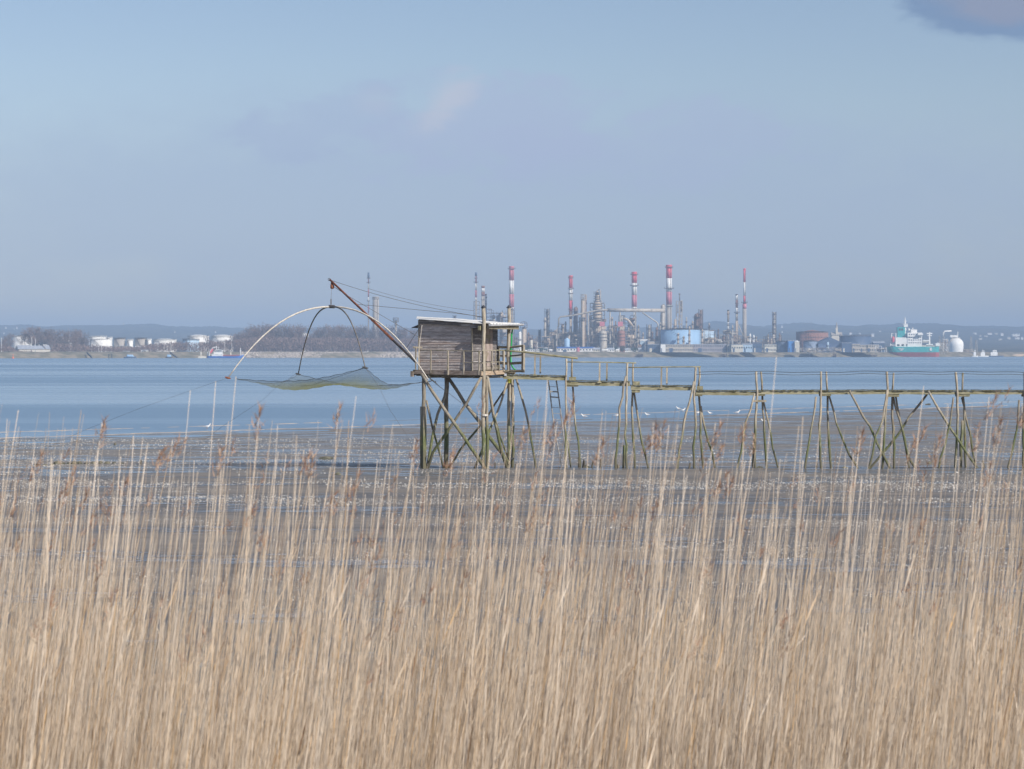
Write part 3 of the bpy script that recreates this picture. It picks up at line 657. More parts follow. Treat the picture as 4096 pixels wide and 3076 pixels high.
# ------------------------------------------------------------------ the lift net
def net_mat():
    m = bpy.data.materials.new('fine_netting'); m.use_nodes = True; t = m.node_tree; t.nodes.clear()
    geo = N(t, 'ShaderNodeNewGeometry'); at = N(t, 'ShaderNodeAttribute'); at.attribute_name = 'slime'
    n1 = noise(t, geo.outputs['Position'], 1.2, 4)
    g = mathn(t, 'ADD', at.outputs['Fac'], mathn(t, 'MULTIPLY', mathn(t, 'SUBTRACT', n1, .5), .6), clamp=True)
    c = mixc(t, g, (.26, .32, .34), (.40, .40, .14))
    d = N(t, 'ShaderNodeBsdfDiffuse'); t.links.new(c, d.inputs[0]); tl = N(t, 'ShaderNodeBsdfTranslucent'); t.links.new(c, tl.inputs[0])
    mx = N(t, 'ShaderNodeMixShader'); mx.inputs[0].default_value = .4; t.links.new(d.outputs[0], mx.inputs[1]); t.links.new(tl.outputs[0], mx.inputs[2])
    tr = N(t, 'ShaderNodeBsdfTransparent'); m2 = N(t, 'ShaderNodeMixShader')
    t.links.new(mathn(t, 'ADD', mathn(t, 'MULTIPLY', g, .30), .34), m2.inputs[0]); t.links.new(tr.outputs[0], m2.inputs[1]); t.links.new(mx.outputs[0], m2.inputs[2])
    o = N(t, 'ShaderNodeOutputMaterial'); t.links.new(m2.outputs[0], o.inputs[0]); return m
def make_net():
    Lc, Nc, Rc, Fc = P(912, 1512, 95.6), P(1193, 1497, 101.2), P(1694, 1524, 98.0), P(1461, 1471, 92.9)
    apex = P(1324, 1227, 97.2)
    root = thing('lift_net', tuple(apex), 'square lift net of fine mesh slung under two crossed bent hoops', 'fishing net')
    def hoop(A, B, r, name, m_, bul):
        pts = []
        for i in range(25):
            t = i / 24; q = A.lerp(B, t); 
            mid = .5 if True else 0
            s_ = abs(2 * t - 1) ; k = 1 - s_ ** bul
            base = A.lerp(apex, 2 * t) if t < .5 else apex.lerp(B, 2 * t - 1)
            q.z = q.z + (apex.z - q.z) * k; c = 1 - abs(2 * t - 1)
            q.x += (apex.x - A.lerp(B, .5).x) * c; q.y += (apex.y - A.lerp(B, .5).y) * c
            pts.append(q)
        mb = MB(); mb.tube(pts, [r * (1.0 - .35 * abs(2 * i / 24 - 1)) for i in range(25)], 7); mb.build(name, m_, root, True); return pts
    hoop(Lc, P(1713, 1518, 94.75), .042, 'long_hoop', M_WHITEPOLE, 2.15)
    hoop(Nc, Fc, .036, 'cross_hoop', mat('dark_pole', (.10, .10, .11), (.22, .20, .17), .7, scale=6), 2.6)
    mb = MB(); mb.tube([apex + Vector((-.1, 0, .01)), apex + Vector((.16, 0, 0))], .07, 8); mb.build('hoop_clamp', M_BLACK, root)
    mb = MB(); mb.tube([apex, P(1324, 1200, 97.4), P(1326, 1155, 97.6)], [.012, .008, .006], 5); mb.tube([P(1324, 1218, 97.2), P(1324, 1196, 97.2)], .028, 5); mb.build('hoist_rope', M_WIRE, root)
    for a, b in ((Lc, .5), (Nc, .4), (Fc, .4)):
        mb = MB(); mb.tube([a + Vector((-.12, 0, .04)), a, a + Vector((.12, 0, -.02))], [.03, .05, .02], 6); mb.build('corner_tie', M_ROPE if a is not Lc else M_RUST, root)
    # the netting: a bilinear patch that sags
    n = 48; vs = []; sl = []
    Ls = Lc + Vector((.35, 0, -.03)); Rs = P(1702, 1527, 95.7)
    cs = (Ls, Nc, Rs, Fc)
    for i in range(n + 1):
        for j in range(n + 1):
            s_, t_ = i / n, j / n            # s: L->N / F->R ; t: L->F / N->R
            q = (Ls * (1 - s_) * (1 - t_) + Nc * s_ * (1 - t_) + Fc * (1 - s_) * t_ + Rs * s_ * t_)
            es, et = 4 * s_ * (1 - s_), 4 * t_ * (1 - t_)
            d = (s_ + t_) / 2                      # along the long diagonal
            hang = .30 * (et * (1 - es) + es * (1 - et)) + (es * et) * (.56 + .22 * math.sin(d * 9.2 - .6))
            hang += .10 * math.exp(-((d - .75) / .16) ** 2) * max(es, .3)
            q = q - Vector((0, 0, hang + .015 * math.sin(i * .9 + j * 1.3)))
            # edges pull inwards
            ce = (Ls + Nc + Rs + Fc) / 4; pull = .10 * (et * (1 - es) ** 3 + es * (1 - et) ** 3); q.x += (ce.x - q.x) * pull; q.y += (ce.y - q.y) * pull
            vs.append(q); sl.append(max(0, min(1, (es * et) ** .7 * 1.25 - .08)))
    fs = [(i * (n + 1) + j, (i + 1) * (n + 1) + j, (i + 1) * (n + 1) + j + 1, i * (n + 1) + j + 1) for i in range(n) for j in range(n)]
    mb = MB(); mb.add(vs, fs); ob = mb.build('netting', net_mat(), root, True)
    at = ob.data.attributes.new('slime', 'FLOAT', 'POINT'); at.data.foreach_set('value', sl)
    def edge(idx):
        mb = MB(); mb.tube([vs[k] + Vector((0, 0, .004)) for k in idx], .010, 4); mb.build('edge_rope', M_ROPE, root)
    edge([i * (n + 1) for i in range(n + 1)]); edge([i * (n + 1) + n for i in range(n + 1)]); edge(list(range(n + 1))); edge([n * (n + 1) + j for j in range(n + 1)])
    mb = MB(); mb.tube([Fc, P(1250, 1540, 96), P(1200, 1545, 97)], .007, 4); mb.build('edge_rope', M_ROPE, root)
    mb = MB(); mb.tube([Rs, P(1714, 1528, 95.3)], .02, 5); mb.build('corner_tie', M_ROPE, root)
    return Lc, Nc, Fc
Lc, Nc, Fc = make_net()
def guy(pts, lab, r=.005):
    mb = MB(); mb.tube(pts, r, 4); solo(mb, 'guy_line', M_WIRE, lab, 'rope', 'mooring lines of the lift net')
guy([Lc, P(840, 1535, 96.5), P(560, 1633, 100), P(320, 1728, 103), Vector(((62 - CX) / F * 105.5, 105.5, -.3))], 'long thin line running down left from the net corner to the mud')
guy([P(1180, 1497, 101), P(1110, 1545, 101), P(1050, 1600, 102), P(880, 1712, 104), Vector(((700 - CX) / F * 107, 107, -.3))], 'thin line slanting down from the far corner of the net')
guy([Fc, P(1515, 1545, 93), P(1560, 1640, 93.3), P(1640, 1760, 93.8), Vector(((1690 - CX) / F * 94, 94, -.1))], 'thin line dropping right from the near corner of the net', .006)

# ------------------------------------------------------------------ the footbridge
def make_walkway():
    Yn, Yf = 94.2, 95.0
    o = P(2290, 1870, Yn); o.z = 0
    wk = thing('footbridge', tuple(o), 'long narrow wooden footbridge on crooked poles leading right from the hut', 'footbridge')
    def pole(pts, Y, r, name='pole', m_=W_POLE, dY=0.0, bottom=False):
        q = [P(p[0], p[1], Y + dY * i / (len(pts) - 1)) for i, p in enumerate(pts)]
        if bottom: d = (q[-1] - q[-2]).normalized(); q.append(q[-1] + d * .35 - Vector((0, 0, .05)))
        mb = MB(); mb.log(q, r, 7, 0, .4, .13, .018, .10); return mb.build(name, m_, wk, True)
    p_ = lambda pts, Y=Yn, r=.042, dY=0.: pole(pts, Y, r, 'pole', W_POLE, dY, True)
    # trestles
    p_([(2265, 1435), (2263, 1560), (2262, 1700), (2260, 1875)], Yn, .042)
    p_([(2291, 1545), (2295, 1600), (2297, 1650), (2306, 1720), (2325, 1875)], Yf, .040)
    p_([(2270, 1760), (2282, 1872)], Yf, .03)
    p_([(2504, 1504), (2479, 1631), (2478, 1680), (2460, 1875)], Yn - .1, .046, -.5)
    p_([(2509, 1452), (2507, 1600), (2502, 1740), (2507, 1875)], Yn, .044)
    p_([(2531, 1555), (2527, 1640), (2533, 1760), (2540, 1875)], Yf, .045)
    p_([(2535, 1558), (2555, 1680), (2570, 1770), (2591, 1872)], Yf, .042, .5)
    p_([(2497, 1781), (2493, 1875)], Yn + .2, .05)
    p_([(2776, 1526), (2736, 1689), (2719, 1800), (2707, 1875)], Yn - .1, .046, -.5)
    p_([(2783, 1469), (2776, 1553), (2780, 1638), (2781, 1700), (2771, 1875)], Yn, .048)
    p_([(2795, 1572), (2803, 1689), (2804, 1790), (2812, 1875)], Yf, .046)
    p_([(2803, 1625), (2820, 1720), (2845, 1810), (2861, 1875)], Yf, .042, .5)
    p_([(3018, 1574), (3001, 1640), (2983, 1689), (2965, 1800), (2949, 1875)], Yn - .1, .042, -.5)
    p_([(3024, 1487), (3028, 1570), (3024, 1640), (3020, 1689), (3020, 1875)], Yn, .05)
    p_([(3019, 1723), (3014, 1800), (3010, 1875)], Yn + .1, .036)
    p_([(3049, 1578), (3053, 1638), (3061, 1808), (3068, 1875)], Yf, .044)
    p_([(3053, 1600), (3075, 1700), (3090, 1790), (3110, 1872)], Yf, .036, .5)
    p_([(3264, 1587), (3250, 1680), (3241, 1723), (3228, 1810), (3219, 1875)], Yn - .1, .042, -.5)
    p_([(3284, 1486), (3281, 1587), (3280, 1740), (3283, 1875)], Yn, .045)
    p_([(3311, 1580), (3312, 1640), (3315, 1740), (3325, 1872)], Yf, .048)
    p_([(3314, 1575), (3347, 1690), (3370, 1760), (3400, 1820), (3425, 1866)], Yf, .04, .5)
    p_([(3397, 1562), (3430, 1630), (3477, 1704), (3510, 1780), (3558, 1873)], Yn - .12, .048)
    p_([(3549, 1559), (3531, 1675), (3502, 1747), (3487, 1820), (3473, 1870)], Yn - .2, .042, -.4)
    p_([(3547, 1487), (3549, 1559), (3544, 1603), (3538, 1711), (3531, 1870)], Yn, .05)
    p_([(3570, 1578), (3573, 1711), (3576, 1873)], Yf, .05)
    p_([(3572, 1585), (3610, 1729), (3625, 1783), (3640, 1840), (3656, 1866)], Yf, .046, .4)
    p_([(3583, 1585), (3607, 1711), (3622, 1790), (3636, 1866)], Yf + .2, .04, .5)
    p_([(3712, 1572), (3639, 1668), (3590, 1740), (3542, 1801), (3488, 1866)], Yf + .1, .048)
    p_([(3713, 1564), (3769, 1664), (3823, 1747), (3865, 1810), (3906, 1866)], Yn - .15, .048)
    p_([(3814, 1590), (3798, 1693), (3780, 1776), (3765, 1830), (3755, 1866)], Yn - .1, .04, -.4)
    p_([(3823, 1489), (3828, 1581), (3830, 1700), (3820, 1870)], Yn, .05)
    p_([(3851, 1578), (3858, 1675), (3860, 1760), (3860, 1868)], Yf, .048)
    p_([(3849, 1682), (3843, 1780), (3841, 1873)], Yn + .2, .06)
    p_([(3847, 1590), (3869, 1704), (3879, 1733), (3890, 1800), (3899, 1850)], Yf, .04, .4)
    p_([(4076, 1600), (4066, 1720), (4045, 1820), (4036, 1866)], Yn - .1, .042, -.4)
    for q in (4376, 4664):
        p_([(q, 1489), (q - 3, 1640), (q - 4, 1873)], Yn, .05); p_([(q + 26, 1580), (q + 30, 1873)], Yf, .05); p_([(q - 12, 1590), (q - 30, 1720), (q - 62, 1868)], Yn - .1, .042, -.4); p_([(q + 24, 1590), (q + 52, 1730), (q + 76, 1868)], Yf, .04, .4)
    p_([(4098, 1489), (4096, 1600), (4094, 1873)], Yn, .05); p_([(4122, 1580), (4126, 1873)], Yf, .05)
    # upper far posts
    for pts in ([(2289, 1433), (2287, 1520)], [(2532, 1452), (2531, 1518), (2534, 1550)], [(2797, 1467), (2794, 1545)], [(3044, 1487), (3049, 1572)],
                [(3305, 1486), (3310, 1575)], [(3574, 1491), (3569, 1570)], [(3851, 1491), (3849, 1575)], [(4122, 1491), (4121, 1578)]):
        pole(pts, Yf, .038, 'far_post', W_RAIL)
    for px, y0, y1, Y in ((2140, 1419, 1499, Yn), (2162, 1423, 1494, Yf), (2399, 1452, 1528, Yn), (2428, 1453, 1522, Yf), (2646, 1470, 1553, Yn), (2668, 1470, 1538, Yf)):
        mb = MB(); a, b = P(px, y0, Y), P(px - 1, y1, Y); mb.hexa([b + Vector((sx * .035, sy * .02, 0)) for sx, sy in ((-1, -1), (1, -1), (1, 1), (-1, 1))] + [a + Vector((sx * .033, sy * .02, 0)) for sx, sy in ((-1, -1), (1, -1), (1, 1), (-1, 1))]); mb.build('baluster', W_RAIL, wk)
        if Y == Yn: mb = MB(); mb.box(P(px - 1, y1 + 1, Y - .05), (.17, .06, .06)); mb.build('cleat', W_SPAN, wk)
    # handrails
    for pts, Y, r in (([(1957, 1402), (2020, 1401)], 95.2, .02), ([(2018, 1402), (2100, 1408), (2200, 1421), (2311, 1434)], Yn, .04), ([(2020, 1400), (2150, 1416), (2311, 1432)], Yf, .03),
                      ([(2269, 1448), (2420, 1449), (2545, 1452)], Yn, .024), ([(2514, 1470), (2650, 1468), (2803, 1467)], Yn, .024)):
        pole(pts, Y, r, 'handrail', W_SPAN)
    # wires of the long level stretch
    for y, Y in ((1487, Yf), (1497, Yn)):
        mb = MB(); pts = []
        for px in range(2797 if Y == Yf else 2783, 4700, 30): pts.append(P(px, y + 2.5 * math.sin(px / 90.) * math.sin(px / 300.) + 1.5 * math.sin(px / 31.), Y - .04))
        mb.tube(pts, .010, 4); mb.build('rail_wire', M_ROPE, wk)
    # spans: near beam, far beam, deck boards
    spans = [(2014, 2268, 1497, 1503), (2262, 2520, 1522, 1526), (2523, 2783, 1541, 1543), (2783, 3024, 1561, 1563), (3024, 3284, 1562, 1561),
             (3284, 3545, 1562, 1560), (3545, 3826, 1561, 1562), (3826, 4110, 1561, 1562), (4110, 4390, 1562, 1562), (4390, 4680, 1562, 1563)]
    for (x0, x1, y0, y1) in spans:
        for Y, nm in ((Yn + .05, 'near_beam'), (Yf - .08, 'far_beam')):
            a, b = P(x0, y0 + 3, Y), P(x1, y1 + 3, Y); h = .165 if x0 < 3000 else .135
            mb = MB(); k = 6; vs = []; fs = []
            for i in range(k + 1):
                q = a.lerp(b, i / k); w_ = rnd.uniform(-.008, .008)
                vs += [q + Vector((0, -.03, -h + w_)), q + Vector((0, .03, -h + w_)), q + Vector((0, .03, w_)), q + Vector((0, -.03, w_))]
            for i in range(k):
                for j in range(4): fs.append((i * 4 + j, (i + 1) * 4 + j, (i + 1) * 4 + (j + 1) % 4, i * 4 + (j + 1) % 4))
            fs += [(0, 1, 2, 3), (k * 4 + 3, k * 4 + 2, k * 4 + 1, k * 4)]
            mb.add(vs, fs, 0, rnd.uniform(.5, 1)); mb.build(nm, W_SPAN, wk)
        mb = MB(); a, b = P(x0, y0 + 2, Yn), P(x1, y1 + 2, Yn); n = int((b - a).length / .15)
        for i in range(n):
            q = a.lerp(b, (i + .5) / n); mb.box(q + Vector((0, .45 + rnd.uniform(-.03, .03), .012 + rnd.uniform(-.004, .012))), (.135, .98, .03), 0, 0, rnd.random() * .5)
        mb.build('deck', wood_mat('dark_deck', (.20, .19, .12), (.085, .08, .05), False), wk)
    for px, y, w_ in ((2290, 1540, .5), (2543, 1564, .35), (3040, 1577, .42), (3300, 1578, .5), (3570, 1581, .55), (3850, 1580, .6), (2795, 1577, .30), (2290, 1515, .3), (2545, 1533, .3), (2800, 1552, .25), (4110, 1580, .5)):
        mb = MB(); mb.box(P(px, y, Yn + .1), (w_, .09, .12 if w_ > .34 else .16), 0, 0, .3); mb.box(P(px, y + 1, Yf), (w_ * .9, .09, .12), 0, 0, .2); mb.box(P(px, y, Yn + .5) , (.1, .9, .1)); mb.build('cross_beam', W_SPAN, wk)
    mb = MB(); mb.box(P(3039, 1604, Yn - .08), (.55, .05, .09)); mb.build('cross_beam', W_RAIL, wk)
    mb = MB(); mb.box(P(2022, 1499, Yn - .02), (.10, .04, .10)); mb.build('plate', M_GUTTER, wk)
make_walkway()

# steps hung under the footbridge
def make_ladder():
    Y = 95.3; L0 = [(2191, 1514), (2199, 1560), (2208, 1640), (2220, 1730), (2234, 1800), (2249, 1885)]; L1 = [(2224, 1514), (2231, 1560), (2243, 1650), (2254, 1740), (2262, 1800), (2272, 1885)]
    o = P(2245, 1875, Y); o.z = 0
    ld = thing('ladder', tuple(o), 'thin bent metal ladder hanging under the footbridge down to the mud', 'ladder')
    M_L = mat('grey_ladder', (.42, .42, .42), (.24, .23, .22), .6, scale=8)
    for q in (L0, L1):
        mb = MB(); mb.tube([P(a, b, Y) for a, b in q], .028, 6); mb.build('rail', M_L, ld)
    def at(q, y):
        for (x0, y0), (x1, y1) in zip(q, q[1:]):
            if y0 <= y <= y1: return x0 + (x1 - x0) * (y - y0) / (y1 - y0)
    for y in (1547, 1567, 1589, 1630, 1654, 1679, 1707, 1730, 1755, 1780, 1806, 1832):
        mb = MB(); r = .03 if 1560 < y < 1595 else .011; mb.tube([P(at(L0, y), y - 1, Y), P(at(L1, y), y + 1, Y)], r, 5); mb.build('rung', M_L, ld)
make_ladder()

# ------------------------------------------------------------------ stumps, stones and birds on the flat
def stump(px, y0, w_, Y, lab, lean=0.0, m_=W_POLE, ragged=True):
    a = P(px, y0, Y); b = P(px, y0, Y); b.z = float(ground_z(b.x, Y)) - .3; r = w_ / 94.7 / 2
    mb = MB(); mb.log([b, b.lerp(a, .6) + Vector((lean * .3, 0, 0)), a + Vector((lean, 0, 0))], r, 7, 0, .2, .22, .012, -.25)
    top = a + Vector((lean, 0, 0)); mb.tube([top - Vector((0, 0, .05)), top + Vector((-r * .5, 0, .06))], [r * .7, r * .15], 5)
    solo(mb, 'stump', m_, lab, 'stump', 'old post stumps along the footbridge', True)
M_STUMP = mat('tarry_stump', (.05, .045, .035), (.14, .12, .085), .9, scale=5, coord='pos')
for q in ((2314, 1832, 10, 94.6, 'dark broken stump beside the foot of the first bridge trestle', 0), (2369, 1847, 9, 94.4, 'small ragged stump, left one between the first two bridge trestles', .03),
          (2403, 1837, 8, 94.9, 'thin pointed stump, right one between the first two bridge trestles', 0), (2333, 1843, 13, 95.2, 'squat dark stump just right of the first trestle foot', .04),
          (1979, 1850, 6, 95.2, 'short peg in the mud left of the hut corner pile', .01), (2061, 1855, 5, 95.5, 'small peg in the mud right of the hut corner pile', 0),
          (3268, 1853, 6, 94.6, 'short black peg left of the fifth trestle', 0), (3936, 1845, 11, 94.3, 'forked dark stump at the right end of the trestles', -.03),
          (2755, 1852, 8, 94.0, 'small leaning stump left of the third trestle', .06), (2472, 1862, 14, 94.2, 'low clump of weed at the foot of the second trestle', 0),
          (563, 1843, 11, 101.8, 'lone dark stub of a post on the open mud at left', .02)):
    stump(q[0], q[1], q[2], q[3], q[4], q[5], M_STUMP)
def rock(px, yc, w_, h_, lab, name='stone', m_=None, group=None, seed=0):
    Y = CZ * F / (yc - HY); rs = random.Random(seed or int(px * 7 + yc)); rx = w_ / F * Y / 2; rz_ = h_ / F * Y
    x = (px - CX) / F * Y; gz = float(ground_z(x, Y)); mb = MB(); n = 9; prof = [(1.0, -.15), (1.02, .15), (.85, .55), (.45, .85), (.1, 1.0)]
    vs = []
    for (k, zz) in prof:
        for j in range(n):
            t = 2 * math.pi * j / n; q = k * rs.uniform(.78, 1.2); vs.append((x + rx * q * math.cos(t), Y + rx * .7 * q * math.sin(t), gz + rz_ * (zz + rs.uniform(-.08, .08))))
    fs = [(i * n + j, i * n + (j + 1) % n, (i + 1) * n + (j + 1) % n, (i + 1) * n + j) for i in range(len(prof) - 1) for j in range(n)] + [tuple((len(prof) - 1) * n + j for j in range(n))]
    mb.add(vs, fs, 0, rs.random()); solo(mb, name, m_ or M_MUDROCK, lab, 'rock', group)
row = [(148, 1846, 28, 6), (180, 1847, 22, 5), (208, 1846, 20, 6), (228, 1843, 32, 13), (252, 1843, 22, 8), (274, 1844, 20, 8), (296, 1843, 26, 12), (318, 1842, 24, 11), (345, 1842, 22, 6), (372, 1841, 20, 8), (403, 1841, 22, 11), (430, 1841, 26, 9), (456, 1840, 18, 6), (486, 1840, 22, 4)]
words_ = ['flat black stone at the far left end of the stone row', 'thin dark stone second from the left in the stone row', 'small stone left of the big pale hump in the row', 'largest pale humped stone of the row on the mud at left',
          'mid sized stone leaning on the big pale hump', 'dark stone between the two pale humps of the row', 'second pale hump in the middle of the stone row', 'pale stone touching the second hump of the row', 'low dark stone just right of the middle of the row',
          'small stone between the low dark one and the right pale hump', 'pale hump toward the right of the stone row', 'dark speckled stone right of the right hand hump', 'little black stone near the right end of the row', 'flat sliver of stone at the right end of the row']
for (px, y, w_, h_), lb in zip(row, words_): rock(px, y, w_, h_, lb, group='row of weedy stones on the mud')
rock(1305, 1823, 62, 9, 'lone flat stone on the mud left of the hut'); rock(460, 1763, 12, 7, 'single brown pebble near the waterline at left')
rock(2345, 1862, 34, 14, 'round weedy clump right of the first trestle', seed=5); rock(3038, 1866, 36, 14, 'dark weedy lump between feet of the fourth trestle', seed=6)
rock(3245, 1872, 30, 10, 'flat weedy clod left of the fifth trestle foot', seed=8); rock(3378, 1866, 26, 13, 'round dark clod between fifth and sixth trestles', seed=9); rock(2640, 1870, 22, 8, 'small black clod right of the second trestle')
rock(3718, 1843, 16, 9, 'small dark lump on the mud under the crossed poles'); rock(1352, 1905, 26, 10, 'isolated dark clod in front of the hut shadow')
def seabird(px, y, lab, sc_=1.0, face=1, fly=False):
    Y = (CZ - WATER_Z) * F / (y - HY) if not fly else 150.; 
    x = (px - CX) / F * Y; gz = max(float(ground_z(x, Y)), WATER_Z) if not fly else P(px, y, Y).z
    root = thing('gull', (x, Y, gz), lab, 'gull', 'white gulls at the edge of the water'); k = .9 * sc_; f = face
    M_G = mat('white_feathers', (.82, .82, .80), (.7, .7, .7), .8); M_GW = mat('grey_wing', (.42, .44, .48), (.35, .36, .4), .8); M_GB = mat('orange_beak', (.6, .25, .05), rough=.6)
    b = lambda X, Z, yy=0: Vector((x + f * X * k, Y + yy * k, gz + Z * k))
    mb = MB(); mb.tube([b(-.26, .15), b(-.18, .16), b(-.05, .17), b(.08, .18), b(.15, .24), b(.18, .31), b(.22, .34), b(.26, .33)], [.01, .04, .075, .075, .05, .038, .045, .015], 9); mb.build('body', M_G, root, True)
    for sy in (-1, 1):
        mb = MB(); mb.add([b(.08, .22, sy * .06), b(-.05, .235, sy * .075), b(-.32, .16, sy * .03), b(-.10, .14, sy * .085), b(.05, .16, sy * .08)], [(0, 1, 2, 3, 4)]); mb.build('wing', M_GW, root)
        if not fly: mb = MB(); mb.tube([b(0, .12, sy * .03), b(0, -.02, sy * .03)], .008, 4); mb.build('leg', M_GB, root)
    mb = MB(); mb.tube([b(.26, .335), b(.32, .32)], [.013, .004], 5); mb.build('beak', M_GB, root)
seabird(2337, 1674, 'white gull standing in the shallows right of the first trestle', 1.15, -1); seabird(2466, 1669, 'white gull in the shallows left of the second trestle', 1, 1)
seabird(2589, 1666, 'white gull in the shallows right of the second trestle', 1, -1); seabird(2714, 1641, 'white gull afloat left of the third trestle, upper of two', 1, -1); seabird(2731, 1647, 'white gull afloat left of the third trestle, lower of two', 1, 1)
seabird(2790, 1658, 'white gull standing just behind the third trestle', 1, 1); seabird(2840, 1659, 'small white gull right of the third trestle', .9, -1); seabird(2948, 1658, 'white gull upright by the foam line left of the fourth trestle', 1.15, 1)
seabird(828, 1716, 'lone white gull at the waterline far left of the hut', 1.1, 1); seabird(3053, 1692, 'pale gull on the mud between the poles of the fourth trestle', .8, -1)
mb = MB(); mb.log([P(3702, 1619, 222), P(3722, 1617, 222)], .09, 6); solo(mb, 'driftwood', M_STUMP, 'short dark log afloat beyond the footbridge at right', 'driftwood')

# small lumps over the whole flat, sun glints put into their pale colour
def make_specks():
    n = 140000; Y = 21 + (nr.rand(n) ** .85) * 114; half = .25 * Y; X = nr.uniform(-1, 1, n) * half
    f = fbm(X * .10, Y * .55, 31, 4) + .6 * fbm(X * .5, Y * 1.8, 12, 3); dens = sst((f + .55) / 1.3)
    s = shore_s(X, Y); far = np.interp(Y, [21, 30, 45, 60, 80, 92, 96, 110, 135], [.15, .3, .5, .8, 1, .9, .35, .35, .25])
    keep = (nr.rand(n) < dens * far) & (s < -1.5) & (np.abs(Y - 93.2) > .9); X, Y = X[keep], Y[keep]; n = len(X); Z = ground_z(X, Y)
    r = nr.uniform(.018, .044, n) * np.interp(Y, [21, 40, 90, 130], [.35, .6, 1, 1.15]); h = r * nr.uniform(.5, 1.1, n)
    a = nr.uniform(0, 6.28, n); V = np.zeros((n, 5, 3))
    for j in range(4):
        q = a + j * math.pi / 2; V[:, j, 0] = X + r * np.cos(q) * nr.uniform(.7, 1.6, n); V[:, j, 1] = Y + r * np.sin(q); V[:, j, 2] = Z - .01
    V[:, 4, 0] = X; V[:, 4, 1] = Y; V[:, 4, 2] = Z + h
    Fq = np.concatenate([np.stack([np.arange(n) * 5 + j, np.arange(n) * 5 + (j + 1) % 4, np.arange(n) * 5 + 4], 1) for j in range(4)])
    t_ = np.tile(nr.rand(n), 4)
    m = mat('pale_glint', (.66, .64, .60), (.42, .40, .36), .35, scale=4, coord='pos', tint=.35)
    o = mesh_np('glint_specks', V.reshape(-1, 3), Fq, m, t_); o['kind'] = 'stuff'; o['label'] = 'small lumps coloured pale as sun glints all over the wet mud'
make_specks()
def make_foam():
    n = 800; X = nr.uniform(-45, 75, n); line = nr.choice([-.4, 8.2], n, p=[.62, .38]); s = line + nr.normal(0, .25, n)
    ok = (fbm(X * .12, line, 5, 3) > -.35); X = X[ok]; s = s[ok]; Y = s * 1.4547 + 136 + 1.0565 * (X + 30.9) ; n = len(X)
    Lh = nr.uniform(.2, 1.1, n); W_ = nr.uniform(.02, .06, n); Z = np.maximum(ground_z(X, Y), WATER_Z) + .015
    dx, dy = 81.4 / 118.4, 86 / 118.4; V = np.zeros((n, 8, 3))
    for j, (p, q, z) in enumerate(((-1, -1, -.02), (1, -1, -.02), (1, 1, -.02), (-1, 1, -.02), (-.8, -.6, .006), (.8, -.6, .006), (.8, .6, .006), (-.8, .6, .006))):
        V[:, j, 0] = X + p * Lh * dx - q * W_ * dy; V[:, j, 1] = Y + p * Lh * dy + q * W_ * dx; V[:, j, 2] = Z + z
    b = np.arange(n) * 8; Fq = np.concatenate([np.stack([b + i for i in f], 1) for f in ((4, 5, 6, 7), (0, 1, 5, 4), (1, 2, 6, 5), (2, 3, 7, 6), (3, 0, 4, 7))])
    o = mesh_np('foam', V.reshape(-1, 3), Fq, mat('tan_foam', (.34, .29, .25), (.46, .42, .38), .8, scale=.5, coord='pos'), np.zeros(len(Fq)) + .5)
    o['kind'] = 'stuff'; o['label'] = 'thin broken lines of tan foam along the waterline'
make_foam()
# ------------------------------------------------------------------ the far bank: refinery, tanks, ships, trees, houses
LAND = 5.9
def fz(y, Y): return CZ - (y - HY) / F * Y
def fx(px, Y): return (px - CX) / F * Y
M_RED = mat('faded_red_paint', (.78, .09, .13), (.66, .14, .17), .6, scale=.15, coord='pos')
M_PINK = mat('sun_bleached_red', (.62, .22, .28), (.55, .18, .22), .6, scale=.15, coord='pos')
M_WHT = mat('white_paint', (.88, .88, .86), (.78, .77, .74), .55, scale=.2, coord='pos')
M_CREAM = mat('cream_cladding', (.68, .63, .52), (.56, .52, .44), .7, scale=.2, coord='pos')
M_CONC = mat('grey_concrete', (.42, .39, .35), (.34, .31, .28), .85, scale=.12, coord='pos')
M_STEEL = mat('dull_aluminium_lagging', (.50, .46, .40), (.36, .32, .27), .55, scale=.25, coord='pos', tint=.15)
M_BEIGE = mat('beige_lagging', (.55, .45, .34), (.42, .34, .26), .7, scale=.3, coord='pos', tint=.15)
M_BROWN = mat('rusty_vessel', (.27, .17, .12), (.18, .12, .10), .8, scale=.3, coord='pos', tint=.15)
M_FRAME = mat('dark_structural_steel', (.06, .055, .06), (.13, .09, .075), .75, scale=.3, coord='pos', tint=.25)
M_BLUET = mat('sky_blue_tank_paint', (.33, .52, .74), (.29, .46, .67), .5, scale=.1, coord='pos')
M_PALEB = mat('pale_blue_panel', (.50, .66, .80), (.42, .56, .70), .6, scale=.15, coord='pos')
M_DKBLUE = mat('dark_blue_cladding', (.05, .09, .17), (.07, .11, .19), .6, scale=.15, coord='pos')
M_SHIPBL = mat('bright_blue_hull', (.03, .14, .48), (.04, .12, .38), .5, scale=.3, coord='pos')
M_TEAL = mat('teal_hull', (.02, .38, .38), (.03, .32, .33), .45, scale=.2, coord='pos')
M_HULLRED = mat('antifouling_red', (.42, .09, .08), (.34, .08, .08), .6, scale=.3, coord='pos')
M_RUSTT = mat('rust_brown_tank', (.26, .12, .09), (.34, .17, .13), .85, scale=.3, stretch=(1, 1, .15), coord='pos')
M_DARK = mat('dark_opening', (.03, .035, .045), (.05, .05, .06), .6, scale=.5)
M_GLASS = mat('window_glass', (.05, .07, .09), (.08, .10, .12), .15, scale=.5)
M_ROOFG = mat('grey_sheet_roof', (.42, .45, .50), (.34, .37, .42), .5, scale=.2, coord='pos')
M_ROOFT = mat('tile_roof', (.28, .14, .10), (.20, .12, .10), .8, scale=.5, coord='pos')
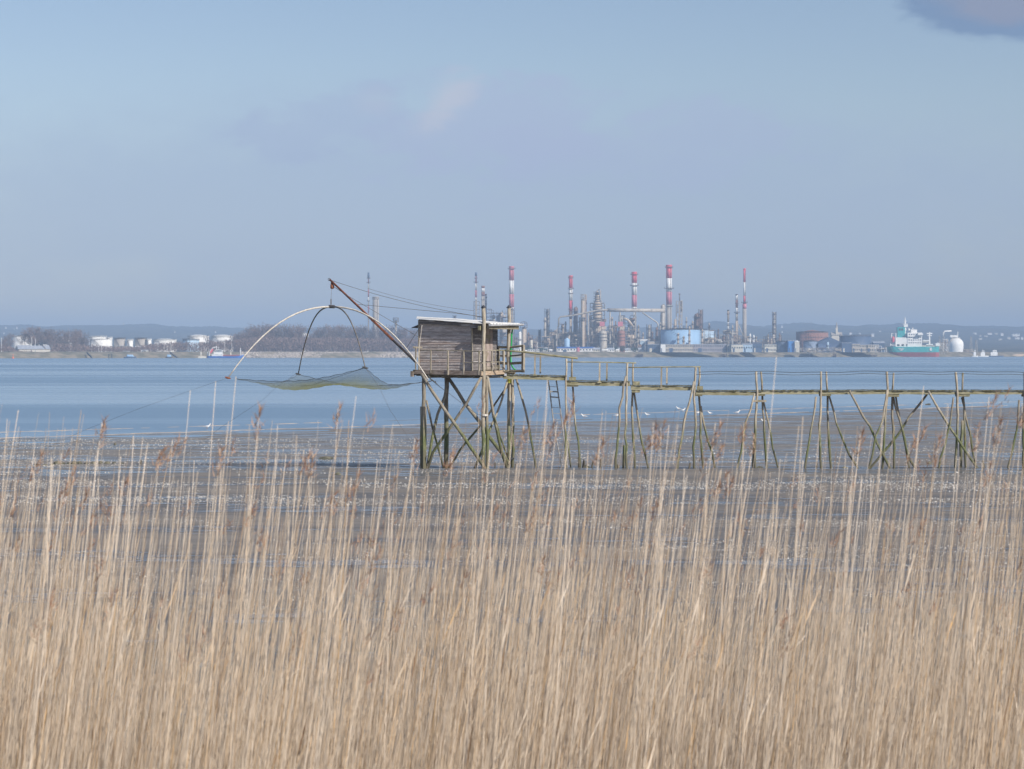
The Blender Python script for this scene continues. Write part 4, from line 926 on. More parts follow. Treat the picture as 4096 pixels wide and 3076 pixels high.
M_SLATE = mat('slate_roof', (.12, .13, .16), (.16, .17, .20), .7, scale=.5, coord='pos')
M_TAN = mat('tan_render', (.52, .46, .38), (.42, .37, .31), .85, scale=.2, coord='pos')

def stack(name, px, w, yt, yb, Y, bands, label, cat='chimney', mats=None, rings=(), wb=None, group=None, top_dark=False):
    """a chimney: bands = [(y_bottom, material index)] from the top down"""
    r = w / F * Y / 2; x = fx(px, Y); base = (x, Y, LAND - .3); z1 = fz(yt, Y)
    root = thing(name, base, label, cat, group); rb = (wb or w) / F * Y / 2
    y0 = yt; n = 20
    for (y1, m, r0_, r1_) in [(b + (None, None))[:4] for b in bands]:
        mb = MB(); ra = r if r0_ is None else r0_ / F * Y / 2; rc = ra if r1_ is None else r1_ / F * Y / 2
        zt, zb = fz(y0, Y), (LAND - .3 if y1 >= yb else fz(y1, Y)); mb.cyl(x, Y, zb, zt, rc, ra, n); mb.build('shaft', m, root, True); y0 = y1
    for (yr, ext) in rings:
        mb = MB(); mb.ring(x, Y, fz(yr, Y), r * .9, r * .1 + ext, .5, 18)
        for k in range(10): t = 2 * math.pi * k / 10; mb.tube([(x + (r + ext) * math.cos(t), Y + (r + ext) * math.sin(t), fz(yr, Y) + .4), (x + (r + ext) * math.cos(t), Y + (r + ext) * math.sin(t), fz(yr, Y) + 1.8)], .09, 4)
        mb.build('gallery', M_FRAME, root)
    mb = MB(); mb.cyl(x, Y, z1 - 1.2, z1 + .4, r * 1.07, r * 1.07, n); mb.build('rim', bands[0][1], root, True)
    mb = MB(); mb.tube([(x + r * .6, Y - rb * 1.02, LAND), (x + r * .6, Y - r * 1.04, z1 - 2)], .22, 4); mb.build('ladder', M_FRAME, root)
    return root
def column(px, w, yt, yb, Y, label, m=None, plats=4, lattice=False, head=True, name='process_column', cat='column', group=None, bends=True):
    r = w / F * Y / 2; x = fx(px, Y); z1 = fz(yt, Y); z0 = LAND - .3 if yb >= 1370 else fz(yb, Y)
    root = thing(name, (x, Y, z0), label, cat, group); m = m or M_STEEL
    mb = MB(); mb.lathe(x, Y, [(r * 1.15, z0), (r * 1.15, z0 + 3), (r, z0 + 4.5), (r, z1 - r), (r * .8, z1 - r * .35), (r * .3, z1)], 16); mb.build('shell', m, root, True)
    rs = random.Random(int(px * 3 + yt))
    for k in range(plats):
        z = z0 + (z1 - z0) * ((k + .7) / (plats + .2)); mb = MB(); e = max(.9, r * .45); a0 = rs.uniform(0, 6)
        mb.ring(x, Y, z, r * .95, e, .25, 12)
        for j in range(9): t = a0 + j * .7; mb.tube([(x + (r + e) * math.cos(t), Y + (r + e) * math.sin(t), z), (x + (r + e) * math.cos(t), Y + (r + e) * math.sin(t), z + 1.3)], .10, 3)
        mb.ring(x, Y, z + 1.25, r + e - .05, .14, .14, 10); mb.build('platform', M_FRAME, root)
    mb = MB(); mb.tube([(x + r * 1.25, Y - r * .3, z0), (x + r * 1.25, Y - r * .3, z1 - r), (x + r * .5, Y, z1 + r * .3), (x, Y, z1)], max(.22, r * .16), 6)
    mb.tube([(x - r * 1.1, Y - r * .2, z0), (x - r * 1.1, Y - r * .2, z1 * .8)], .2, 5); mb.build('riser_pipe', m, root, True)
    if lattice:
        mb = MB(); q = r * 1.8
        for sx, sy in ((-1, -1), (1, -1), (1, 1), (-1, 1)): mb.tube([(x + sx * q, Y + sy * q, z0), (x + sx * q, Y + sy * q, z1 + 1)], .2, 4)
        nl = max(3, int((z1 - z0) / 5)); 
        for k in range(nl + 1):
            z = z0 + (z1 - z0) * k / nl
            for (a, b) in (((-1, -1), (1, -1)), ((1, -1), (1, 1)), ((1, 1), (-1, 1)), ((-1, 1), (-1, -1))):
                mb.tube([(x + a[0] * q, Y + a[1] * q, z), (x + b[0] * q, Y + b[1] * q, z)], .16, 3)
                if k < nl and (k + a[0]) % 2: mb.tube([(x + a[0] * q, Y + a[1] * q, z), (x + b[0] * q, Y + b[1] * q, z + (z1 - z0) / nl)], .12, 3)
        mb.build('lattice', M_FRAME, root)
    return root
def tank(px0, px1, yt, Y, label, m, roof='cone', yb=None, ry=None, name='storage_tank', band=None, group=None, gird=0):
    x = fx((px0 + px1) / 2, Y); r = (px1 - px0) / 2 / F * Y; z1 = fz(yt, Y); z0 = LAND - .4
    zr = fz(ry, Y) if ry else z1 + r * .12
    root = thing(name, (x, Y + r, z0), label, 'storage tank', group); yc = Y + r
    mb = MB(); mb.lathe(x, yc, [(r, z0), (r, z1)], 40); mb.build('shell', m, root, True)
    mb = MB()
    if roof == 'dome': mb.lathe(x, yc, [(r * 1.01, z1), (r * .92, z1 + (zr - z1) * .35), (r * .7, z1 + (zr - z1) * .7), (r * .35, z1 + (zr - z1) * .95), (.4, zr)], 40)
    else: mb.lathe(x, yc, [(r * 1.01, z1 - .05), (.5, zr)], 40)
    mb.build('roof', m if m is not M_BLUET else M_PALEB, root, True)
    mb = MB(); mb.ring(x, yc, z1 - .4, r, .35, .35, 40)
    for k in range(36):
        t = 2 * math.pi * k / 36; p = (x + (r + .2) * math.cos(t), yc + (r + .2) * math.sin(t), z1); mb.tube([p, (p[0], p[1], z1 + 1.2)], .08, 3)
    mb.ring(x, yc, z1 + 1.1, r + .15, .12, .12, 40); mb.build('handrail', M_WHT if m is M_WHT else M_FRAME, root)
    for g in range(gird): mb = MB(); mb.ring(x, yc, z0 + (z1 - z0) * (g + 1) / (gird + 1), r, .5, .35, 40); mb.build('wind_girder', M_FRAME if m is M_RUSTT else M_STEEL, root)
    if gird:
        mb = MB()
        for k in range(60): t = 2 * math.pi * k / 60; mb.tube([(x + (r + .3) * math.cos(t), yc + (r + .3) * math.sin(t), z0), (x + (r + .3) * math.cos(t), yc + (r + .3) * math.sin(t), z1)], .16, 3)
        mb.build('stiffener', mat('pinkish_stiffeners', (.42, .27, .24), (.34, .2, .18), .8, scale=.3, coord='pos'), root)
    if band: mb = MB(); mb.lathe(x, yc, [(r + .1, z0), (r + .1, z0 + (z1 - z0) * band[0])], 40); mb.build('base_band', band[1], root, True)
    mb = MB(); 
    for k in range(14):
        t = -math.pi / 2 + .7 - k * .09; mb.box((x + (r + .5) * math.cos(t), yc + (r + .5) * math.sin(t), z0 + (z1 - z0) * (k + .5) / 14), (1.2, .9, .18), t)
    mb.build('spiral_stair', M_FRAME, root)
    return root
def building(px0, px1, yt, Y, label, m, dep=18, roof='flat', yr=None, mr=None, rows=1, n=6, name='industrial_building', yb=None, cat='building', wins=True, group=None, rz=0, door=True, gx=True, z0=None):
    x0, x1 = fx(px0, Y), fx(px1, Y); W = x1 - x0; z0 = LAND - .4 if z0 is None else z0; z1 = fz(yt, Y); c = ((x0 + x1) / 2, Y + dep / 2)
    root = thing(name, (c[0], c[1], z0), label, cat, group); mr = mr or M_ROOFG
    mb = MB(); mb.box((c[0], c[1], (z0 + z1) / 2), (W, dep, z1 - z0))
    ob = mb.build('wall', m, root)
    zr = fz(yr, Y) if yr else z1 + 2
    mb = MB(); e = .4
    if roof == 'flat': mb.box((c[0], c[1], z1 + .2), (W + .6, dep + .6, .5)); 
    elif roof == 'gable':       # ridge runs along x
        vs = [(x0 - e, Y - e, z1 - .1), (x1 + e, Y - e, z1 - .1), (x1 + e, Y + dep + e, z1 - .1), (x0 - e, Y + dep + e, z1 - .1), (x0 - e, Y + dep / 2, zr), (x1 + e, Y + dep / 2, zr)]
        mb.add(vs, [(0, 1, 5, 4), (2, 3, 4, 5), (0, 4, 3), (1, 2, 5), (0, 3, 2, 1)])
    else:                       # ridge runs away from the eye
        vs = [(x0 - e, Y - e, z1 - .1), (x1 + e, Y - e, z1 - .1), (x1 + e, Y + dep + e, z1 - .1), (x0 - e, Y + dep + e, z1 - .1), (c[0], Y - e, zr), (c[0], Y + dep + e, zr)]
        mb.add(vs, [(0, 4, 5, 3), (1, 2, 5, 4), (0, 1, 4), (2, 3, 5), (0, 3, 2, 1)])
    mb.build('roof', mr, root)
    if wins and n:
        hh = (z1 - z0)
        for r_ in range(rows):
            for k in range(n):
                ww = W / n * .5; mb = MB(); mb.box((x0 + W * (k + .5) / n, Y - .06, z0 + hh * (r_ + .62) / rows), (ww, .2, min(1.8, hh / rows * .35))); mb.build('window', M_GLASS, root)
    if door: mb = MB(); mb.box((x0 + W * .2, Y - .09, z0 + min(2.4, (z1 - z0) * .35)), (min(4, W * .15), .2, min(4.4, (z1 - z0) * .6))); mb.build('door', M_DKBLUE if m is not M_DKBLUE else M_CREAM, root)
    if rz: root.rotation_euler = (0, 0, rz)
    return root
def unit(px0, px1, yt, Y, label, seed, dep=22, vessels=3, dens=1.0, yb=None, tops=True, m=None):
    """an open steel process structure: storeys, bracing, pipes and vessels inside"""
    rs = random.Random(seed); x0, x1 = fx(px0, Y), fx(px1, Y); z0 = LAND - .3; z1 = fz(yt, Y); W = x1 - x0
    root = thing('process_structure', ((x0 + x1) / 2, Y + dep / 2, z0), label, 'process structure')
    nx = max(2, int(W / 6)); nz_ = max(2, int((z1 - z0) / 4.5)); m = m or M_FRAME
    prof = [1.0 if not tops else rs.uniform(.62, 1.0) for _ in range(nx)]; prof[rs.randrange(nx)] = 1.0
    mb = MB()
    for i in range(nx + 1):
        h = z0 + (z1 - z0) * max(prof[max(0, i - 1)], prof[min(nx - 1, i)])
        for yy in (Y, Y + dep): mb.box((x0 + W * i / nx, yy, (z0 + h) / 2), (.45, .45, h - z0))
    mb.build('upright', m, root)
    mb = MB()
    for k in range(1, nz_ + 1):
        z = z0 + (z1 - z0) * k / nz_
        for i in range(nx):
            if (z - z0) / (z1 - z0) <= prof[i] + .02:
                xa, xb = x0 + W * i / nx, x0 + W * (i + 1) / nx
                for yy in (Y, Y + dep): mb.box(((xa + xb) / 2, yy, z), (xb - xa, .35, .4))
                if rs.random() < .45: mb.box(((xa + xb) / 2, Y + dep / 2, z + .12), (xb - xa - .5, dep, .12))
                if rs.random() < .5: mb.tube([(xa, Y - .1, z), (xb, Y - .1, z - (z1 - z0) / nz_)], .14, 3)
                if rs.random() < .5: mb.box(((xa + xb) / 2, Y - .2, z + 1.2), (xb - xa, .1, .12))
    mb.build('storey_frame', m, root)
    for k in range(vessels):
        x = x0 + W * rs.uniform(.08, .92); y = Y + dep * rs.uniform(.1, .8); r = rs.uniform(1.1, 2.6); i = min(nx - 1, int((x - x0) / W * nx)); zt = z0 + (z1 - z0) * prof[i] * rs.uniform(.45, 1.02)
        mb = MB(); mv = rs.choice((M_STEEL, M_BEIGE, M_BROWN, M_STEEL))
        if rs.random() < .7: zb = max(z0, zt - rs.uniform(7, 20)); mb.lathe(x, y, [(r * .3, zb), (r, zb + r * .5), (r, zt - r * .5), (r * .3, zt)], 12)
        else: L = rs.uniform(3, 6); mb.tube([(x - L, y, zt - r), (x - L + .6, y, zt - r), (x + L - .6, y, zt - r), (x + L, y, zt - r)], [r * .5, r, r, r * .5], 12)
        mb.build('vessel', mv, root, True)
    for k in range(int(4 + dens * W / 4)):
        x = x0 + W * rs.random(); y = Y + rs.choice((-.8, dep * rs.random())); z = z0 + (z1 - z0) * rs.uniform(.1, .8); mb = MB(); r = rs.uniform(.14, .42)
        pts = [Vector((x, y, z))]
        for _ in range(rs.randint(2, 4)):
            ax = rs.choice((0, 0, 2, 2)); d = Vector((0, 0, 0)); d[ax] = rs.choice((-1, 1)) * rs.uniform(4, 12); q = pts[-1] + d
            q.x = min(max(q.x, x0), x1); q.z = min(max(q.z, z0 + 1), z0 + (z1 - z0) * .98)
            if (q - pts[-1]).length > .5: pts.append(q)
        if len(pts) > 1: mb.tube(pts, r, 5); mb.build('pipe', rs.choice((M_STEEL, M_BEIGE, M_FRAME)), root)
    return root
def bigpipe(pts, r, Y, label, m=None, name='overhead_pipe', sup=()):
    q = [Vector((fx(a, Y), Y, fz(b, Y))) for a, b in pts]; mb = MB(); mb.tube(q, r, 12)
    root = thing(name, (q[0].x, Y, LAND), label, 'pipe'); mb.build('duct', m or M_STEEL, root, True)
    mb = MB(); L = 0
    for a, b in zip(q, q[1:]):
        k = max(1, int((b - a).length / 12))
        for i in range(1, k): c = a.lerp(b, i / k); d = (b - a).normalized() * .25; mb.tube([c - d, c + d], r * 1.08, 12)
    if mb.v: mb.build('flange', M_CONC, root)
    for sx, sy in sup: mb = MB(); mb.tube([(fx(sx, Y), Y + .2, LAND - .2), (fx(sx, Y), Y + .2, fz(sy, Y) - r * .8)], .9, 8); mb.build('support', M_STEEL, root)
    return root
def mast(px, yt, Y, label, r=.18, name='light_pole', cat='pole', m=None, arm=True, group=None, yb=None):
    x = fx(px, Y); mb = MB(); z1 = fz(yt, Y); z0 = LAND - .3
    mb.tube([(x, Y, z0), (x, Y, z1)], [r * 1.3, r * .8], 5)
    if arm: mb.box((x, Y, z1), (1.3, .5, .4)); mb.box((x, Y, z0 + .3), (.8, .8, .6))
    return solo(mb, name, m or M_WHT, label, cat, group)

RW, RK = M_RED, M_WHT
# chimneys and flares, left to right
stack('flare_stack', 1474, 5.5, 1091, 1363, 2700, [(1112, M_DKBLUE, 8, 8), (1134, M_PINK, 4, 4), (1158, M_WHT, 5, 5), (1188, M_PINK), (1224, M_WHT), (1251, M_PINK), (1400, M_CONC)], 'very thin flare stack in faded red and white bands, left of the broad grey chimney', 'flare stack', rings=((1115, 1.2), (1132, 1.4), (1205, .8)))
stack('chimney', 1503, 25, 1188, 1362, 2680, [(1400, M_CONC)], 'broad plain grey concrete chimney under the boom of the hut', rings=((1197, .3), (1318, .3)))
column(1583, 8, 1282, 1400, 2700, 'short pale column under a round cage, between grey chimney and hut', M_STEEL, 3, False)
mb = MB(); x_ = fx(1583, 2700)
for k in range(12): t = 2 * math.pi * k / 12; mb.tube([(x_ + 3.3 * math.cos(t), 2700 + 3.3 * math.sin(t), fz(1289, 2700)), (x_ + 3.3 * math.cos(t), 2700 + 3.3 * math.sin(t), fz(1271, 2700))], .2, 3)
mb.ring(x_, 2700, fz(1288, 2700), 3.2, .3, .4); mb.ring(x_, 2700, fz(1280, 2700), 3.2, .3, .3); mb.ring(x_, 2700, fz(1272, 2700), 3.2, .3, .4); solo(mb, 'round_cage', M_FRAME, 'dark round cage on top of the short column left of the hut', 'cage')
column(1818, 7, 1263, 1400, 2750, 'dark topped column just showing above the hut roof', M_FRAME, 5, True)
stack('flare_stack', 1904, 8, 1091, 1205, 2720, [(1104, M_DKBLUE, 9, 8), (1132, M_PINK, 5, 5), (1161, M_WHT), (1190, M_PINK), (1204, M_WHT), (1400, M_STEEL, 9, 9)], 'thin red and white flare stack with a dark tip, rising above the hut roof', 'flare stack', rings=((1115, .5), (1130, 1.6)))
unit(1895, 1918, 1206, 2720, 'tall narrow steel tower round the flare stack behind the hut roof', 3, 8, 2, 3, tops=False)
stack('chimney', 1932, 14, 1145, 1300, 2700, [(1153, M_RUSTT, 10, 13), (1168, M_WHT), (1185, M_RUSTT), (1400, M_STEEL)], 'medium chimney with rusty cap and one white band, left of the biggest striped one', rings=((1200, .4), (1225, .4)))
stack('chimney', 1943, 8.5, 1177, 1300, 2730, [(1185, M_RUSTT, 5, 5), (1201, M_WHT), (1400, M_STEEL)], 'slim chimney with a white band hugging the right side of a thicker one', rings=((1192, .4), (1218, .4)))
stack('chimney', 2046, 20, 1066, 1240, 2700, [(1122, M_PINK), (1177, M_WHT), (1230, M_PINK), (1237, M_WHT), (1400, M_STEEL, 15, 19)], 'tall pale pink and white banded chimney directly behind the hut porch post', rings=((1076, 1.6), (1236, .8)))
unit(1945, 2030, 1236, 2760, 'mass of dark process steelwork seen over and through the hut', 5, 30, 12, 2.2)
unit(2034, 2058, 1242, 2690, 'open steel tower under the pale pink and white chimney', 8, 14, 2, 2, tops=False)
column(2095, 17, 1308, 1380, 2650, 'stout beige column with a domed open cage on top, right of the hut', M_BEIGE, 0, False)
mb = MB(); x_ = fx(2095, 2650)
for k in range(10):
    t = 2 * math.pi * k / 10; r_ = 4.2; p = lambda rr, yy: (x_ + rr * math.cos(t), 2650 + rr * math.sin(t), fz(yy, 2650)); mb.tube([p(r_, 1312), p(r_, 1294), p(r_ * .75, 1289), p(.1, 1286)], .22, 3)
for yy in (1311, 1303, 1295): mb.ring(x_, 2650, fz(yy, 2650), 4.1, .3, .3)
solo(mb, 'round_cage', M_FRAME, 'domed open cage crowning the stout beige column right of the hut', 'cage')
column(2079, 11, 1327, 1380, 2640, 'short white upright vessel left of the domed cage column', M_WHT, 1, False)
column(2113, 6, 1330, 1380, 2670, 'thin brown column right of the domed cage column', M_BROWN, 3, False)
tank(2118, 2131, 1358, 2640, 'tiny cream tank right of the domed cage column', M_CREAM)
unit(2058, 2090, 1335, 2700, 'low tangle of pale pipes beside the short white vessel', 12, 20, 5, 2)
column(2189, 11, 1237, 1380, 2680, 'tallest of the silver columns between the hut and the red stack', M_STEEL, 6, True)
column(2180, 8, 1270, 1380, 2660, 'slim silver column standing close left of a taller one', M_STEEL, 4, False)
column(2158, 6, 1320, 1380, 2690, 'short dark column left of the silver pair', M_FRAME, 4, True)
unit(2150, 2215, 1345, 2640, 'low pipework round the feet of the two silver columns', 14, 18, 5, 1.6)
stack('chimney', 2283, 15, 1103, 1357, 2650, [(1153, M_RED), (1202, M_WHT), (1245, M_RED), (1275, M_BROWN, 15, 13), (1400, M_BEIGE, 11, 11)], 'strong red and white chimney wrapped in ladders, leftmost of the vivid red ones', rings=((1112, 1.0), (1156, 1.2), (1175, .9), (1240, .9), (1262, 1.)))
column(2302, 15, 1228, 1380, 2690, 'fat rusty vessel with flat dark cap against the right of the red stack', M_BROWN, 4, False)
unit(2205, 2262, 1296, 2650, 'dark structure left of the red laddered chimney', 17, 26, 7, 2)
unit(2262, 2322, 1330, 2630, 'cluttered pipework at the foot of the red laddered chimney', 19, 20, 7, 2)
column(2331, 15, 1195, 1380, 2640, 'thick beige twin column with a cage head right of the red laddered chimney', M_BEIGE, 1, False)
mb = MB(); x_ = fx(2334, 2640)
for k in range(10): t = 2 * math.pi * k / 10; mb.tube([(x_ + 3.3 * math.cos(t), 2640 + 3.3 * math.sin(t), fz(1200, 2640)), (x_ + 3.3 * math.cos(t), 2640 + 3.3 * math.sin(t), fz(1177, 2640))], .18, 3)
for yy in (1198, 1190, 1182, 1178): mb.ring(x_, 2640, fz(yy, 2640), 3.2, .3, .3)
solo(mb, 'round_cage', M_BEIGE, 'pale open cage on the head of the thick beige column', 'cage')
column(2343, 5, 1180, 1380, 2650, 'slender brown column along the right side of the thick beige one', M_BROWN, 3, False)
# the reactor tower
def reactor():
    Y = 2660; x = fx(2389, Y); root = thing('reactor_tower', (x, Y, LAND), 'bulky stepped reactor tower with a gooseneck pipe, tallest vessel in the refinery middle', 'tower')
    k = Y / F; r1, r2 = 10.5 * k, 17 * k
    mb = MB(); mb.lathe(x, Y, [(r2, LAND), (r2, fz(1215, Y)), (r1 * 1.05, fz(1205, Y)), (r1, fz(1203, Y)), (r1, fz(1186, Y)), (r1 * .8, fz(1183, Y)), (r1 * .8, fz(1175, Y)), (r1 * .35, fz(1170, Y)), (r1 * .3, fz(1162, Y))], 24); mb.build('vessel', M_BEIGE, root, True)
    mb = MB(); mb.tube([(x + 1, Y - 1, fz(1162, Y)), (x + 1.5, Y - 1, fz(1158.5, Y)), (x + 8 * k, Y - 1, fz(1157, Y)), (x + 12 * k, Y - 2, fz(1160, Y)), (x + 12.5 * k, Y - 2, fz(1200, Y)), (x + 17.5 * k, Y - 2, fz(1208, Y)), (x + 18 * k, Y - 2, fz(1240, Y)), (x + 18 * k, Y - 2, LAND)], 2.0 * k, 8); mb.build('gooseneck_pipe', M_STEEL, root, True)
    for yy, rr in ((1170, r1), (1176, r1), (1187, r1), (1196, r1), (1206, r1 * 1.1), (1216, r2), (1226, r2), (1236, r2), (1246, r2), (1258, r2), (1272, r2)):
        mb = MB(); mb.ring(x, Y, fz(yy, Y), rr * .95, 1.6, .3, 20)
        for j in range(12): t = j * .52; mb.tube([(x + (rr + 1.4) * math.cos(t), Y + (rr + 1.4) * math.sin(t), fz(yy, Y)), (x + (rr + 1.4) * math.cos(t), Y + (rr + 1.4) * math.sin(t), fz(yy, Y) + 1.6)], .11, 3)
        mb.build('platform', M_FRAME, root)
reactor()
unit(2362, 2420, 1212, 2675, 'dense steelwork climbing behind the stepped reactor tower', 23, 20, 5, 3)
unit(2358, 2435, 1262, 2640, 'dark lower structure in front of the stepped reactor tower', 24, 22, 8, 2.5)
unit(2435, 2500, 1290, 2640, 'dark structure between the two squat reactors', 26, 24, 8, 2.2)
unit(2478, 2545, 1262, 2690, 'steel tower right of the rusty squat reactor', 27, 20, 7, 2.4)
unit(2500, 2560, 1318, 2630, 'low dark pipework at the foot of the white pipe leg', 28, 18, 6, 2)
for (px, m_, lb, lb2) in ((2412, M_STEEL, 'grey squat reactor below the stepped tower', 'boxy pinkish hopper on the grey squat reactor'), (2485, M_RUSTT, 'rusty squat reactor right of the grey one', 'boxy pinkish hopper on the rusty squat reactor')):
    Y = 2610; x = fx(px, Y); k = Y / F; root = thing('squat_reactor', (x, Y, LAND), lb, 'vessel')
    mb = MB(); mb.lathe(x, Y, [(16 * k, LAND), (16 * k, fz(1332, Y)), (12 * k, fz(1324, Y)), (5 * k, fz(1321, Y))], 24); mb.build('shell', m_, root, True)
    for yy in (1336, 1350, 1362): mb = MB(); mb.ring(x, Y, fz(yy, Y), 16 * k, .9, .3, 24); mb.build('platform', M_FRAME, root)
    mb = MB(); mb.box((x - 1, Y, (fz(1287, Y) + fz(1305, Y)) / 2), (20 * k, 6, 18 * k)); hb = mb.build('hopper', M_PINK, root)
    mb = MB(); mb.box((x + 1, Y - .1, (fz(1305, Y) + fz(1318, Y)) / 2), (19 * k, 5, 13 * k)); mb.build('hopper_base', M_BEIGE, root)
stack('chimney', 2537, 21, 1089, 1247, 2700, [(1132, M_RED), (1180, M_WHT), (1228, M_PINK), (1234, M_WHT), (1400, M_WHT, 9, 9)], 'red and white chimney rising above the long overhead pipe', rings=((1099, 1.6), (1143, 2.0)))
bigpipe([(2428, 1240), (2500, 1241), (2659, 1242)], 2.1, 2640, 'huge horizontal silver pipe running from the reactor tower to the grey based chimney', sup=((2542, 1242), (2440, 1240), (2480, 1240)))
bigpipe([(2234, 1308), (2235, 1274), (2242, 1267), (2275, 1264), (2300, 1260), (2398, 1240), (2430, 1240)], 1.0, 2630, 'thinner bent silver pipe sloping down left from the huge one', sup=((2353, 1250),))
bigpipe([(2569, 1250), (2628, 1290), (2632, 1298), (2632, 1310)], .8, 2638, 'thin pipe slanting down right under the huge pipe')
bigpipe([(2492, 1275), (2506, 1277), (2514, 1282), (2529, 1303)], 1.5, 2625, 'thick yellowish elbow pipe above the rusty squat reactor', M_BEIGE)
stack('chimney', 2676, 23, 1061, 1316, 2680, [(1113, M_RED), (1167, M_WHT), (1219, M_PINK), (1400, M_CONC)], 'tallest striped chimney with a grey foot, behind the sky blue tank', rings=((1070, 1.6), (1154, 2.6), (1226, 1.0)))
column(2651, 17, 1218, 1380, 2660, 'silver column hugging the left side of the tallest chimney', M_STEEL, 3, False)
column(2627, 9, 1308, 1380, 2650, 'small brown stack below the end of the slanting thin pipe', M_BROWN, 3, False)
column(2596, 10, 1300, 1380, 2760, 'hazy pale column in the gap left of the sky blue tank', M_STEEL, 3, True)
stack('lattice_tower', 2718, 4, 1175, 1313, 2700, [(1205, M_STEEL), (1400, M_STEEL, 5, 5)], 'slender tower wrapped in scaffolding right of the tallest chimney', 'tower', rings=((1180, .4),))
unit(2706, 2729, 1204, 2700, 'pale scaffold frame around the slender tower', 31, 8, 1, 3, tops=False, m=M_STEEL)
column(2700, 7, 1277, 1380, 2690, 'small beige column left of the scaffolded tower', M_BEIGE, 2, False)
column(2788, 24, 1254, 1380, 2700, 'fat brown reactor above the right end of the sky blue tank', M_BROWN, 4, False)
column(2803, 9, 1240, 1380, 2690, 'brown column with dark head on the right side of the fat reactor', M_BROWN, 4, True)
column(2836, 5, 1293, 1380, 2700, 'single thin column over the right hand pale tank', M_STEEL, 3, False)
tank(2648, 2806, 1317, 2600, 'big sky blue storage tank in the middle of the refinery', M_BLUET, 'cone', ry=1314)
tank(2780, 2860, 1319, 2680, 'paler blue tank half hidden behind the big sky blue one', M_PALEB, 'cone', ry=1317)
for px, yt, lb in ((2712, 1332, 'left and smallest column in front of the sky blue tank'), (2734, 1345, 'short beige column in front of the middle of the sky blue tank'), (2757, 1306, 'tall narrow column in front of the sky blue tank'), (2809, 1318, 'column in front of the right edge of the sky blue tank')):
    column(px, 6, yt, 1380, 2585, lb, M_BEIGE, 4, False)
unit(2818, 2862, 1322, 2640, 'steel structure right of the sky blue tank', 33, 18, 6, 2); unit(2862, 2900, 1350, 2640, 'low steelwork between blue tank and the white footed column', 34, 18, 4, 2)
stack('chimney', 2913, 8.5, 1240, 1400, 2680, [(1245, M_FRAME), (1288, M_BEIGE), (1296, M_WHT), (1305, M_STEEL), (1320, M_WHT), (1400, M_STEEL)], 'slim capped beige stack with two white patches, left of two taller stacks', rings=((1258, .4), (1322, 1.6)))
stack('chimney', 2947, 10, 1178, 1400, 2690, [(1182, M_FRAME), (1200, M_WHT), (1231, M_RUSTT), (1250, M_WHT), (1283, M_STEEL), (1400, M_BEIGE, 11, 12)], 'stack with two cream bands and a rusty band, left of the last striped chimney', rings=((1216, .4), (1252, 1.8)))
stack('chimney', 2978, 9.6, 1075, 1370, 2700, [(1129, M_RED), (1183, M_WHT), (1212, M_RED), (1216, M_RED, 10, 16), (1235, M_PINK, 16, 16), (1400, M_CONC, 16, 17)], 'thin bright red and white chimney with a thicker grey foot, rightmost of all', rings=((1212, 2.2),))
bigpipe([(2953, 1297), (2974, 1347)], .5, 2660, 'thin slanting pipe between the two right hand stacks')
unit(2888, 2925, 1322, 2650, 'dark structure under the slim capped stack', 36, 18, 4, 2); unit(2928, 2975, 1325, 2650, 'dark structure under the cream and rust banded stack', 37, 18, 5, 2)
unit(2985, 3060, 1352, 2660, 'low pale pipework right of the rightmost striped chimney', 38, 18, 7, 2)
column(3000, 5, 1335, 1380, 2650, 'left of two small white columns right of the last striped chimney', M_WHT, 2, False); column(3006 + 9, 4, 1340, 1380, 2650, 'right of two small white columns right of the last striped chimney', M_WHT, 2, False)
column(3097, 8, 1250, 1380, 2700, 'lone ragged column with side brackets, last tall one on the right', M_STEEL, 8, True)
unit(3062, 3126, 1330, 2680, 'steelwork around the foot of the lone ragged column', 40, 22, 8, 2.2)
# back rows that fill the refinery between its tall pieces
for k, (a, b, yt, lb) in enumerate(((2066, 2150, 1352, 'behind the small tanks right of the hut'), (2110, 2150, 1342, 'left of the silver columns'), (2196, 2240, 1322, 'right of the tallest silver column'), (2228, 2300, 1318, 'behind the red laddered chimney'), (2300, 2365, 1310, 'behind the thick beige twin column'),
        (2420, 2480, 1306, 'behind the grey squat reactor'), (2470, 2560, 1326, 'behind the rusty squat reactor'), (2545, 2600, 1352, 'right of the long pipe leg'), (2590, 2650, 1345, 'left behind the sky blue tank'), (2640, 2700, 1296, 'at the foot of the tallest chimney'), (2735, 2790, 1300, 'behind the fat brown reactor'), (2840, 2900, 1340, 'between pale tank and capped stack'),
        (2955, 3000, 1345, 'at the foot of the rightmost chimney'), (3040, 3110, 1356, 'behind the cream office'))):
    unit(a, b, yt, 2740 + 12 * (k % 3), 'tangled steelwork and pipes ' + lb, 200 + k, 20, 9, 3, m=(M_FRAME, M_BROWN, M_STEEL)[k % 3])
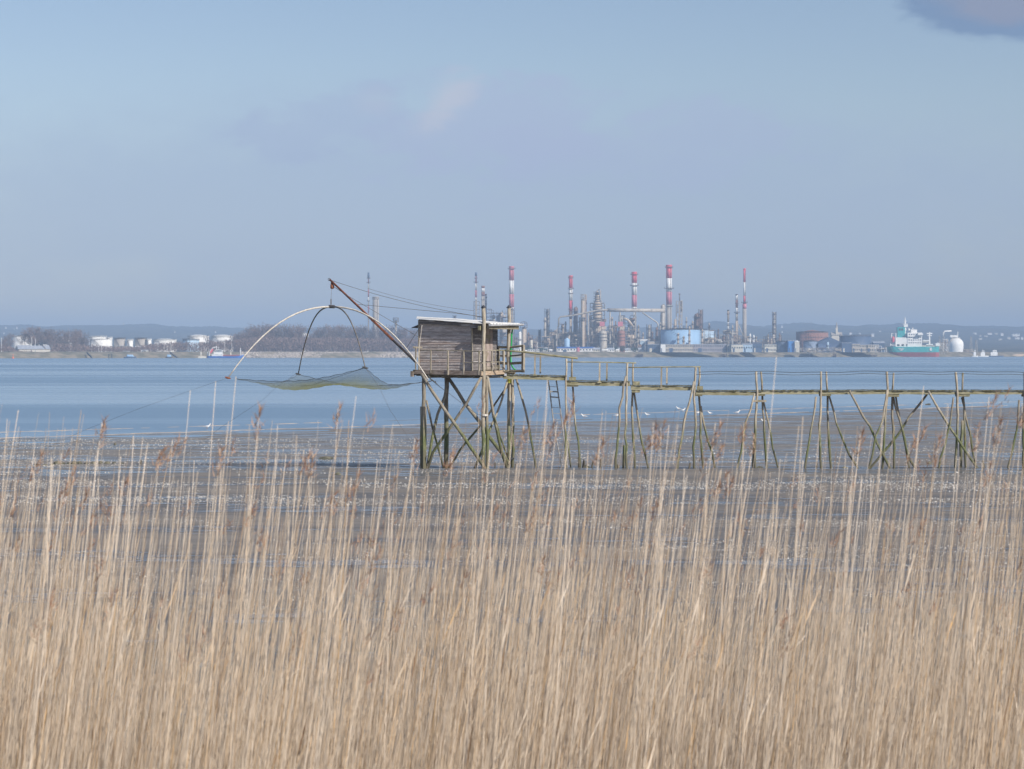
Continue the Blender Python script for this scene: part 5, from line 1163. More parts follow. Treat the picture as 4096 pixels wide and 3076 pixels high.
for k, (px, w_, yt, lb) in enumerate(((2226, 5, 1318, 'left of the bent silver pipe'), (2252, 6, 1300, 'inside the bend of the silver pipe'), (2262, 4, 1286, 'just left of the red laddered chimney'), (2318, 4, 1268, 'between red stack and twin columns'), (2364, 5, 1262, 'left of the stepped reactor tower'), (2448, 5, 1268, 'hanging left of the rusty reactor hopper'), (2462, 4, 1284, 'between the two squat reactors'),
        (2514, 5, 1290, 'left of the chimney over the long pipe'), (2553, 5, 1300, 'right of the long pipe leg'), (2572, 4, 1330, 'in the steam gap left of the blue tank'), (2609, 5, 1326, 'right of the hazy pale column'), (2641, 4, 1290, 'left of the column hugging the tallest chimney'), (2745, 4, 1268, 'right of the scaffolded tower'), (2770, 5, 1284, 'left of the fat brown reactor'), (2872, 4, 1316, 'left of the slim capped stack'), (2930, 4, 1300, 'between the slim capped stack and the banded one'), (3024, 4, 1346, 'left of the steelwork by the ragged column'), (3072, 4, 1338, 'left of the lone ragged column'), (3118, 4, 1332, 'right of the lone ragged column'))):
    column(px, w_, yt, 1380, 2625 + 17 * (k % 5), 'thin process column ' + lb, (M_STEEL, M_BEIGE, M_BROWN, M_STEEL)[k % 4], 3 + k % 3, False)
# low industrial foreground
rs_ = random.Random(5)
pos_words = [(2060, 'below the stout domed column'), (2160, 'below the silver columns'), (2283, 'below the red laddered chimney'), (2389, 'below the stepped reactor tower'), (2485, 'below the rusty squat reactor'), (2560, 'below the long silver pipe'), (2640, 'left of the sky blue tank'), (2730, 'in front of the sky blue tank'), (2850, 'right of the sky blue tank'), (2947, 'below the two right hand stacks'), (3040, 'left of the lone ragged column'), (3100, 'below the lone ragged column')]
def where(px): return min(pos_words, key=lambda q: abs(q[0] - px))[1]
building(2230, 2378, 1393, 2560, 'long low shed with bright blue roof edge and white wall on the waterfront', M_WHT, 20, 'gable', 1387, M_SHIPBL, n=12)
mb = MB(); mb.cyl(fx(2312, 2550), 2552, LAND - .3, fz(1390, 2550), 1.9, 1.9, 14); mb.cyl(fx(2312, 2550), 2552, fz(1390, 2550), fz(1389, 2550) , 2.05, .3, 14); solo(mb, 'small_silo', M_PINK, 'small pink silo in front of the low blue roofed shed', 'silo')
mb = MB(); mb.lathe(fx(2268, 2600), 2600, [(3.2, LAND - .3), (3.2, fz(1357, 2600)), (1.2, fz(1353, 2600)), (1.2, fz(1351, 2600))], 16); solo(mb, 'blue_vessel', M_BLUET, 'small sky blue upright vessel behind the blue roofed shed', 'vessel', smooth=True)
building(2420, 2500, 1377, 2620, 'low pale grey shed below the squat reactors', M_CREAM, 16, 'flat', n=9)
building(2590, 2655, 1378, 2570, 'dark navy flat building left of the white cube', M_DKBLUE, 20, 'flat', n=8, rows=2)
building(2643, 2662, 1377, 2560, 'small white cube of a building left of the sky blue tank', M_WHT, 12, 'flat', n=0)
building(2560, 2592, 1363, 2640, 'white roofed hall with a blue wall under the pipe leg', M_PALEB, 14, 'gable', 1357, M_WHT, n=5)
building(2592, 2640, 1366, 2620, 'pale building with tiny columns left of the sky blue tank', M_TAN, 14, 'flat', n=7)
building(2662, 2772, 1378, 2560, 'long pinkish two storey block in front of the sky blue tank', M_TAN, 16, 'flat', n=16, rows=2)
building(2773, 2905, 1378, 2570, 'long low grey block right of the sky blue tank', mat('mauve_grey_render', (.36, .33, .34), (.28, .26, .28), .85, scale=.2, coord='pos'), 16, 'flat', n=14, rows=2)
building(2910, 2926, 1380, 2565, 'narrow pale annex on the left of the large cream block', M_TAN, 14, 'flat', n=2, rows=2)
building(2926, 2972, 1379, 2555, 'large cream block with a dark band of windows below the right hand stacks', M_CREAM, 24, 'flat', n=5, rows=1)
building(2972, 3010, 1379, 2600, 'grey and white sheds right of the large cream block', M_PALEB, 14, 'gable', 1374, M_ROOFG, n=4)
building(3012, 3048, 1374, 2620, 'dark blue shed left of the cream two storey office', M_DKBLUE, 18, 'gable', 1368, M_SLATE, n=3)
building(3059, 3106, 1378, 2560, 'cream two storey office left of the slate blue tank', M_CREAM, 16, 'flat', n=8, rows=2)
tank(3107, 3160, 1366, 2560, 'slate grey blue tank beside a bright blue shed', mat('slate_blue_paint', (.12, .16, .24), (.09, .13, .2), .6, scale=.2, coord='pos'))
building(3154, 3179, 1364, 2548, 'bright blue shed wall against a cream gable', mat('bright_blue_cladding', (.06, .24, .58), (.05, .2, .5), .5, scale=.2, coord='pos'), 20, 'flat', n=0)
building(3179, 3198, 1367, 2545, 'cream gable end with a white sloping roof right of the bright blue shed', M_CREAM, 20, 'end', 1361, M_WHT, n=0)
for k in range(52):
    px = 2066 + k * 20.5 + rs_.uniform(-10, 10); Y = Yp(px) + rs_.uniform(34, 60); w_ = rs_.uniform(3.5, 9)
    if 2225 < px < 2385 or 2905 < px < 2980: continue
    kind_ = rs_.choice(('hut', 'van', 'tankc', 'hut')); wh = where(px); z = float(LAND)
    if kind_ == 'tankc':
        mb = MB(); L = w_ / 2; x = fx(px, Y); mb.tube([(x - L, Y, z + 2), (x - L + .4, Y, z + 2), (x + L - .4, Y, z + 2), (x + L, Y, z + 2)], [.6, 1.2, 1.2, .6], 10); mb.box((x - L * .6, Y, z + .5), (.4, 2, 1.4)); mb.box((x + L * .6, Y, z + .5), (.4, 2, 1.4))
        solo(mb, 'horizontal_tank', M_WHT, 'small white lying tank on the waterfront ' + wh, 'tank', 'small white tanks along the waterfront')
    elif kind_ == 'hut':
        building(px - w_ / 2 * 3.4, px + w_ / 2 * 3.4, fz(0, 1) * 0 + HY - (z + rs_.uniform(2.4, 3.8) - CZ) / Y * F, Y, 'low white site cabin on the waterfront ' + wh, rs_.choice((M_WHT, M_CREAM, M_WHT)), 6, rs_.choice(('flat', 'gable')), None, None, n=3, name='site_cabin', cat='cabin', group='site cabins along the waterfront', door=False)
    else:
        x = fx(px, Y); root = thing('van', (x, Y, z), 'tiny white van parked on the waterfront ' + wh, 'van', 'vans parked along the waterfront')
        mb = MB(); mb.hexa([(x - 2.5, Y - 1, z + .3), (x + 2.5, Y - 1, z + .3), (x + 2.5, Y + 1, z + .3), (x - 2.5, Y + 1, z + .3), (x - 2.4, Y - .9, z + 2.2), (x + 1.3, Y - .9, z + 2.2), (x + 1.3, Y + .9, z + 2.2), (x - 2.4, Y + .9, z + 2.2)]); mb.build('body', M_WHT, root)
        for sx in (-1.5, 1.5): mb = MB(); mb.tube([(x + sx, Y - 1.05, z + .35), (x + sx, Y - .8, z + .35)], .38, 10); mb.build('wheel', M_DARK, root)
        mb = MB(); mb.box((x + 1.2, Y - 1.0, z + 1.6), (1.0, .12, .6)); mb.build('side_window', M_GLASS, root)
for k, (px, yt, lb) in enumerate(((2150, 1372, 'left'), (2455, 1374, 'middle'), (2580, 1366, 'right'))):
    mast(px, yt, Yp(px) + 60, 'pale lamp pole among the refinery sheds, %s one of three' % lb, group='lamp poles in front of the refinery')
# right side: tanks, church, sheds, pipe rack
tank(3194, 3320, 1329, 2760, 'large rust red ribbed tank with a low cone roof on the right', M_RUSTT, 'cone', ry=1319, gird=3)
tank(3367, 3495, 1343, 2720, 'large dark navy open topped tank left of the moored ship', M_DKBLUE, 'cone', ry=1342)
tank(3217, 3273, 1364, 2640, 'grey blue tank in front of the ribbed rust tank', mat('grey_blue_paint', (.20, .26, .36), (.17, .22, .31), .6, scale=.2, coord='pos'))
building(3273, 3372, 1372, 2640, 'big dark blue gabled hall right of the grey blue tank', mat('navy_hall', (.08, .13, .24), (.07, .11, .2), .6, scale=.2, coord='pos'), 40, 'end', 1350, M_DKBLUE, n=0)
building(3368, 3406, 1372, 2630, 'darker low wing on the right of the blue gabled hall', M_DKBLUE, 26, 'flat', n=0)
column(3311, 7, 1368, 1380, 2600, 'small pale blue upright vessel before the blue gabled hall', M_PALEB, 1, False)
for (a, b, yt, lb, m_, rf) in ((3409, 3440, 1376, 'left tan block behind the quay left of the ship', M_TAN, 'flat'), (3440, 3470, 1380, 'middle tan block behind the quay left of the ship', M_TAN, 'flat'), (3466, 3515, 1379, 'long tan block with flat overhanging roof left of the ship', M_TAN, 'flat'), (3495, 3540, 1372, 'dark hazy shed behind the tan blocks', M_DKBLUE, 'gable')):
    building(a, b, yt, 2720 if 'hazy' in lb else 2660, lb, m_, 14, rf, None, None, rows=2, n=5)
unit(3508, 3545, 1384, 2640, 'pale loading frames at the stern of the moored ship', 51, 12, 3, 2, m=M_WHT)
unit(3205, 3365, 1392, 2590, 'long low pipe rack along the quay below the gabled hall', 52, 8, 3, 2, tops=False, m=M_STEEL)
def church():
    Y = 3300; x = fx(3348, Y); k = Y / F; root = thing('church', (x, Y, LAND), 'pale hazy church with a pointed spire right of the rust red tank', 'church')
    mb = MB(); mb.box((x, Y, (LAND + fz(1327, Y)) / 2), (11 * k, 11 * k, fz(1327, Y) - LAND)); mb.build('tower', M_CREAM, root)
    mb = MB(); mb.box((x - .5, Y, (fz(1327, Y) + fz(1310, Y)) / 2), (8 * k, 8 * k, 17 * k)); mb.build('belfry', M_CREAM, root)
    mb = MB(); mb.lathe(x - .5, Y, [(5 * k, fz(1310, Y)), (.2, fz(1288, Y))], 8); mb.build('spire', M_CONC, root)
    mb = MB(); mb.box((x - 1 * k, Y + 4, (LAND + fz(1340, Y)) / 2), (42 * k, 14, fz(1340, Y) - LAND)); mb.build('nave', M_CREAM, root)
    mb = MB(); a, b = x - 23 * k, x + 21 * k; mb.add([(a, Y - 4, fz(1340, Y)), (b, Y - 4, fz(1340, Y)), (b, Y + 12, fz(1340, Y)), (a, Y + 12, fz(1340, Y)), (a, Y + 4, fz(1329, Y)), (b, Y + 4, fz(1329, Y))], [(0, 1, 5, 4), (2, 3, 4, 5), (0, 4, 3), (1, 2, 5)]); mb.build('roof', M_CONC, root)
church()
# white gas tank dome, masts, jetty
def dome_tank():
    Y = 2740; x = fx(3823, Y); k = Y / F; r = 31 * k; root = thing('gas_tank', (x, Y, LAND), 'big white domed gas tank right of the ship', 'storage tank')
    mb = MB(); zt = fz(1349, Y); h = zt - LAND; zc = zt - r; mb.lathe(x, Y, [(r * .90, LAND), (r * .97, (LAND + zc) / 2), (r, zc)] + [(r * math.cos(t), zc + r * math.sin(t)) for t in [(math.pi / 2 - .02) * i / 12 for i in range(1, 13)]], 30); mb.build('shell', M_WHT, root, True)
    mb = MB(); mb.box((x - 3, Y - 2, zt + 1.2), (9, 5, 2.6)); mb.tube([(x + 2, Y - 2, zt), (x + 2, Y - 2, fz(1326, Y))], .5, 5); mb.ring(x, Y, zt - 1.0, r * .42, 1.2, .4, 20); mb.build('top_platform', M_WHT, root)
    mb = MB(); mb.tube([(x - r * .95, Y - r * .4, LAND), (x - r * 1.0, Y - r * .5, LAND + h * .5), (x - r * .75, Y - r * .5, LAND + h * .8), (x - r * .4, Y - r * .4, zt)], .5, 5); mb.build('stair', M_STEEL, root)
dome_tank()
for px, yt, lb in ((3884, 1346, 'left lattice mast between gas tank and tugs'), (3905, 1360, 'right lattice mast between gas tank and tugs'), (3774, 1330, 'tall lattice mast between ship and gas tank'), (3760, 1345, 'short lattice mast close to the bow of the ship')):
    Y = 2820 if px > 3850 else 2790; x = fx(px, Y); mb = MB(); z1 = fz(yt, Y); n = 8
    for sx, sy in ((-1, -1), (1, -1), (1, 1), (-1, 1)): mb.tube([(x + sx * 1.6, Y + sy * 1.6, LAND - 3), (x + sx * .7, Y + sy * .7, z1)], .16, 4)
    for i in range(n):
        a, b = i / n, (i + 1) / n; wa, wb = 1.6 - .9 * a, 1.6 - .9 * b; za, zb = LAND + (z1 - LAND) * a, LAND + (z1 - LAND) * b
        for s1 in (-1, 1): mb.tube([(x - wa, Y + s1 * wa, za), (x + wb, Y + s1 * wb, zb)], .12, 3); mb.tube([(x + s1 * wa, Y - wa, za), (x + s1 * wb, Y + wb, zb)], .12, 3)
    solo(mb, 'lattice_mast', M_STEEL, lb, 'mast')
bigpipe([(3772, 1345), (3774, 1330), (3779, 1325), (3806, 1324)], .9, 2780, 'pale crane arm shaped loading pipe behind the ship bow', M_WHT)
def jetty():
    Y = 2870; root = thing('jetty', (fx(3820, Y), Y, -.5), 'long dark jetty on piles right of the ship', 'jetty')
    x0, x1 = fx(3752, Y), fx(3898, Y); mb = MB(); mb.box(((x0 + x1) / 2, Y, 4.2), (x1 - x0, 9, 1.6)); mb.build('deck', M_FRAME, root)
    for i in range(12):
        mb = MB(); x = x0 + (x1 - x0) * (i + .5) / 12
        for yy in (-3.5, 3.5): mb.tube([(x, Y + yy, -2.5), (x, Y + yy, 3.6)], .7, 7)
        mb.build('pile', M_DARK, root)
    mb = MB()
    for i in range(24): x = x0 + (x1 - x0) * i / 23; mb.tube([(x, Y - 4.2, 5), (x, Y - 4.2, 6.4)], .1, 3)
    mb.box(((x0 + x1) / 2, Y - 4.2, 6.3), (x1 - x0, .12, .12)); mb.build('railing', M_STEEL, root)
jetty()
unit(3755, 3792, 1358, 2885, 'white loading arms on the jetty at the ship bow', 61, 8, 3, 3, m=M_WHT)
unit(3848, 3896, 1398, 2880, 'low pale fittings on the jetty right of the gas tank', 62, 8, 3, 2, m=M_STEEL)
def ship():
    Y = 2790; k = Y / F; X = lambda p: fx(p, Y); Z = lambda y: fz(y, Y)
    root = thing('tanker_ship', (X(3650), Y, WATER_Z), 'teal and red tanker ship with a white bridge moored stern on at right', 'ship')
    # hull sections along its length: (px, half beam, top y, keel z)
    secs = [(3549, 4.5, 1387, Z(1394)), (3556, 8.0, 1387, Z(1408)), (3566, 9.8, 1387, Z(1416)), (3582, 10.5, 1387, Z(1423)), (3605, 11, 1387, -2), (3650, 11, 1387, -3), (3700, 11, 1387, -3), (3738, 9, 1387, -3), (3752, 4, 1386, -2), (3757, .4, 1385, 0)]
    def hull(zlo, zhi, m, name, off=0):
        mb = MB(); vs = []; 
        for (p, hb, yt, kz) in secs:
            zt = Z(yt); a = max(zlo(kz, zt), kz); b = min(zhi(kz, zt), zt); a = min(a, b)
            q = lambda z: hb * (1 if z > kz + 3 else .55 + .45 * max(0, (z - kz)) / 3) + off
            vs += [(X(p), Y - q(a), a), (X(p), Y + q(a), a), (X(p), Y + q(b), b), (X(p), Y - q(b), b)]
        n = len(secs); fs = [(i * 4 + j, (i + 1) * 4 + j, (i + 1) * 4 + (j + 1) % 4, i * 4 + (j + 1) % 4) for i in range(n - 1) for j in range(4)] + [(3, 2, 1, 0), ((n - 1) * 4, (n - 1) * 4 + 1, (n - 1) * 4 + 2, (n - 1) * 4 + 3)]
        mb.add(vs, fs); return mb.build(name, m, root, False)
    wl = Z(1409); hull(lambda k_, t: k_, lambda k_, t: wl, M_HULLRED, 'lower_hull'); hull(lambda k_, t: wl, lambda k_, t: t, M_TEAL, 'upper_hull')
    def bx(a, b, y0, y1, m, name, dy=0, d=16, par=root): mb = MB(); mb.box(((X(a) + X(b)) / 2, Y + dy, (Z(y0) + Z(y1)) / 2), (X(b) - X(a), d, Z(y0) - Z(y1))); return mb.build(name, m, par)
    sup = bx(3578, 3625, 1350, 1387, M_WHT, 'deckhouse'); bx(3625, 3683, 1347, 1387, M_WHT, 'accommodation', 0, 17); br = bx(3625, 3682, 1331, 1347, M_WHT, 'bridge', 0, 20); bx(3640, 3665, 1318, 1331, M_WHT, 'wheelhouse', 0, 12)
    bx(3664, 3684, 1333, 1341, M_WHT, 'bridge_wing', -11, 5)
    for r_ in range(4):
        for c_ in range(6): bx(3630 + c_ * 9, 3634 + c_ * 9, 1336 + r_ * 11, 1340 + r_ * 11, M_GLASS, 'window', -8.6 if r_ else -10.1, .3)
    for c_ in range(3): bx(3584 + c_ * 18, 3594 + c_ * 18, 1377, 1384, M_DARK, 'deck_opening', -8.1, .3)
    fn = bx(3588, 3618, 1309, 1350, M_TEAL, 'funnel', 0, 8); bx(3593, 3600, 1314, 1322, M_DARK, 'louvre', -4.1, .3, root); bx(3603, 3611, 1314, 1322, M_DARK, 'louvre', -4.1, .3, root)
    mb = MB(); 
    for p in (3594, 3602, 3611): mb.cyl(X(p), Y, Z(1309), Z(1306), .5, .5, 8)
    mb.build('exhaust_pipe', M_DARK, fn)
    mb = MB(); mb.tube([(X(3620), Y, Z(1350)), (X(3620), Y, Z(1290)), (X(3620), Y, Z(1267))], [2.0, 1.2, .2], 6); mb.box((X(3620), Y, Z(1296)), (7, 3, .5)); mb.box((X(3620), Y, Z(1285)), (4.5, 2, .4)); mb.box((X(3622), Y, Z(1303)), (5, 4, 3)); mb.build('radar_mast', M_WHT, root)
    for p, yy, rr in ((3634, 1319, 1.6), (3649, 1314, 1.0)): mb = MB(); mb.lathe(X(p), Y - 3, [(.3, Z(yy) - rr * 2), (.3, Z(yy) - rr)] + [(rr * math.cos(t), Z(yy) + rr * math.sin(t)) for t in (-1.2, -.6, 0, .6, 1.2)] + [(.05, Z(yy) + rr)], 10); mb.build('satellite_dome', M_WHT, root, True)
    mb = MB(); mb.tube([(X(3557), Y - 9, Z(1382)), (X(3562), Y - 9, Z(1334)), (X(3578), Y - 9, Z(1333)), (X(3578), Y - 9, Z(1386))], .7, 5); mb.tube([(X(3557), Y - 9, Z(1381)), (X(3578), Y - 9, Z(1381))], .5, 4); mb.build('davit', M_WHT, root)
    mb = MB(); mb.tube([(X(3565), Y - 10, Z(1371)), (X(3566), Y - 10, Z(1368)), (X(3568), Y - 10, Z(1350)), (X(3569), Y - 10, Z(1346))], [.5, 1.8, 1.8, .5], 10); mb.build('lifeboat', M_RED, root, True)
    # deck gear forward
    for (a, b, y0, y1, m, nm) in ((3692, 3716, 1360, 1364, M_WHT, 'crane_arm'), (3690, 3712, 1365, 1370, M_STEEL, 'manifold'), (3704, 3730, 1376, 1384, M_WHT, 'deck_locker'), (3741, 3757, 1373, 1383, M_WHT, 'deck_locker'), (3686, 3735, 1381, 1387, M_STEEL, 'deck_pipes')): bx(a, b, y0, y1, m, nm, 0, 7)
    mb = MB(); mb.tube([(X(3718), Y, Z(1386)), (X(3718), Y, Z(1328))], [1.2, .7], 6); mb.box((X(3718), Y, Z(1334)), (7, 2, 1.2)); mb.box((X(3718), Y, Z(1342)), (5, 2, 1)); mb.build('deck_crane', M_WHT, root)
    mb = MB(); 
    for i in range(20): x = X(3690) + (X(3754) - X(3690)) * i / 19; mb.tube([(x, Y - 10.5, Z(1387)), (x, Y - 10.5, Z(1383.5))], .12, 3)
    mb.box(((X(3690) + X(3754)) / 2, Y - 10.5, Z(1383.5)), (X(3754) - X(3690), .15, .15)); mb.build('deck_rail', M_WHT, root)
    # lettering on the quarter and the pale mark amidships (unreadable at this distance: white blocks of lettering)
    mb = MB(); rs = random.Random(2)
    for row_, (xa, xb, yy) in enumerate(((3586, 3610, 1393.5), (3590, 3606, 1398), (3594, 3602, 1401.5))):
        p = xa
        while p < xb: w2 = rs.uniform(1.5, 2.8); mb.box((X(p + w2 / 2), Y - 11.15, Z(yy)), ((w2 - .5) * k, .1, 2.6 * k)); p += w2 + rs.choice((0, 0, 1.2))
    mb.build('stern_lettering', M_WHT, root)
    mb = MB()
    for q in range(5): mb.box((X(3716.5), Y - 11.12, Z(1392 + q * 2.5)), ((11 - abs(q - 2)) * k, .1, 1.5 * k))
    mb.box((X(3716.5), Y - 11.10, Z(1397)), (2.4 * k, .08, 11 * k)); mb.build('hull_mark', M_WHT, root)
ship()
def coaster():
    Y = Yp(900) - 35; k = Y / F; X = lambda p: fx(p, Y); Z = lambda y: fz(y, Y); dz = WATER_Z - Z(1432.5)
    Zz = lambda y: Z(y) + dz; root = thing('coaster_ship', (X(900), Y, WATER_Z), 'small blue hulled coaster with white bridge aft near the left shore', 'ship')
    secs = [(829, 2.4, 1425), (836, 4, 1424.5), (850, 4.5, 1424.5), (930, 4.5, 1425), (955, 4, 1423.5), (970, 2.3, 1421), (980, .3, 1419.5)]
    mb = MB(); vs = []
    for p, hb, yt in secs: vs += [(X(p), Y - hb * .9, WATER_Z - .8), (X(p), Y + hb * .9, WATER_Z - .8), (X(p), Y + hb, Zz(yt)), (X(p), Y - hb, Zz(yt))]
    n = len(secs); mb.add(vs, [(i * 4 + j, (i + 1) * 4 + j, (i + 1) * 4 + (j + 1) % 4, i * 4 + (j + 1) % 4) for i in range(n - 1) for j in range(4)] + [(3, 2, 1, 0)]); mb.build('hull', M_SHIPBL, root)
    def bx(a, b, y0, y1, m, name, d=7, dy=0): mb = MB(); mb.box(((X(a) + X(b)) / 2, Y + dy, (Zz(y0) + Zz(y1)) / 2), (X(b) - X(a), d, Zz(y0) - Zz(y1))); return mb.build(name, m, root)
    bx(849, 892, 1416, 1425, M_WHT, 'deckhouse'); bx(856, 889, 1406, 1416, M_WHT, 'accommodation', 6); bx(862, 892, 1399.5, 1404, M_WHT, 'bridge', 8); bx(864, 890, 1401, 1403, M_GLASS, 'bridge_window', 8.2); bx(866, 884, 1404, 1407, M_WHT, 'bridge_base', 5)
    for c_ in range(5): bx(853 + c_ * 8, 856 + c_ * 8, 1418.5, 1420.5, M_GLASS, 'porthole', .3, -3.6)
    mb = MB(); mb.tube([(X(842), Y - 2, Zz(1412)), (X(852), Y - 2, Zz(1396))], [1.1, 1.1], 8); mb.build('lifeboat', M_RED, root); mb = MB(); mb.tube([(X(838), Y - 2.6, Zz(1424)), (X(841), Y - 2.6, Zz(1405)), (X(853), Y - 2.6, Zz(1391)), (X(860), Y - 2.6, Zz(1391))], .45, 5); mb.build('lifeboat_ramp', M_WHT, root)
    mb = MB(); mb.tube([(X(866), Y, Zz(1400)), (X(866), Y, Zz(1384))], .3, 5); mb.box((X(866), Y, Zz(1389)), (4, 1, .4)); mb.tube([(X(872), Y, Zz(1400)), (X(876), Y, Zz(1390))], .25, 4); mb.build('mast', M_WHT, root)
    mb = MB(); mb.tube([(X(962), Y, Zz(1424)), (X(962), Y, Zz(1392))], .35, 5); mb.box((X(962), Y, Zz(1404)), (2, 1, .4)); mb.build('foremast', M_WHT, root)
    mb = MB(); mb.tube([(X(922), Y, Zz(1424)), (X(922), Y, Zz(1409))], .8, 6); mb.build('vent_post', M_CREAM, root)
    mb = MB(); rs = random.Random(9)
    for i in range(16): x = X(896 + i * 4); mb.box((x, Y, Zz(1424) + .4), (1.1, 4, rs.uniform(.6, 1.6)))
    mb.build('deck_gear', M_HULLRED, root); bx(968, 978, 1418.5, 1421, M_WHT, 'bow_rail', 2)
    bx(829, 832, 1409, 1425, M_WHT, 'stern_post', .6)
coaster()
def small_boat(px0, px1, yt, mh, mc, lab, cabin=True, Yo=-40):
    pc = (px0 + px1) / 2; Y = Yp(pc) + Yo; k = Y / F; L = (px1 - px0) * k; x = fx(pc, Y); root = thing('small_boat', (x, Y, WATER_Z), lab, 'boat'); h = 1.3
    secs = [(-.5, .55, 1.0), (-.4, .95, 1.0), (.1, 1, 1.0), (.38, .6, 1.15), (.5, .05, 1.35)]; vs = []
    for a, b, c in secs: hb = min(2.6, L * .16) * b; vs += [(x + a * L, Y - hb * .8, WATER_Z - .4), (x + a * L, Y + hb * .8, WATER_Z - .4), (x + a * L, Y + hb, WATER_Z + h * c), (x + a * L, Y - hb, WATER_Z + h * c)]
    n = len(secs); mb = MB(); mb.add(vs, [(i * 4 + j, (i + 1) * 4 + j, (i + 1) * 4 + (j + 1) % 4, i * 4 + (j + 1) % 4) for i in range(n - 1) for j in range(4)] + [(3, 2, 1, 0)]); mb.build('hull', mh, root)
    if cabin:
        zt = WATER_Z + (fz(yt, Y) - fz(1430, Y)); mb = MB(); mb.box((x - L * .05, Y, WATER_Z + h + (zt - h) * .3), (L * .4, 2.2, (zt - h) * .6 + .4)); mb.box((x - L * .02, Y, WATER_Z + h + (zt - h) * .75), (L * .22, 1.8, (zt - h) * .45)); cb = mb.build('cabin', mc, root)
        mb = MB(); mb.box((x - L * .02, Y - .92, WATER_Z + h + (zt - h) * .78), (L * .17, .1, .6)); mb.build('cabin_window', M_GLASS, root); mb = MB(); mb.tube([(x - L * .05, Y, WATER_Z + zt * .8), (x - L * .05, Y, WATER_Z + zt + 1.5)], .12, 4); mb.build('mast', mc, root)
    else: mb = MB(); mb.tube([(x - L * .3, Y, WATER_Z + h + .1), (x - L * .2, Y, WATER_Z + h + .7), (x + L * .2, Y, WATER_Z + h + .6), (x + L * .32, Y, WATER_Z + h)], [.3, 1.5, 1.4, .3], 8); mb.build('cover', mc, root)
small_boat(3888, 3912, 1402, M_WHT, M_WHT, 'narrow white tug seen end on right of the jetty'); small_boat(3912, 3954, 1403, M_WHT, M_WHT, 'long white launch right of the narrow white tug')
small_boat(3945, 4014, 1402, M_DKBLUE, M_WHT, 'dark hulled workboat with white cabins, last vessel on the right'); small_boat(495, 545, 1422, M_DKBLUE, M_BLUET, 'dark barge with a sky blue cover near the left shore', False)
small_boat(662, 690, 1424, M_FRAME, M_BLUET, 'small boat with blue cover left of the mooring block', False)
def dolphin():
    Y = Yp(808) - 45; x = fx(808, Y); root = thing('mooring_dolphin', (x, Y, WATER_Z), 'pale concrete mooring block with a post left of the blue coaster', 'mooring block'); k = Y / F
    mb = MB(); mb.hexa([(x - 15 * k, Y - 3, -1), (x + 17 * k, Y - 3, -1), (x + 17 * k, Y + 3, -1), (x - 15 * k, Y + 3, -1), (x - 12 * k, Y - 2.6, 1.6), (x + 13 * k, Y - 2.6, 1.6), (x + 13 * k, Y + 2.6, 1.6), (x - 12 * k, Y + 2.6, 1.6)]); mb.build('base', M_CREAM, root)
    mb = MB(); mb.cyl(x - 5 * k, Y, 1.5, fz(1407, Y), .75, .75, 10); mb.build('post', M_CREAM, root)
dolphin()
mb = MB(); Yb = Yp(52) - 60; xb = fx(52, Yb); mb.lathe(xb, Yb, [(.9, WATER_Z - .3), (1.2, .1), (1.0, .6), (.3, 1.0), (.25, 2.6), (.5, 2.8), (.1, 3.6)], 10); solo(mb, 'buoy', M_ORANGE, 'small orange buoy at the far left shore', 'buoy', smooth=True)
# left bank: warehouse, tanks, huts, poles
def warehouse():
    Y = Yp(130) + 45; k = Y / F; x0, x1, xg = fx(75, Y), fx(201, Y), fx(45, Y); z0 = LAND - .4; ze = fz(1396, Y); zr = fz(1381, Y); root = thing('warehouse', ((x0 + x1) / 2, Y, z0), 'long cream warehouse with pale grey roof and shaded gable at far left', 'warehouse'); D = 16
    mb = MB(); mb.hexa([(x0, Y, z0), (x1, Y, z0), (x1 - 6, Y + D, z0), (xg, Y + D, z0), (x0, Y, ze), (x1, Y, ze), (x1 - 6, Y + D, ze), (xg, Y + D, ze)]); xm = (x0 + xg) / 2
    mb.add([(x0, Y, ze), (xg, Y + D, ze), (xm, Y + D / 2, zr)], [(0, 2, 1)]); mb.build('wall', mat('cream_sheet_wall', (.74, .70, .62), (.68, .64, .56), .7, scale=.3, coord='pos'), root)
    mb = MB(); mb.add([(x0 - .6, Y - .6, ze - .1), (x1 + .5, Y - .6, ze - .1), (x1 - 3, Y + D / 2, zr + .1), (xm, Y + D / 2, zr + .1), (xg, Y + D, ze), (x1 - 6, Y + D, ze)], [(0, 1, 2, 3), (3, 2, 5, 4)]); mb.build('roof', mat('pale_sheet_roof', (.46, .49, .55), (.40, .43, .48), .4, scale=.3, coord='pos'), root)
    mb = MB()
    for q in (.4, .53): mb.box((x0 + (x1 - x0) * q, Y - .05, (z0 + ze) / 2), (.35, .3, ze - z0)); 
    mb.build('downpipe', M_ROOFG, root); mb = MB()
    for q in (.33, .47, .6, .73): mb.box((x0 + (x1 - x0) * q, Y + D / 2, zr + .3), (7, 1.8, .7))
    mb.build('skylight', M_WHT, root)
    mb = MB(); mb.tube([(x0 + (x1 - x0) * .70, Y + D / 2 - 1, zr + .2), (x0 + (x1 - x0) * .78, Y + 3, (ze + zr) / 2 + .7), (x0 + (x1 - x0) * .85, Y - .3, ze + .2)], .28, 4); mb.build('cable_tray', M_BROWN, root)
warehouse()
TL = 2330
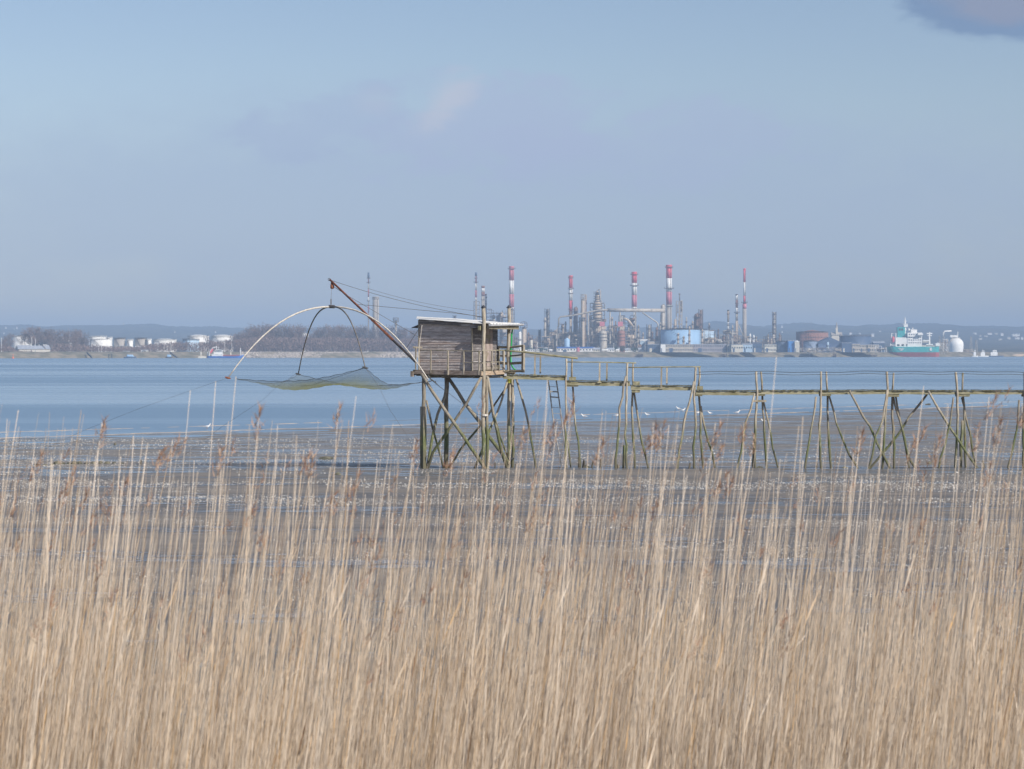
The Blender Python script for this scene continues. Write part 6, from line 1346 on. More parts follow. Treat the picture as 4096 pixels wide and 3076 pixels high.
for (a, b, yt, ry, rf, m_, lb, bd) in ((41, 122, 1345, 1341, 'cone', M_WHT, 'white tank behind bare trees above the cream warehouse', None), (234, 286, 1352, 1349, 'cone', M_WHT, 'small white tank mostly hidden by bare trees', None), (345, 418, 1347, 1344, 'cone', M_WHT, 'upper flat white tank of the stepped pair at left', None), (352, 440, 1357, 1355, 'cone', M_WHT, 'lower wide white tank of the stepped pair at left', None),
                               (426, 447, 1352, 1350, 'cone', M_WHT, 'little white tank on the right of the stepped pair', None), (452, 497, 1354, 1351, 'cone', M_CONC, 'grey tank with a small knob left of the pale blue footed one', None), (536, 583, 1354, 1351, 'cone', M_CONC, 'grey tank with a pale blue foot', (.24, M_BLUET)),
                               (585, 604, 1359, 1358, 'cone', M_WHT, 'sliver of white tank between the grey tank and the domed one', None), (606, 698, 1362, 1354, 'dome', M_WHT, 'wide low domed white tank left of the coaster', None), (505, 530, 1361, 1360, 'cone', M_WHT, 'small bright white tank between the two grey ones', None),
                               (745, 830, 1347, 1338, 'dome', M_WHT, 'tallest white domed tank above the coaster', None), (726, 792, 1359, 1355, 'dome', M_PALEB, 'pale blue white roof in front of the tallest domed tank', None), (840, 928, 1347, 1338, 'dome', M_WHT, 'hazier domed tank right of the tallest one', None), (866, 918, 1366, 1364, 'cone', M_WHT, 'low white tank in front of the hazier domed one', None),
                               (1196, 1232, 1337, 1331, 'dome', M_WHT, 'white dome glimpsed between bare trees left of the hoop', None), (1290, 1326, 1352, 1349, 'cone', M_WHT, 'white tank glimpsed under the hoop apex', None), (1336, 1352, 1362, 1360, 'cone', M_WHT, 'small white tank between trees left of the flare foot', None)):
    Yt = (TL if (a + b) / 2 < 950 else 2560) + (120 if 'hazier' in lb or 'upper' in lb else 0) - (50 if 'front' in lb or 'lower' in lb else 0); tank(a, b, yt, Yt, lb, m_, rf, ry=ry, band=bd)
building(564, 589, 1401, Yp(576) + 40, 'small bright white hut on the bank below the pale blue footed tank', M_WHT, 8, 'flat', n=1)
building(493, 507, 1405, Yp(500) + 32, 'small tan hut on the bank above the dark barge', M_TAN, 6, 'flat', n=1); building(508, 516, 1406, Yp(512) + 33, 'narrow cream hut next to the small tan one', M_CREAM, 5, 'flat', n=0)
building(540, 574, 1389, Yp(557) + 90, 'pale shed behind the small bright white hut', M_CREAM, 10, 'gable', 1385, M_WHT, n=3)
building(465, 515, 1385, Yp(490) + 110, 'low tan embankment building under the first grey tank', M_TAN, 10, 'flat', n=4)
for a, b, yt, lb in ((280, 302, 1410, 'white flat cabin left of the slanting gangway'), (318, 334, 1409, 'white cabin at the head of the slanting gangway'), (1410, 1422, 1365, 'small white cabin at the foot of the thin flare'), (1464, 1480, 1362, 'tiny white block right of the flare foot'), (205, 225, 1388, 'pale hut right of the cream warehouse'), (700, 712, 1411, 'little white block on the bank left of the mooring block')):
    building(a, b, yt, Yp((a + b) / 2) + (36 if yt > 1400 else 300), lb, M_WHT, 5, 'flat', n=1, name='site_cabin', cat='cabin')
for q, (a, b, c, d, lb) in enumerate(((337, 1411, 375, 1430, 'dark gangway slanting down the left bank'), (672, 1411, 715, 1431, 'dark gangway slanting down to the water left of the coaster'), (435, 1417, 447, 1417, 'dark hoop shaped frame on the left bank'))):
    Y = Yp(a) - 6; mb = MB()
    if q < 2: mb.tube([(fx(a, Y), Y + 14, fz(b, Y)), (fx(c, Y), Y - 8, -.3)], .7, 5); mb.tube([(fx(a, Y), Y + 14, fz(b, Y) + 1.2), (fx(c, Y), Y - 8, .9)], .12, 4)
    else: mb.tube([(fx(a, Y), Y, -1), (fx(a, Y), Y, fz(b, Y)), (fx(c, Y), Y, fz(b, Y)), (fx(c, Y), Y, -1)], .5, 5)
    solo(mb, 'gangway' if q < 2 else 'pipe_frame', M_DARK, lb, 'gangway' if q < 2 else 'frame')
for k, (px, yt, lb) in enumerate(((6, 1352, 'at the very left edge of the photo'), (127, 1352, 'above the cream warehouse roof'), (142, 1356, 'just right of the one above the warehouse roof'), (367, 1375, 'below the little white tank of the stepped pair'), (395, 1374, 'second below the stepped white tanks'), (407, 1374, 'third below the stepped white tanks'), (424, 1376, 'left of the first grey tank foot'),
                                    (632, 1375, 'in front of the wide low domed tank, left one'), (656, 1376, 'in front of the wide low domed tank, middle one'), (670, 1373, 'in front of the wide low domed tank, tallest'), (684, 1378, 'in front of the wide low domed tank, right one'), (927, 1348, 'behind the deck of the coaster'), (899, 1372, 'behind the bridge of the coaster'), (1588, 1372, 'left of the hut under the boom'))):
    mast(px, yt, Yp(px) + 50, 'slim white lamp pole ' + lb, .2, group='lamp poles on the left bank')
# houses on the hills
def house(px, y, w_, h_, Y, lab, roof=None, group='pale houses scattered on the hills'):
    Y = YR - 60
    for q in np.arange(3500, YR - 60, 40.0):
        if float(hill_z(fx(px, q), q)[0]) >= fz(y + h_ * .5, q): Y = float(q) - 110; break
    x = fx(px, Y); k = Y / F; W, H = w_ * k * .85, h_ * k * .8; z = fz(y, Y); root = thing('house', (x, Y, z - H / 2), lab, 'house', group)
    mb = MB(); mb.box((x, Y, z - H * .1 - 3), (W, W * .8, H * .8 + 6)); mb.build('wall', M_CREAM if int(px) % 2 else M_WHT, root); e = W * .06; z1 = z + H * .3; a, b, c, d = x - W / 2 - e, x + W / 2 + e, Y - W * .4 - e, Y + W * .4 + e
    mb = MB(); mb.add([(a, c, z1), (b, c, z1), (b, d, z1), (a, d, z1), (a, Y, z1 + H * .38), (b, Y, z1 + H * .38)], [(0, 1, 5, 4), (2, 3, 4, 5), (0, 4, 3), (1, 2, 5)]); mb.build('roof', roof or M_SLATE, root)
    mb = MB(); 
    for q in (-.25, .25): mb.box((x + W * q, Y - W * .41, z - H * .05), (W * .14, .2, H * .25))
    mb.build('window', M_GLASS, root)
hs = [(23, 1311, 8, 11, 'left of two upright white houses on the hill at far left'), (68, 1311, 7, 10, 'right of two upright white houses on the hill at far left'), (57, 1316, 5, 5, 'small white house between the two upright ones'), (16, 1333, 7, 6, 'small house low at the left edge'), (224, 1324, 6, 5, 'house above the tall bare trees at left'),
      (495, 1291, 4, 4, 'tiny white house on the very crest of the hill'), (699, 1326, 6, 5, 'lone cream house on the slope above the domed tank'), (862, 1326, 5, 5, 'lone white house above the hazier domed tank'), (3128, 1304, 7, 5, 'house on the slope right of the lone ragged column'), (3128, 1326, 5, 4, 'small house right of the ragged column foot'),
      (3402, 1332, 12, 6, 'long pale house above the navy tank'), (3490, 1337, 14, 9, 'cream house peeping over the right end of the navy tank'), (3440, 1333, 8, 5, 'pale house above the middle of the navy tank'), (3520, 1325, 8, 5, 'pale house left of the ship lifeboat'), (3895, 1332, 8, 4, 'white house left above the lattice masts'),
      (3902, 1332, 9, 4, 'white house above the right lattice mast'), (3921, 1342, 6, 4, 'small white house right of the lattice masts'), (3921, 1353, 14, 5, 'low white row right of the lattice masts'), (3943, 1343, 15, 6, 'wide white house in the hillside village'), (3958, 1333, 20, 6, 'long roofed house high in the village'),
      (3985, 1333, 15, 6, 'second long roofed house high in the village'), (4001, 1356, 16, 7, 'low bright house at the middle of the village'), (4008, 1334, 12, 6, 'white house left of the big white villa'), (4035, 1350, 14, 9, 'cream house below the big white villa'), (4062, 1337, 34, 11, 'big white flat villa at the right of the village'), (4068, 1351, 20, 9, 'white house under the big white villa'), (4088, 1352, 10, 12, 'pale house at the right edge')]
for k, (px, y, w_, h_, lb) in enumerate(hs): house(px, y, w_, h_, 4300 if y > 1320 else 5200, lb, M_ROOFT if k % 3 == 1 else M_SLATE)
# sandy spit at the right
mb = MB(); Y = 2890; vs = []; n = 14
for i in range(n + 1):
    x = fx(4005, Y) + (fx(4400, Y) - fx(4005, Y)) * i / n; t = min(1, i / 2.5); vs += [(x, Y + .72 * (x - fx(4005, Y)) - 6, -1), (x, Y + .72 * (x - fx(4005, Y)) + 2, -.2 + 3.2 * t), (x, Y + .72 * (x - fx(4005, Y)) + 30, 1.0 + 4.0 * t)]
mb.add(vs, [(i * 3 + j, i * 3 + 3 + j, i * 3 + 4 + j, i * 3 + 1 + j) for i in range(n) for j in range(2)]); o = mb.build('sand_spit', mat('pale_sand', (.55, .42, .30), (.48, .37, .27), .9, scale=.2, coord='pos')); tag(o, 'pale sandy spit at the right end of the far shore', kind='structure')
# ------------------------------------------------------------------ bare trees, scrub, evergreens, rock armour
M_TWIG = mat('bare_twigs', (.23, .185, .18), (.15, .125, .125), 1, scale=.3, coord='pos', tint=.35, spec=.1)
M_TWIG2 = mat('reddish_twigs', (.27, .19, .17), (.17, .13, .12), 1, scale=.3, coord='pos', tint=.35, spec=.1)
M_TRUNK = mat('grey_bark', (.22, .19, .16), (.14, .12, .10), 1, scale=1, coord='pos', spec=.1)
M_FIR = mat('dark_evergreen', (.035, .065, .035), (.05, .08, .04), 1, scale=.3, coord='pos', tint=.4, spec=.1)
def bare_tree(h, wd, seed, mt):
    rs = np.random.RandomState(seed); tr = MB(); tw_v = []; tw_f = []; rr = random.Random(seed)
    tr.tube([(0, 0, -.5), (rr.uniform(-.3, .3), 0, h * .3), (rr.uniform(-.6, .6), 0, h * .6), (rr.uniform(-.8, .8), 0, h * .9)], [.45, .36, .22, .06], 6)
    limbs = []
    for k in range(12):
        z = h * rr.uniform(.2, .75); a = rr.uniform(0, 6.28); L = wd * rr.uniform(.35, .62) * (1 - (z / h - .2) * .4); e = Vector((math.cos(a) * L, math.sin(a) * L, z + L * rr.uniform(.5, 1.1)))
        tr.tube([(0, 0, z), (e.x * .5, e.y * .5, z + (e.z - z) * .35), tuple(e)], [.18, .13, .04], 4); limbs.append((Vector((0, 0, z)), e))
    n = 1500; li = rs.randint(0, len(limbs), n)
    for i in range(n):
        a, b = limbs[li[i]]; c = a.lerp(b, rs.uniform(.25, 1.05)) if rs.rand() < .8 else Vector((0, 0, h * rs.uniform(.5, 1)))
        p = c + Vector(rs.normal(0, wd * .085, 3)); d = Vector((rs.normal(0, .5) + p.x * .06, rs.normal(0, .5) + p.y * .06, rs.uniform(.3, 1.3))).normalized() * rs.uniform(.9, 2.4); s_ = Vector((rs.normal(), rs.normal(), 0)).normalized() * rs.uniform(.07, .19)
        if p.z < h * .12: continue
        o = len(tw_v); tw_v += [p - s_, p + s_, p + d]; tw_f.append((o, o + 1, o + 2))
    return tr, tw_v, tw_f
def make_proto(h, wd, seed, mt, label, loc, nm='bare_tree'):
    tr, v_, f_ = bare_tree(h, wd, seed, mt); root = thing(nm, loc, label, 'tree', 'bare winter trees on the far bank')
    o = Vector(loc); tr.v = [tuple(Vector(q) + o) for q in tr.v]; tr.build('trunk', M_TRUNK, root)
    mb = MB()
    for f in f_: mb.add([v_[i] + o for i in f], [(0, 1, 2)])
    mb.build('crown', mt, root); return root
tree_px = [(20, 1345), (38, 1338), (100, 1325), (116, 1314), (132, 1312), (150, 1314), (168, 1318), (186, 1320), (205, 1318), (222, 1324), (240, 1338), (258, 1330), (272, 1324), (288, 1324), (305, 1322), (322, 1324), (338, 1330), (12, 1360), (150, 1335), (196, 1340), (232, 1352), (300, 1345), (330, 1350),
           (700, 1372), (720, 1368), (745, 1372), (770, 1368), (800, 1370), (830, 1345), (850, 1362), (880, 1370), (905, 1362), (925, 1345), (940, 1340), (955, 1334), (972, 1326), (988, 1320), (1004, 1314), (1020, 1308), (1036, 1304), (1052, 1303), (1068, 1305), (1085, 1305), (1102, 1303), (1120, 1303), (1138, 1304), (1155, 1303), (1172, 1304), (1190, 1306), (1205, 1309),
           (960, 1355), (1000, 1342), (1045, 1335), (1090, 1330), (1140, 1332), (1180, 1338), (1225, 1338), (1250, 1335), (1268, 1318), (1284, 1312), (1300, 1308), (1316, 1306), (1334, 1309), (1352, 1307), (1370, 1312), (1388, 1306), (1405, 1310), (1424, 1307), (1442, 1312), (1460, 1310), (1490, 1312), (1525, 1314), (1545, 1310), (1562, 1308), (1600, 1312), (1622, 1316), (1645, 1320), (1665, 1322),
           (1330, 1345), (1390, 1342), (1450, 1350), (1520, 1352), (1560, 1348), (1620, 1350), (2150 - 120, 1360)]
def nearmark(px):
    marks = [(60, 'by the cream warehouse'), (150, 'right behind the cream warehouse roof'), (300, 'left of the stepped white tanks'), (760, 'below the tallest domed tank'), (880, 'behind the coaster'), (1000, 'on the left shoulder of the wood left of the hoop'), (1110, 'on the crest of the wood left of the hoop'), (1200, 'right of the wood crest, before a white dome'), (1320, 'behind the hoop apex'), (1440, 'left of the thin flare'), (1540, 'right of the grey chimney'), (1640, 'just left of the hut')]
    return min(marks, key=lambda q: abs(q[0] - px))[1]
protos = []
PH = 22.0
for k, (sd_, mt, wd) in enumerate(((1, M_TWIG, 15), (2, M_TWIG2, 17), (3, M_TWIG, 13), (4, M_TWIG2, 15))):
    px, yt = tree_px[k]; Y = Yp(px) + 95 + 20 * (k % 3); h = fz(yt, Y) - LAND
    r_ = make_proto(PH, wd, sd_, mt, 'bare winter tree ' + nearmark(px), (fx(px, Y), Y, LAND)); r_.scale = (h / PH,) * 3; protos.append(r_)
for k, (px, yt) in enumerate(tree_px[4:]):
    back = yt < 1345; Y = Yp(px) + (rnd.uniform(110, 190) if back else rnd.uniform(60, 95)); h = fz(yt, Y) - LAND; s_ = h / PH; pr = protos[k % 4]
    kind_ = 'tall bare winter tree ' if h > 22 else 'low bare winter tree '
    dup(pr, (fx(px, Y), Y, LAND), rnd.uniform(0, 6.28), kind_ + nearmark(px), (s_ * rnd.uniform(.85, 1.2), s_ * rnd.uniform(.85, 1.2), s_))
# scrub along the bank: one tangled mass
def make_scrub():
    vs = []; ts = []; px = np.concatenate([nr.uniform(-60, 1720, 42000), nr.uniform(940, 1720, 30000)])
    top = np.interp(px, [0, 40, 75, 200, 215, 330, 450, 530, 600, 700, 830, 1000, 1300, 1700], [1385, 1385, 1411, 1411, 1375, 1380, 1390, 1392, 1378, 1368, 1372, 1352, 1350, 1360]) + nr.uniform(-4, 10, px.shape)
    Y = 2430 / (1 - .72 * (px - CX) / F) + nr.uniform(45, 110, px.shape); zt = CZ - (top - HY) / F * Y; u_ = nr.rand(len(px)) ** .8; z = LAND + (zt - LAND) * u_ * .95; x = (px - CX) / F * Y
    d = np.stack([nr.normal(0, .6, len(px)), nr.normal(0, .6, len(px)), nr.uniform(.5, 2.0, len(px))], 1); s_ = np.stack([nr.normal(0, .22, len(px)), nr.normal(0, .22, len(px)), np.zeros(len(px))], 1)
    p = np.stack([x, Y, z], 1); V = np.stack([p - s_, p + s_, p + d], 1).reshape(-1, 3); Fq = np.arange(len(V)).reshape(-1, 3)
    o = mesh_np('scrub', V, Fq, M_TWIG2, nr.rand(len(px))); tag(o, 'brown purple winter scrub along the far left bank', kind='stuff')
make_scrub()
def make_armour():
    n = 5200; px = nr.uniform(960, 2000, n); Y0 = 2430 / (1 - .72 * (px - CX) / F); t_ = nr.rand(n); Y = Y0 + 1 + t_ * 20; z = np.interp(t_ * 20, [0, 8, 18, 20], [-.2, 2.4, 5.2, 5.6]); x = (px - CX) / F * Y; r = nr.uniform(.5, 1.15, n)
    V = np.zeros((n, 6, 3)); 
    for j, (a, b, c) in enumerate(((1, 0, 0), (0, 1, 0), (-1, 0, 0), (0, -1, 0), (0, 0, 1), (0, 0, -1))):
        V[:, j, 0] = x + a * r * nr.uniform(.7, 1.3, n) + nr.normal(0, .15, n); V[:, j, 1] = Y + b * r * nr.uniform(.7, 1.3, n); V[:, j, 2] = z + c * r * nr.uniform(.5, .9, n)
    b_ = np.arange(n) * 6; Fq = np.concatenate([np.stack([b_ + i for i in f], 1) for f in ((0, 1, 4), (1, 2, 4), (2, 3, 4), (3, 0, 4), (1, 0, 5), (2, 1, 5), (3, 2, 5), (0, 3, 5))])
    tag(mesh_np('rock_armour', V.reshape(-1, 3), Fq, mat('grey_boulders', (.52, .46, .40), (.34, .30, .27), .9, scale=.3, coord='pos', tint=.3), np.tile(nr.rand(n), 8)), 'bank of pale boulders along the far shore under the wood', kind='stuff')
make_armour()
def fir(px, yt, wpx, lab, Yo=45, m=M_FIR):
    Y = Yp(px) + Yo; x = fx(px, Y); h = fz(yt, Y) - LAND; w_ = wpx / F * Y / 2; rs = np.random.RandomState(int(px)); root = thing('evergreen_bush', (x, Y, LAND), lab, 'tree')
    mb = MB(); mb.tube([(x, Y, LAND - .3), (x, Y, LAND + h * .8)], [.4, .1], 5); mb.build('trunk', M_TRUNK, root); mb = MB()
    for i in range(500):
        q = rs.normal(0, 1, 3); q /= np.linalg.norm(q) + 1e-6; q *= rs.rand() ** .4; p = Vector((x + q[0] * w_, Y + q[1] * w_ * .8, LAND + h * .5 + q[2] * h * .5)); a = Vector(rs.normal(0, .6, 3)); b = Vector(rs.normal(0, .6, 3)); mb.add([p, p + a, p + b], [(0, 1, 2)])
    mb.build('crown', m, root)
for px, yt, w_, lb in ((2433, 1392, 34, 'broad low dark evergreen below the grey squat reactor'), (2462, 1388, 26, 'mid sized dark evergreen below the squat reactors'), (2490, 1380, 34, 'tallest dark evergreen below the rusty squat reactor'), (2535, 1390, 34, 'dark evergreen left of the navy building'), (2660, 1395, 24, 'small dark bush below the white cube'), (2118, 1392, 50, 'wide dark bush right of the hut gate'), (2170, 1392, 46, 'wide dark bush below the silver columns'), (2860, 1392, 46, 'dark bush in front of the long grey block'), (2893, 1386, 22, 'round dark green bush left of the cream block'), (3020, 1393, 46, 'dark bush between the cream block and office')): fir(px, yt, w_, lb)
for px, y, w_, lb in ((2555, 1427, 34, 'dark drift of branches at the waterline below the pipe leg'), (2892, 1424, 30, 'tangled dark branches at the waterline below the cream block'), (3246, 1420, 10, 'dark round bush on the quay below the grey blue tank'), (3340, 1420, 9, 'small dark bush on the quay below the gabled hall'), (3485, 1418, 40, 'dark boat shaped shadowy hulk left of the ship')):
    Y = Yp(px) + 1; x = fx(px, Y); W = w_ / F * Y / 2; mb = MB(); rs = np.random.RandomState(px)
    for i in range(160): p = Vector((x + rs.uniform(-1, 1) * W, Y + rs.normal(0, 1), rs.uniform(-.3, 3.2) * (1 if i % 3 else .6))); d = Vector(rs.normal(0, 1.4, 3)); mb.add([p, p + d, p + Vector(rs.normal(0, .5, 3))], [(0, 1, 2)])
    solo(mb, 'branch_pile', M_TWIG if px > 3000 else M_FRAME, lb, 'branches')
# ------------------------------------------------------------------ the reed bed
def reed_mat(name, heads=False):
    m = bpy.data.materials.new(name); m.use_nodes = True; t = m.node_tree; b = t.nodes['Principled BSDF']
    at = N(t, 'ShaderNodeAttribute'); at.attribute_name = 'tint'; cr = N(t, 'ShaderNodeValToRGB'); e = cr.color_ramp.elements
    if heads: cols = [(0, (.24, .13, .085)), (.5, (.36, .22, .15)), (1, (.48, .33, .24))]
    else: cols = [(0, (.14, .085, .05)), (.10, (.34, .22, .13)), (.27, (.54, .41, .28)), (.55, (.66, .55, .43)), (.85, (.78, .68, .57)), (1, (.72, .45, .19))]
    e[0].position, e[0].color = cols[0][0], (*cols[0][1], 1); e[1].position, e[1].color = cols[-1][0], (*cols[-1][1], 1)
    for p, c in cols[1:-1]: q = e.new(p); q.color = (*c, 1)
    t.links.new(at.outputs['Fac'], cr.inputs[0]); t.links.new(cr.outputs[0], b.inputs['Base Color']); b.inputs['Roughness'].default_value = .65; b.inputs['Specular IOR Level'].default_value = .3
    return m
M_REED = reed_mat('dry_reed'); M_HEAD = reed_mat('reed_plume', True)
def reed_arrays(x, y, L, r, lean, leany, seg=5):
    """three sided bending stems; returns vertices and quads"""
    n = len(x); z = ground_z(x, y) - .05; k = seg + 1; V = np.zeros((n, k, 3, 3)); ph = nr.uniform(0, 6.28, n); bow = nr.normal(0, .010, n)
    for i in range(k):
        t = i / seg; cx_ = x + lean * L * t ** 1.45 + bow * L * math.sin(t * 3.1); cy_ = y + leany * L * t ** 1.5; cz_ = z + L * t; rr = r * (1 - .55 * t)
        for j in range(3): V[:, i, j, 0] = cx_ + rr * np.cos(ph + j * 2.094); V[:, i, j, 1] = cy_ + rr * np.sin(ph + j * 2.094); V[:, i, j, 2] = cz_
    base = np.arange(n) * k * 3; Fs = []
    for i in range(seg):
        for j in range(3): Fs.append(np.stack([base + i * 3 + j, base + i * 3 + (j + 1) % 3, base + (i + 1) * 3 + (j + 1) % 3, base + (i + 1) * 3 + j], 1))
    Fq = np.stack(Fs, 1).reshape(-1, 4); tip = np.stack([V[:, -1, :, 0].mean(1), V[:, -1, :, 1].mean(1), V[:, -1, :, 2].mean(1)], 1)
    return V.reshape(-1, 3), Fq, tip
def blade_arrays(x, y, z, dx, dy, dz, w_):
    n = len(x); V = np.zeros((n, 4, 3)); V[:, 0] = np.stack([x, y, z], 1); V[:, 1] = np.stack([x + dx * .5 - w_, y + dy * .5, z + dz * .6], 1); V[:, 2] = np.stack([x + dx, y + dy, z + dz], 1); V[:, 3] = np.stack([x + dx * .5 + w_, y + dy * .5, z + dz * .6], 1)
    return V.reshape(-1, 3), (np.arange(n)[:, None] * 4 + np.arange(4)[None, :])
def plume(mb_v, mb_f, tip, L, ax, ay, rs, n=70):
    """a drooping feathery head: slivers along a leaning axis"""
    for i in range(n):
        t = rs.rand(); c = np.array([tip[0] + ax * L * t, tip[1] + ay * L * t, tip[2] - .02 + L * t * .9]); s_ = math.sin(min(1, t * 1.15 + .08) * math.pi) ** .8 * .026
        d = np.array([rs.normal(ax * .6, .35), rs.normal(0, .3), rs.uniform(.2, 1.0)]); d = d / np.linalg.norm(d) * rs.uniform(.03, .06); o_ = np.array([rs.normal(0, s_ * .55), rs.normal(0, s_ * .55), 0]); q = np.array([rs.normal(0, 1), rs.normal(0, 1), rs.normal(0, .3)]); q = q / np.linalg.norm(q) * .0026
        b = len(mb_v); mb_v += [c + o_ - q, c + o_ + q, c + o_ + d]; mb_f.append((b, b + 1, b + 2))
def make_reed_bed():
    # front rows: tall stems at very different heights, so that the bed thins out upwards
    n = 27000
    Y = nr.uniform(9.0, 15.5, n); half = .24 * Y + 4.2; X = nr.uniform(-1, 1, n) * half
    clump = fbm(X * 2.4, Y * 1.1, 77, 4); keep = nr.rand(n) < (.30 + .70 * sst((clump + .9) / 1.7)); X, Y, clump = X[keep], Y[keep], clump[keep]; n = len(X)
    drop = np.interp(np.clip(nr.rand(n) - .035 * clump, 0.0005, 1), [0, .0015, .007, .029, .088, .19, .31, .47, .72, 1], [.26, .36, .45, .65, .85, 1.05, 1.25, 1.46, 1.72, 2.2])
    L = CZ - drop - ground_z(X, Y)
    # back rows: shorter and thinner, they close the gaps low down
    n2 = 17500; Y2 = nr.uniform(13.5, 19.0, n2); X2 = nr.uniform(-1, 1, n2) * (.24 * Y2 + 4.2); d2 = np.interp(nr.rand(n2), [0, .03, .2, .6, 1], [1.5, 1.95, 2.35, 2.8, 3.4]) + .12 * fbm(X2, Y2, 13)
    X, Y, L = np.concatenate([X, X2]), np.concatenate([Y, Y2]), np.concatenate([L, CZ - d2 - ground_z(X2, Y2)]); ok = L > .5; X, Y, L = X[ok], Y[ok], L[ok]; n = len(X)
    r = nr.uniform(.0016, .0028, n); lean = nr.normal(.10, .034, n); V, Fq, tip = reed_arrays(X, Y, L, r, lean, nr.normal(0, .04, n)); tt = np.clip(nr.beta(1.7, 1.5, n) , 0, 1); T = np.repeat(tt, 15)
    # papery leaves and broken stems lower down
    m_ = 21000; i = nr.randint(0, n, 3 * m_); i = i[Y[i] > 11][:m_]; m_ = len(i); u_ = nr.uniform(.15, .85, m_); z = ground_z(X[i], Y[i]) + L[i] * u_; ang = nr.normal(.15, .28, m_); ll = nr.uniform(.12, .42, m_)
    bv, bf = blade_arrays(X[i] + lean[i] * L[i] * u_ ** 1.45, Y[i], z, np.sin(ang) * ll, nr.normal(0, .05, m_), np.cos(ang) * ll * np.where(nr.rand(m_) < .05, -.6, 1), nr.uniform(.0012, .0035, m_))
    V2 = np.concatenate([V, bv]); F2 = np.concatenate([Fq, bf + len(V)]); T2 = np.concatenate([T, np.clip(nr.beta(2, 2, m_), 0, 1)])
    o = mesh_np('reed_bed', V2, F2, M_REED, T2); tag(o, 'dense bed of dry straw coloured reeds filling the foreground', kind='stuff')
    # plumes of the mass
    pv = []; pf = []; cand = np.where((tip[:, 2] > CZ - 1.35))[0]; cand = nr.permutation(cand)[:460]; rs = np.random.RandomState(3)
    for c in cand: plume(pv, pf, tip[c], rs.uniform(.08, .15), rs.normal(.35, .15), rs.normal(0, .1), rs, 18)
    o = mesh_np('reed_plumes', np.array(pv), np.array(pf), M_HEAD, rs.rand(len(pf))); tag(o, 'small brown plumes scattered through the reed bed', kind='stuff')
make_reed_bed()
# tall single reeds that stand clear of the mass
def single_reed(px, yt, Y, lean_px, head, label, group):
    x1 = (px - CX) / F * Y; zt = CZ - (yt - HY) / F * Y; x0 = x1 - lean_px * 1.2; g = float(ground_z(x0, Y)); root = thing('reed', (x0, Y, g), label, 'reed', group)
    mb = MB(); L = zt - g; k = 7; bow = rnd.gauss(0, .03); pts = [(x0 + (x1 - x0) * (i / k) ** 1.6 + bow * math.sin(i / k * 3.1), Y + rnd.gauss(0, .002), g - .05 + (L + .05) * i / k) for i in range(k + 1)]
    r0 = rnd.uniform(.0026, .0038); mb.tube(pts, [r0 * (1 - .6 * i / k) for i in range(k + 1)], 5, 0, rnd.uniform(.45, .9)); mb.build('stem', M_REED, root, True)
    mb = MB()
    for q in range(rnd.randint(1, 3)):
        t = rnd.uniform(.45, .85); i = int(t * k); p = Vector(pts[i]); L2 = rnd.uniform(.15, .32); a = rnd.uniform(.1, .45); e = p + Vector((math.sin(a) * L2, rnd.gauss(0, .02), math.cos(a) * L2)); m = p.lerp(e, .5); w_ = rnd.uniform(.003, .005)
        mb = MB(); mb.add([p, m + Vector((-w_, 0, 0)), e, m + Vector((w_, 0, 0))], [(0, 1, 2, 3)]); mb.build('leaf', M_REED, root)
    if head:
        pv = []; pf = []; rs = np.random.RandomState(int(px) + 100); tip = np.array(pts[-1]); tip[2] -= .10; tip[0] -= .02
        plume(pv, pf, tip, rs.uniform(.11, .17), rs.uniform(.15, .45), 0, rs, 45); mb = MB()
        for f in pf: mb.add([Vector(pv[j]) for j in f], [(0, 1, 2)])
        mb.build('plume', M_HEAD, root)
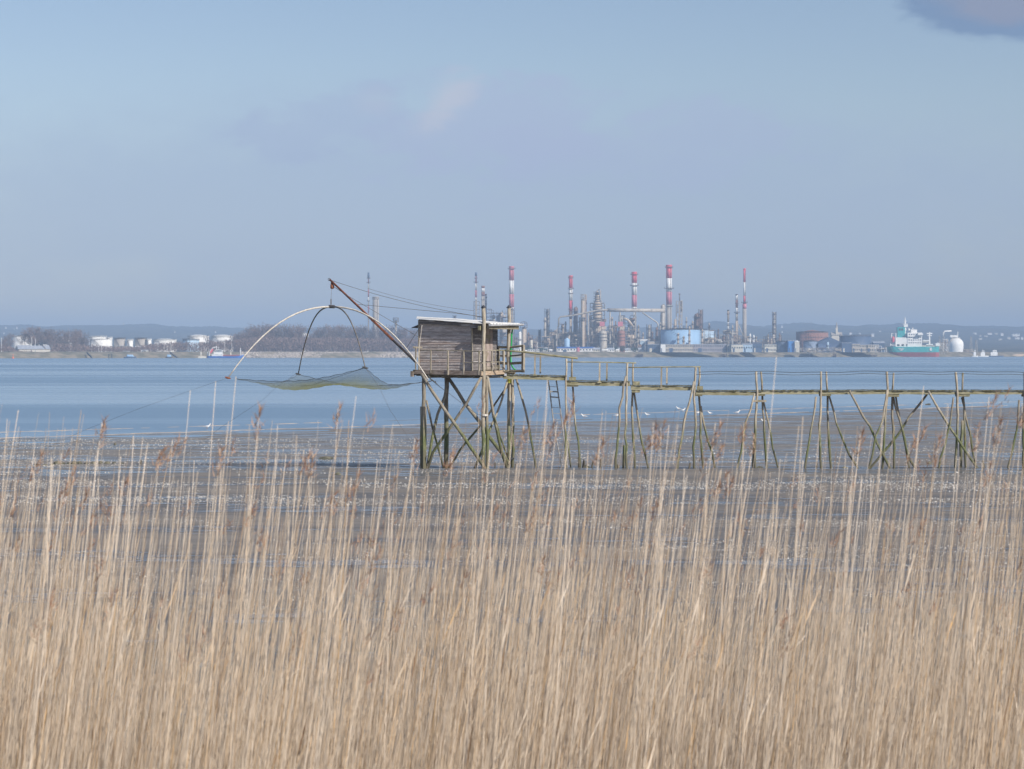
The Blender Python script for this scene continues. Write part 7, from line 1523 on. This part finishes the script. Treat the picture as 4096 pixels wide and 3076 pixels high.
clear = [(75, 1640, 0), (27, 1675, 0), (762, 1560, 0), (861, 1525, 0), (945, 1505, 0), (915, 1685, 0), (409, 1690, 1), (533, 1745, 0), (572, 1748, 0), (592, 1772, 0), (1037, 1650, 1), (1110, 1700, 0), (1352, 1630, 1), (1426, 1585, 0), (1185, 1740, 0), (690, 1760, 1), (350, 1825, 0), (297, 1870, 1),
         (2057, 1580, 0), (2189, 1520, 0), (2284, 1600, 1), (2190, 1690, 1), (2095, 1705, 1), (2230, 1685, 1), (2614, 1690, 1), (2640, 1710, 1), (2675, 1700, 0), (2712, 1698, 0), (2863, 1690, 1), (3105, 1425, 0), (3210, 1665, 0), (3195, 1704, 0), (3288, 1620, 0), (2975, 1690, 1), (3531, 1650, 0), (3695, 1545, 0), (3793, 1618, 0),
         (3955, 1588, 1), (3971, 1639, 0), (4090, 1612, 1), (3988, 1700, 1), (3676, 1700, 1), (3440, 1740, 1), (3910, 1712, 1), (1215, 1800, 1), (1810, 1795, 1), (1660, 1755, 1), (1960, 1800, 0), (2400, 1760, 1), (2460, 1800, 0), (3020, 1735, 1), (3640, 1770, 1), (3755, 1765, 1), (880, 1795, 1), (640, 1800, 1), (140, 1770, 0), (205, 1830, 0)]
def reedmark(px):
    marks = [(0, 'at the left edge'), (200, 'above the left of the stone row'), (420, 'above the stone row'), (600, 'near the lone black stub'), (780, 'left of the net corner'), (930, 'under the left net corner'), (1100, 'below the left half of the net'), (1350, 'below the middle of the net'), (1550, 'between net and hut'), (1750, 'before the left piles of the hut'), (1930, 'before the right piles of the hut'), (2090, 'just right of the hut piles'), (2200, 'before the ladder'), (2330, 'right of the first trestle'), (2500, 'by the second trestle'), (2650, 'between second and third trestles'), (2800, 'by the third trestle'), (2950, 'left of the fourth trestle'), (3105, 'right of the fourth trestle'), (3250, 'by the fifth trestle'), (3420, 'right of the fifth trestle'), (3560, 'by the sixth trestle'), (3700, 'between sixth and seventh trestles'), (3850, 'by the seventh trestle'), (4000, 'right of the seventh trestle'), (4090, 'at the right edge')]
    return min(marks, key=lambda q: abs(q[0] - px))[1]
for px, yt, hd in clear:
    Y = rnd.uniform(9.5, 12.5); hgt = 'tall' if yt < 1650 else 'clear standing'
    single_reed(px, yt, Y, rnd.uniform(.10, .24), hd, '%s reed %s %s' % (hgt, 'with a plume' if hd else 'with a bare tip', reedmark(px)), 'reeds standing clear of the bed')
for k in range(150):
    px = rnd.uniform(-20, 4110); yt = 1800 + abs(rnd.gauss(0, 200)); Y = rnd.uniform(9.5, 14); hd = rnd.random() < .13
    single_reed(px, yt, Y, rnd.uniform(.06, .26), hd, '%s %s' % ('brown plumed reed in the bed' if hd else 'bare tipped reed in the bed', reedmark(px)), 'reeds standing clear of the bed')
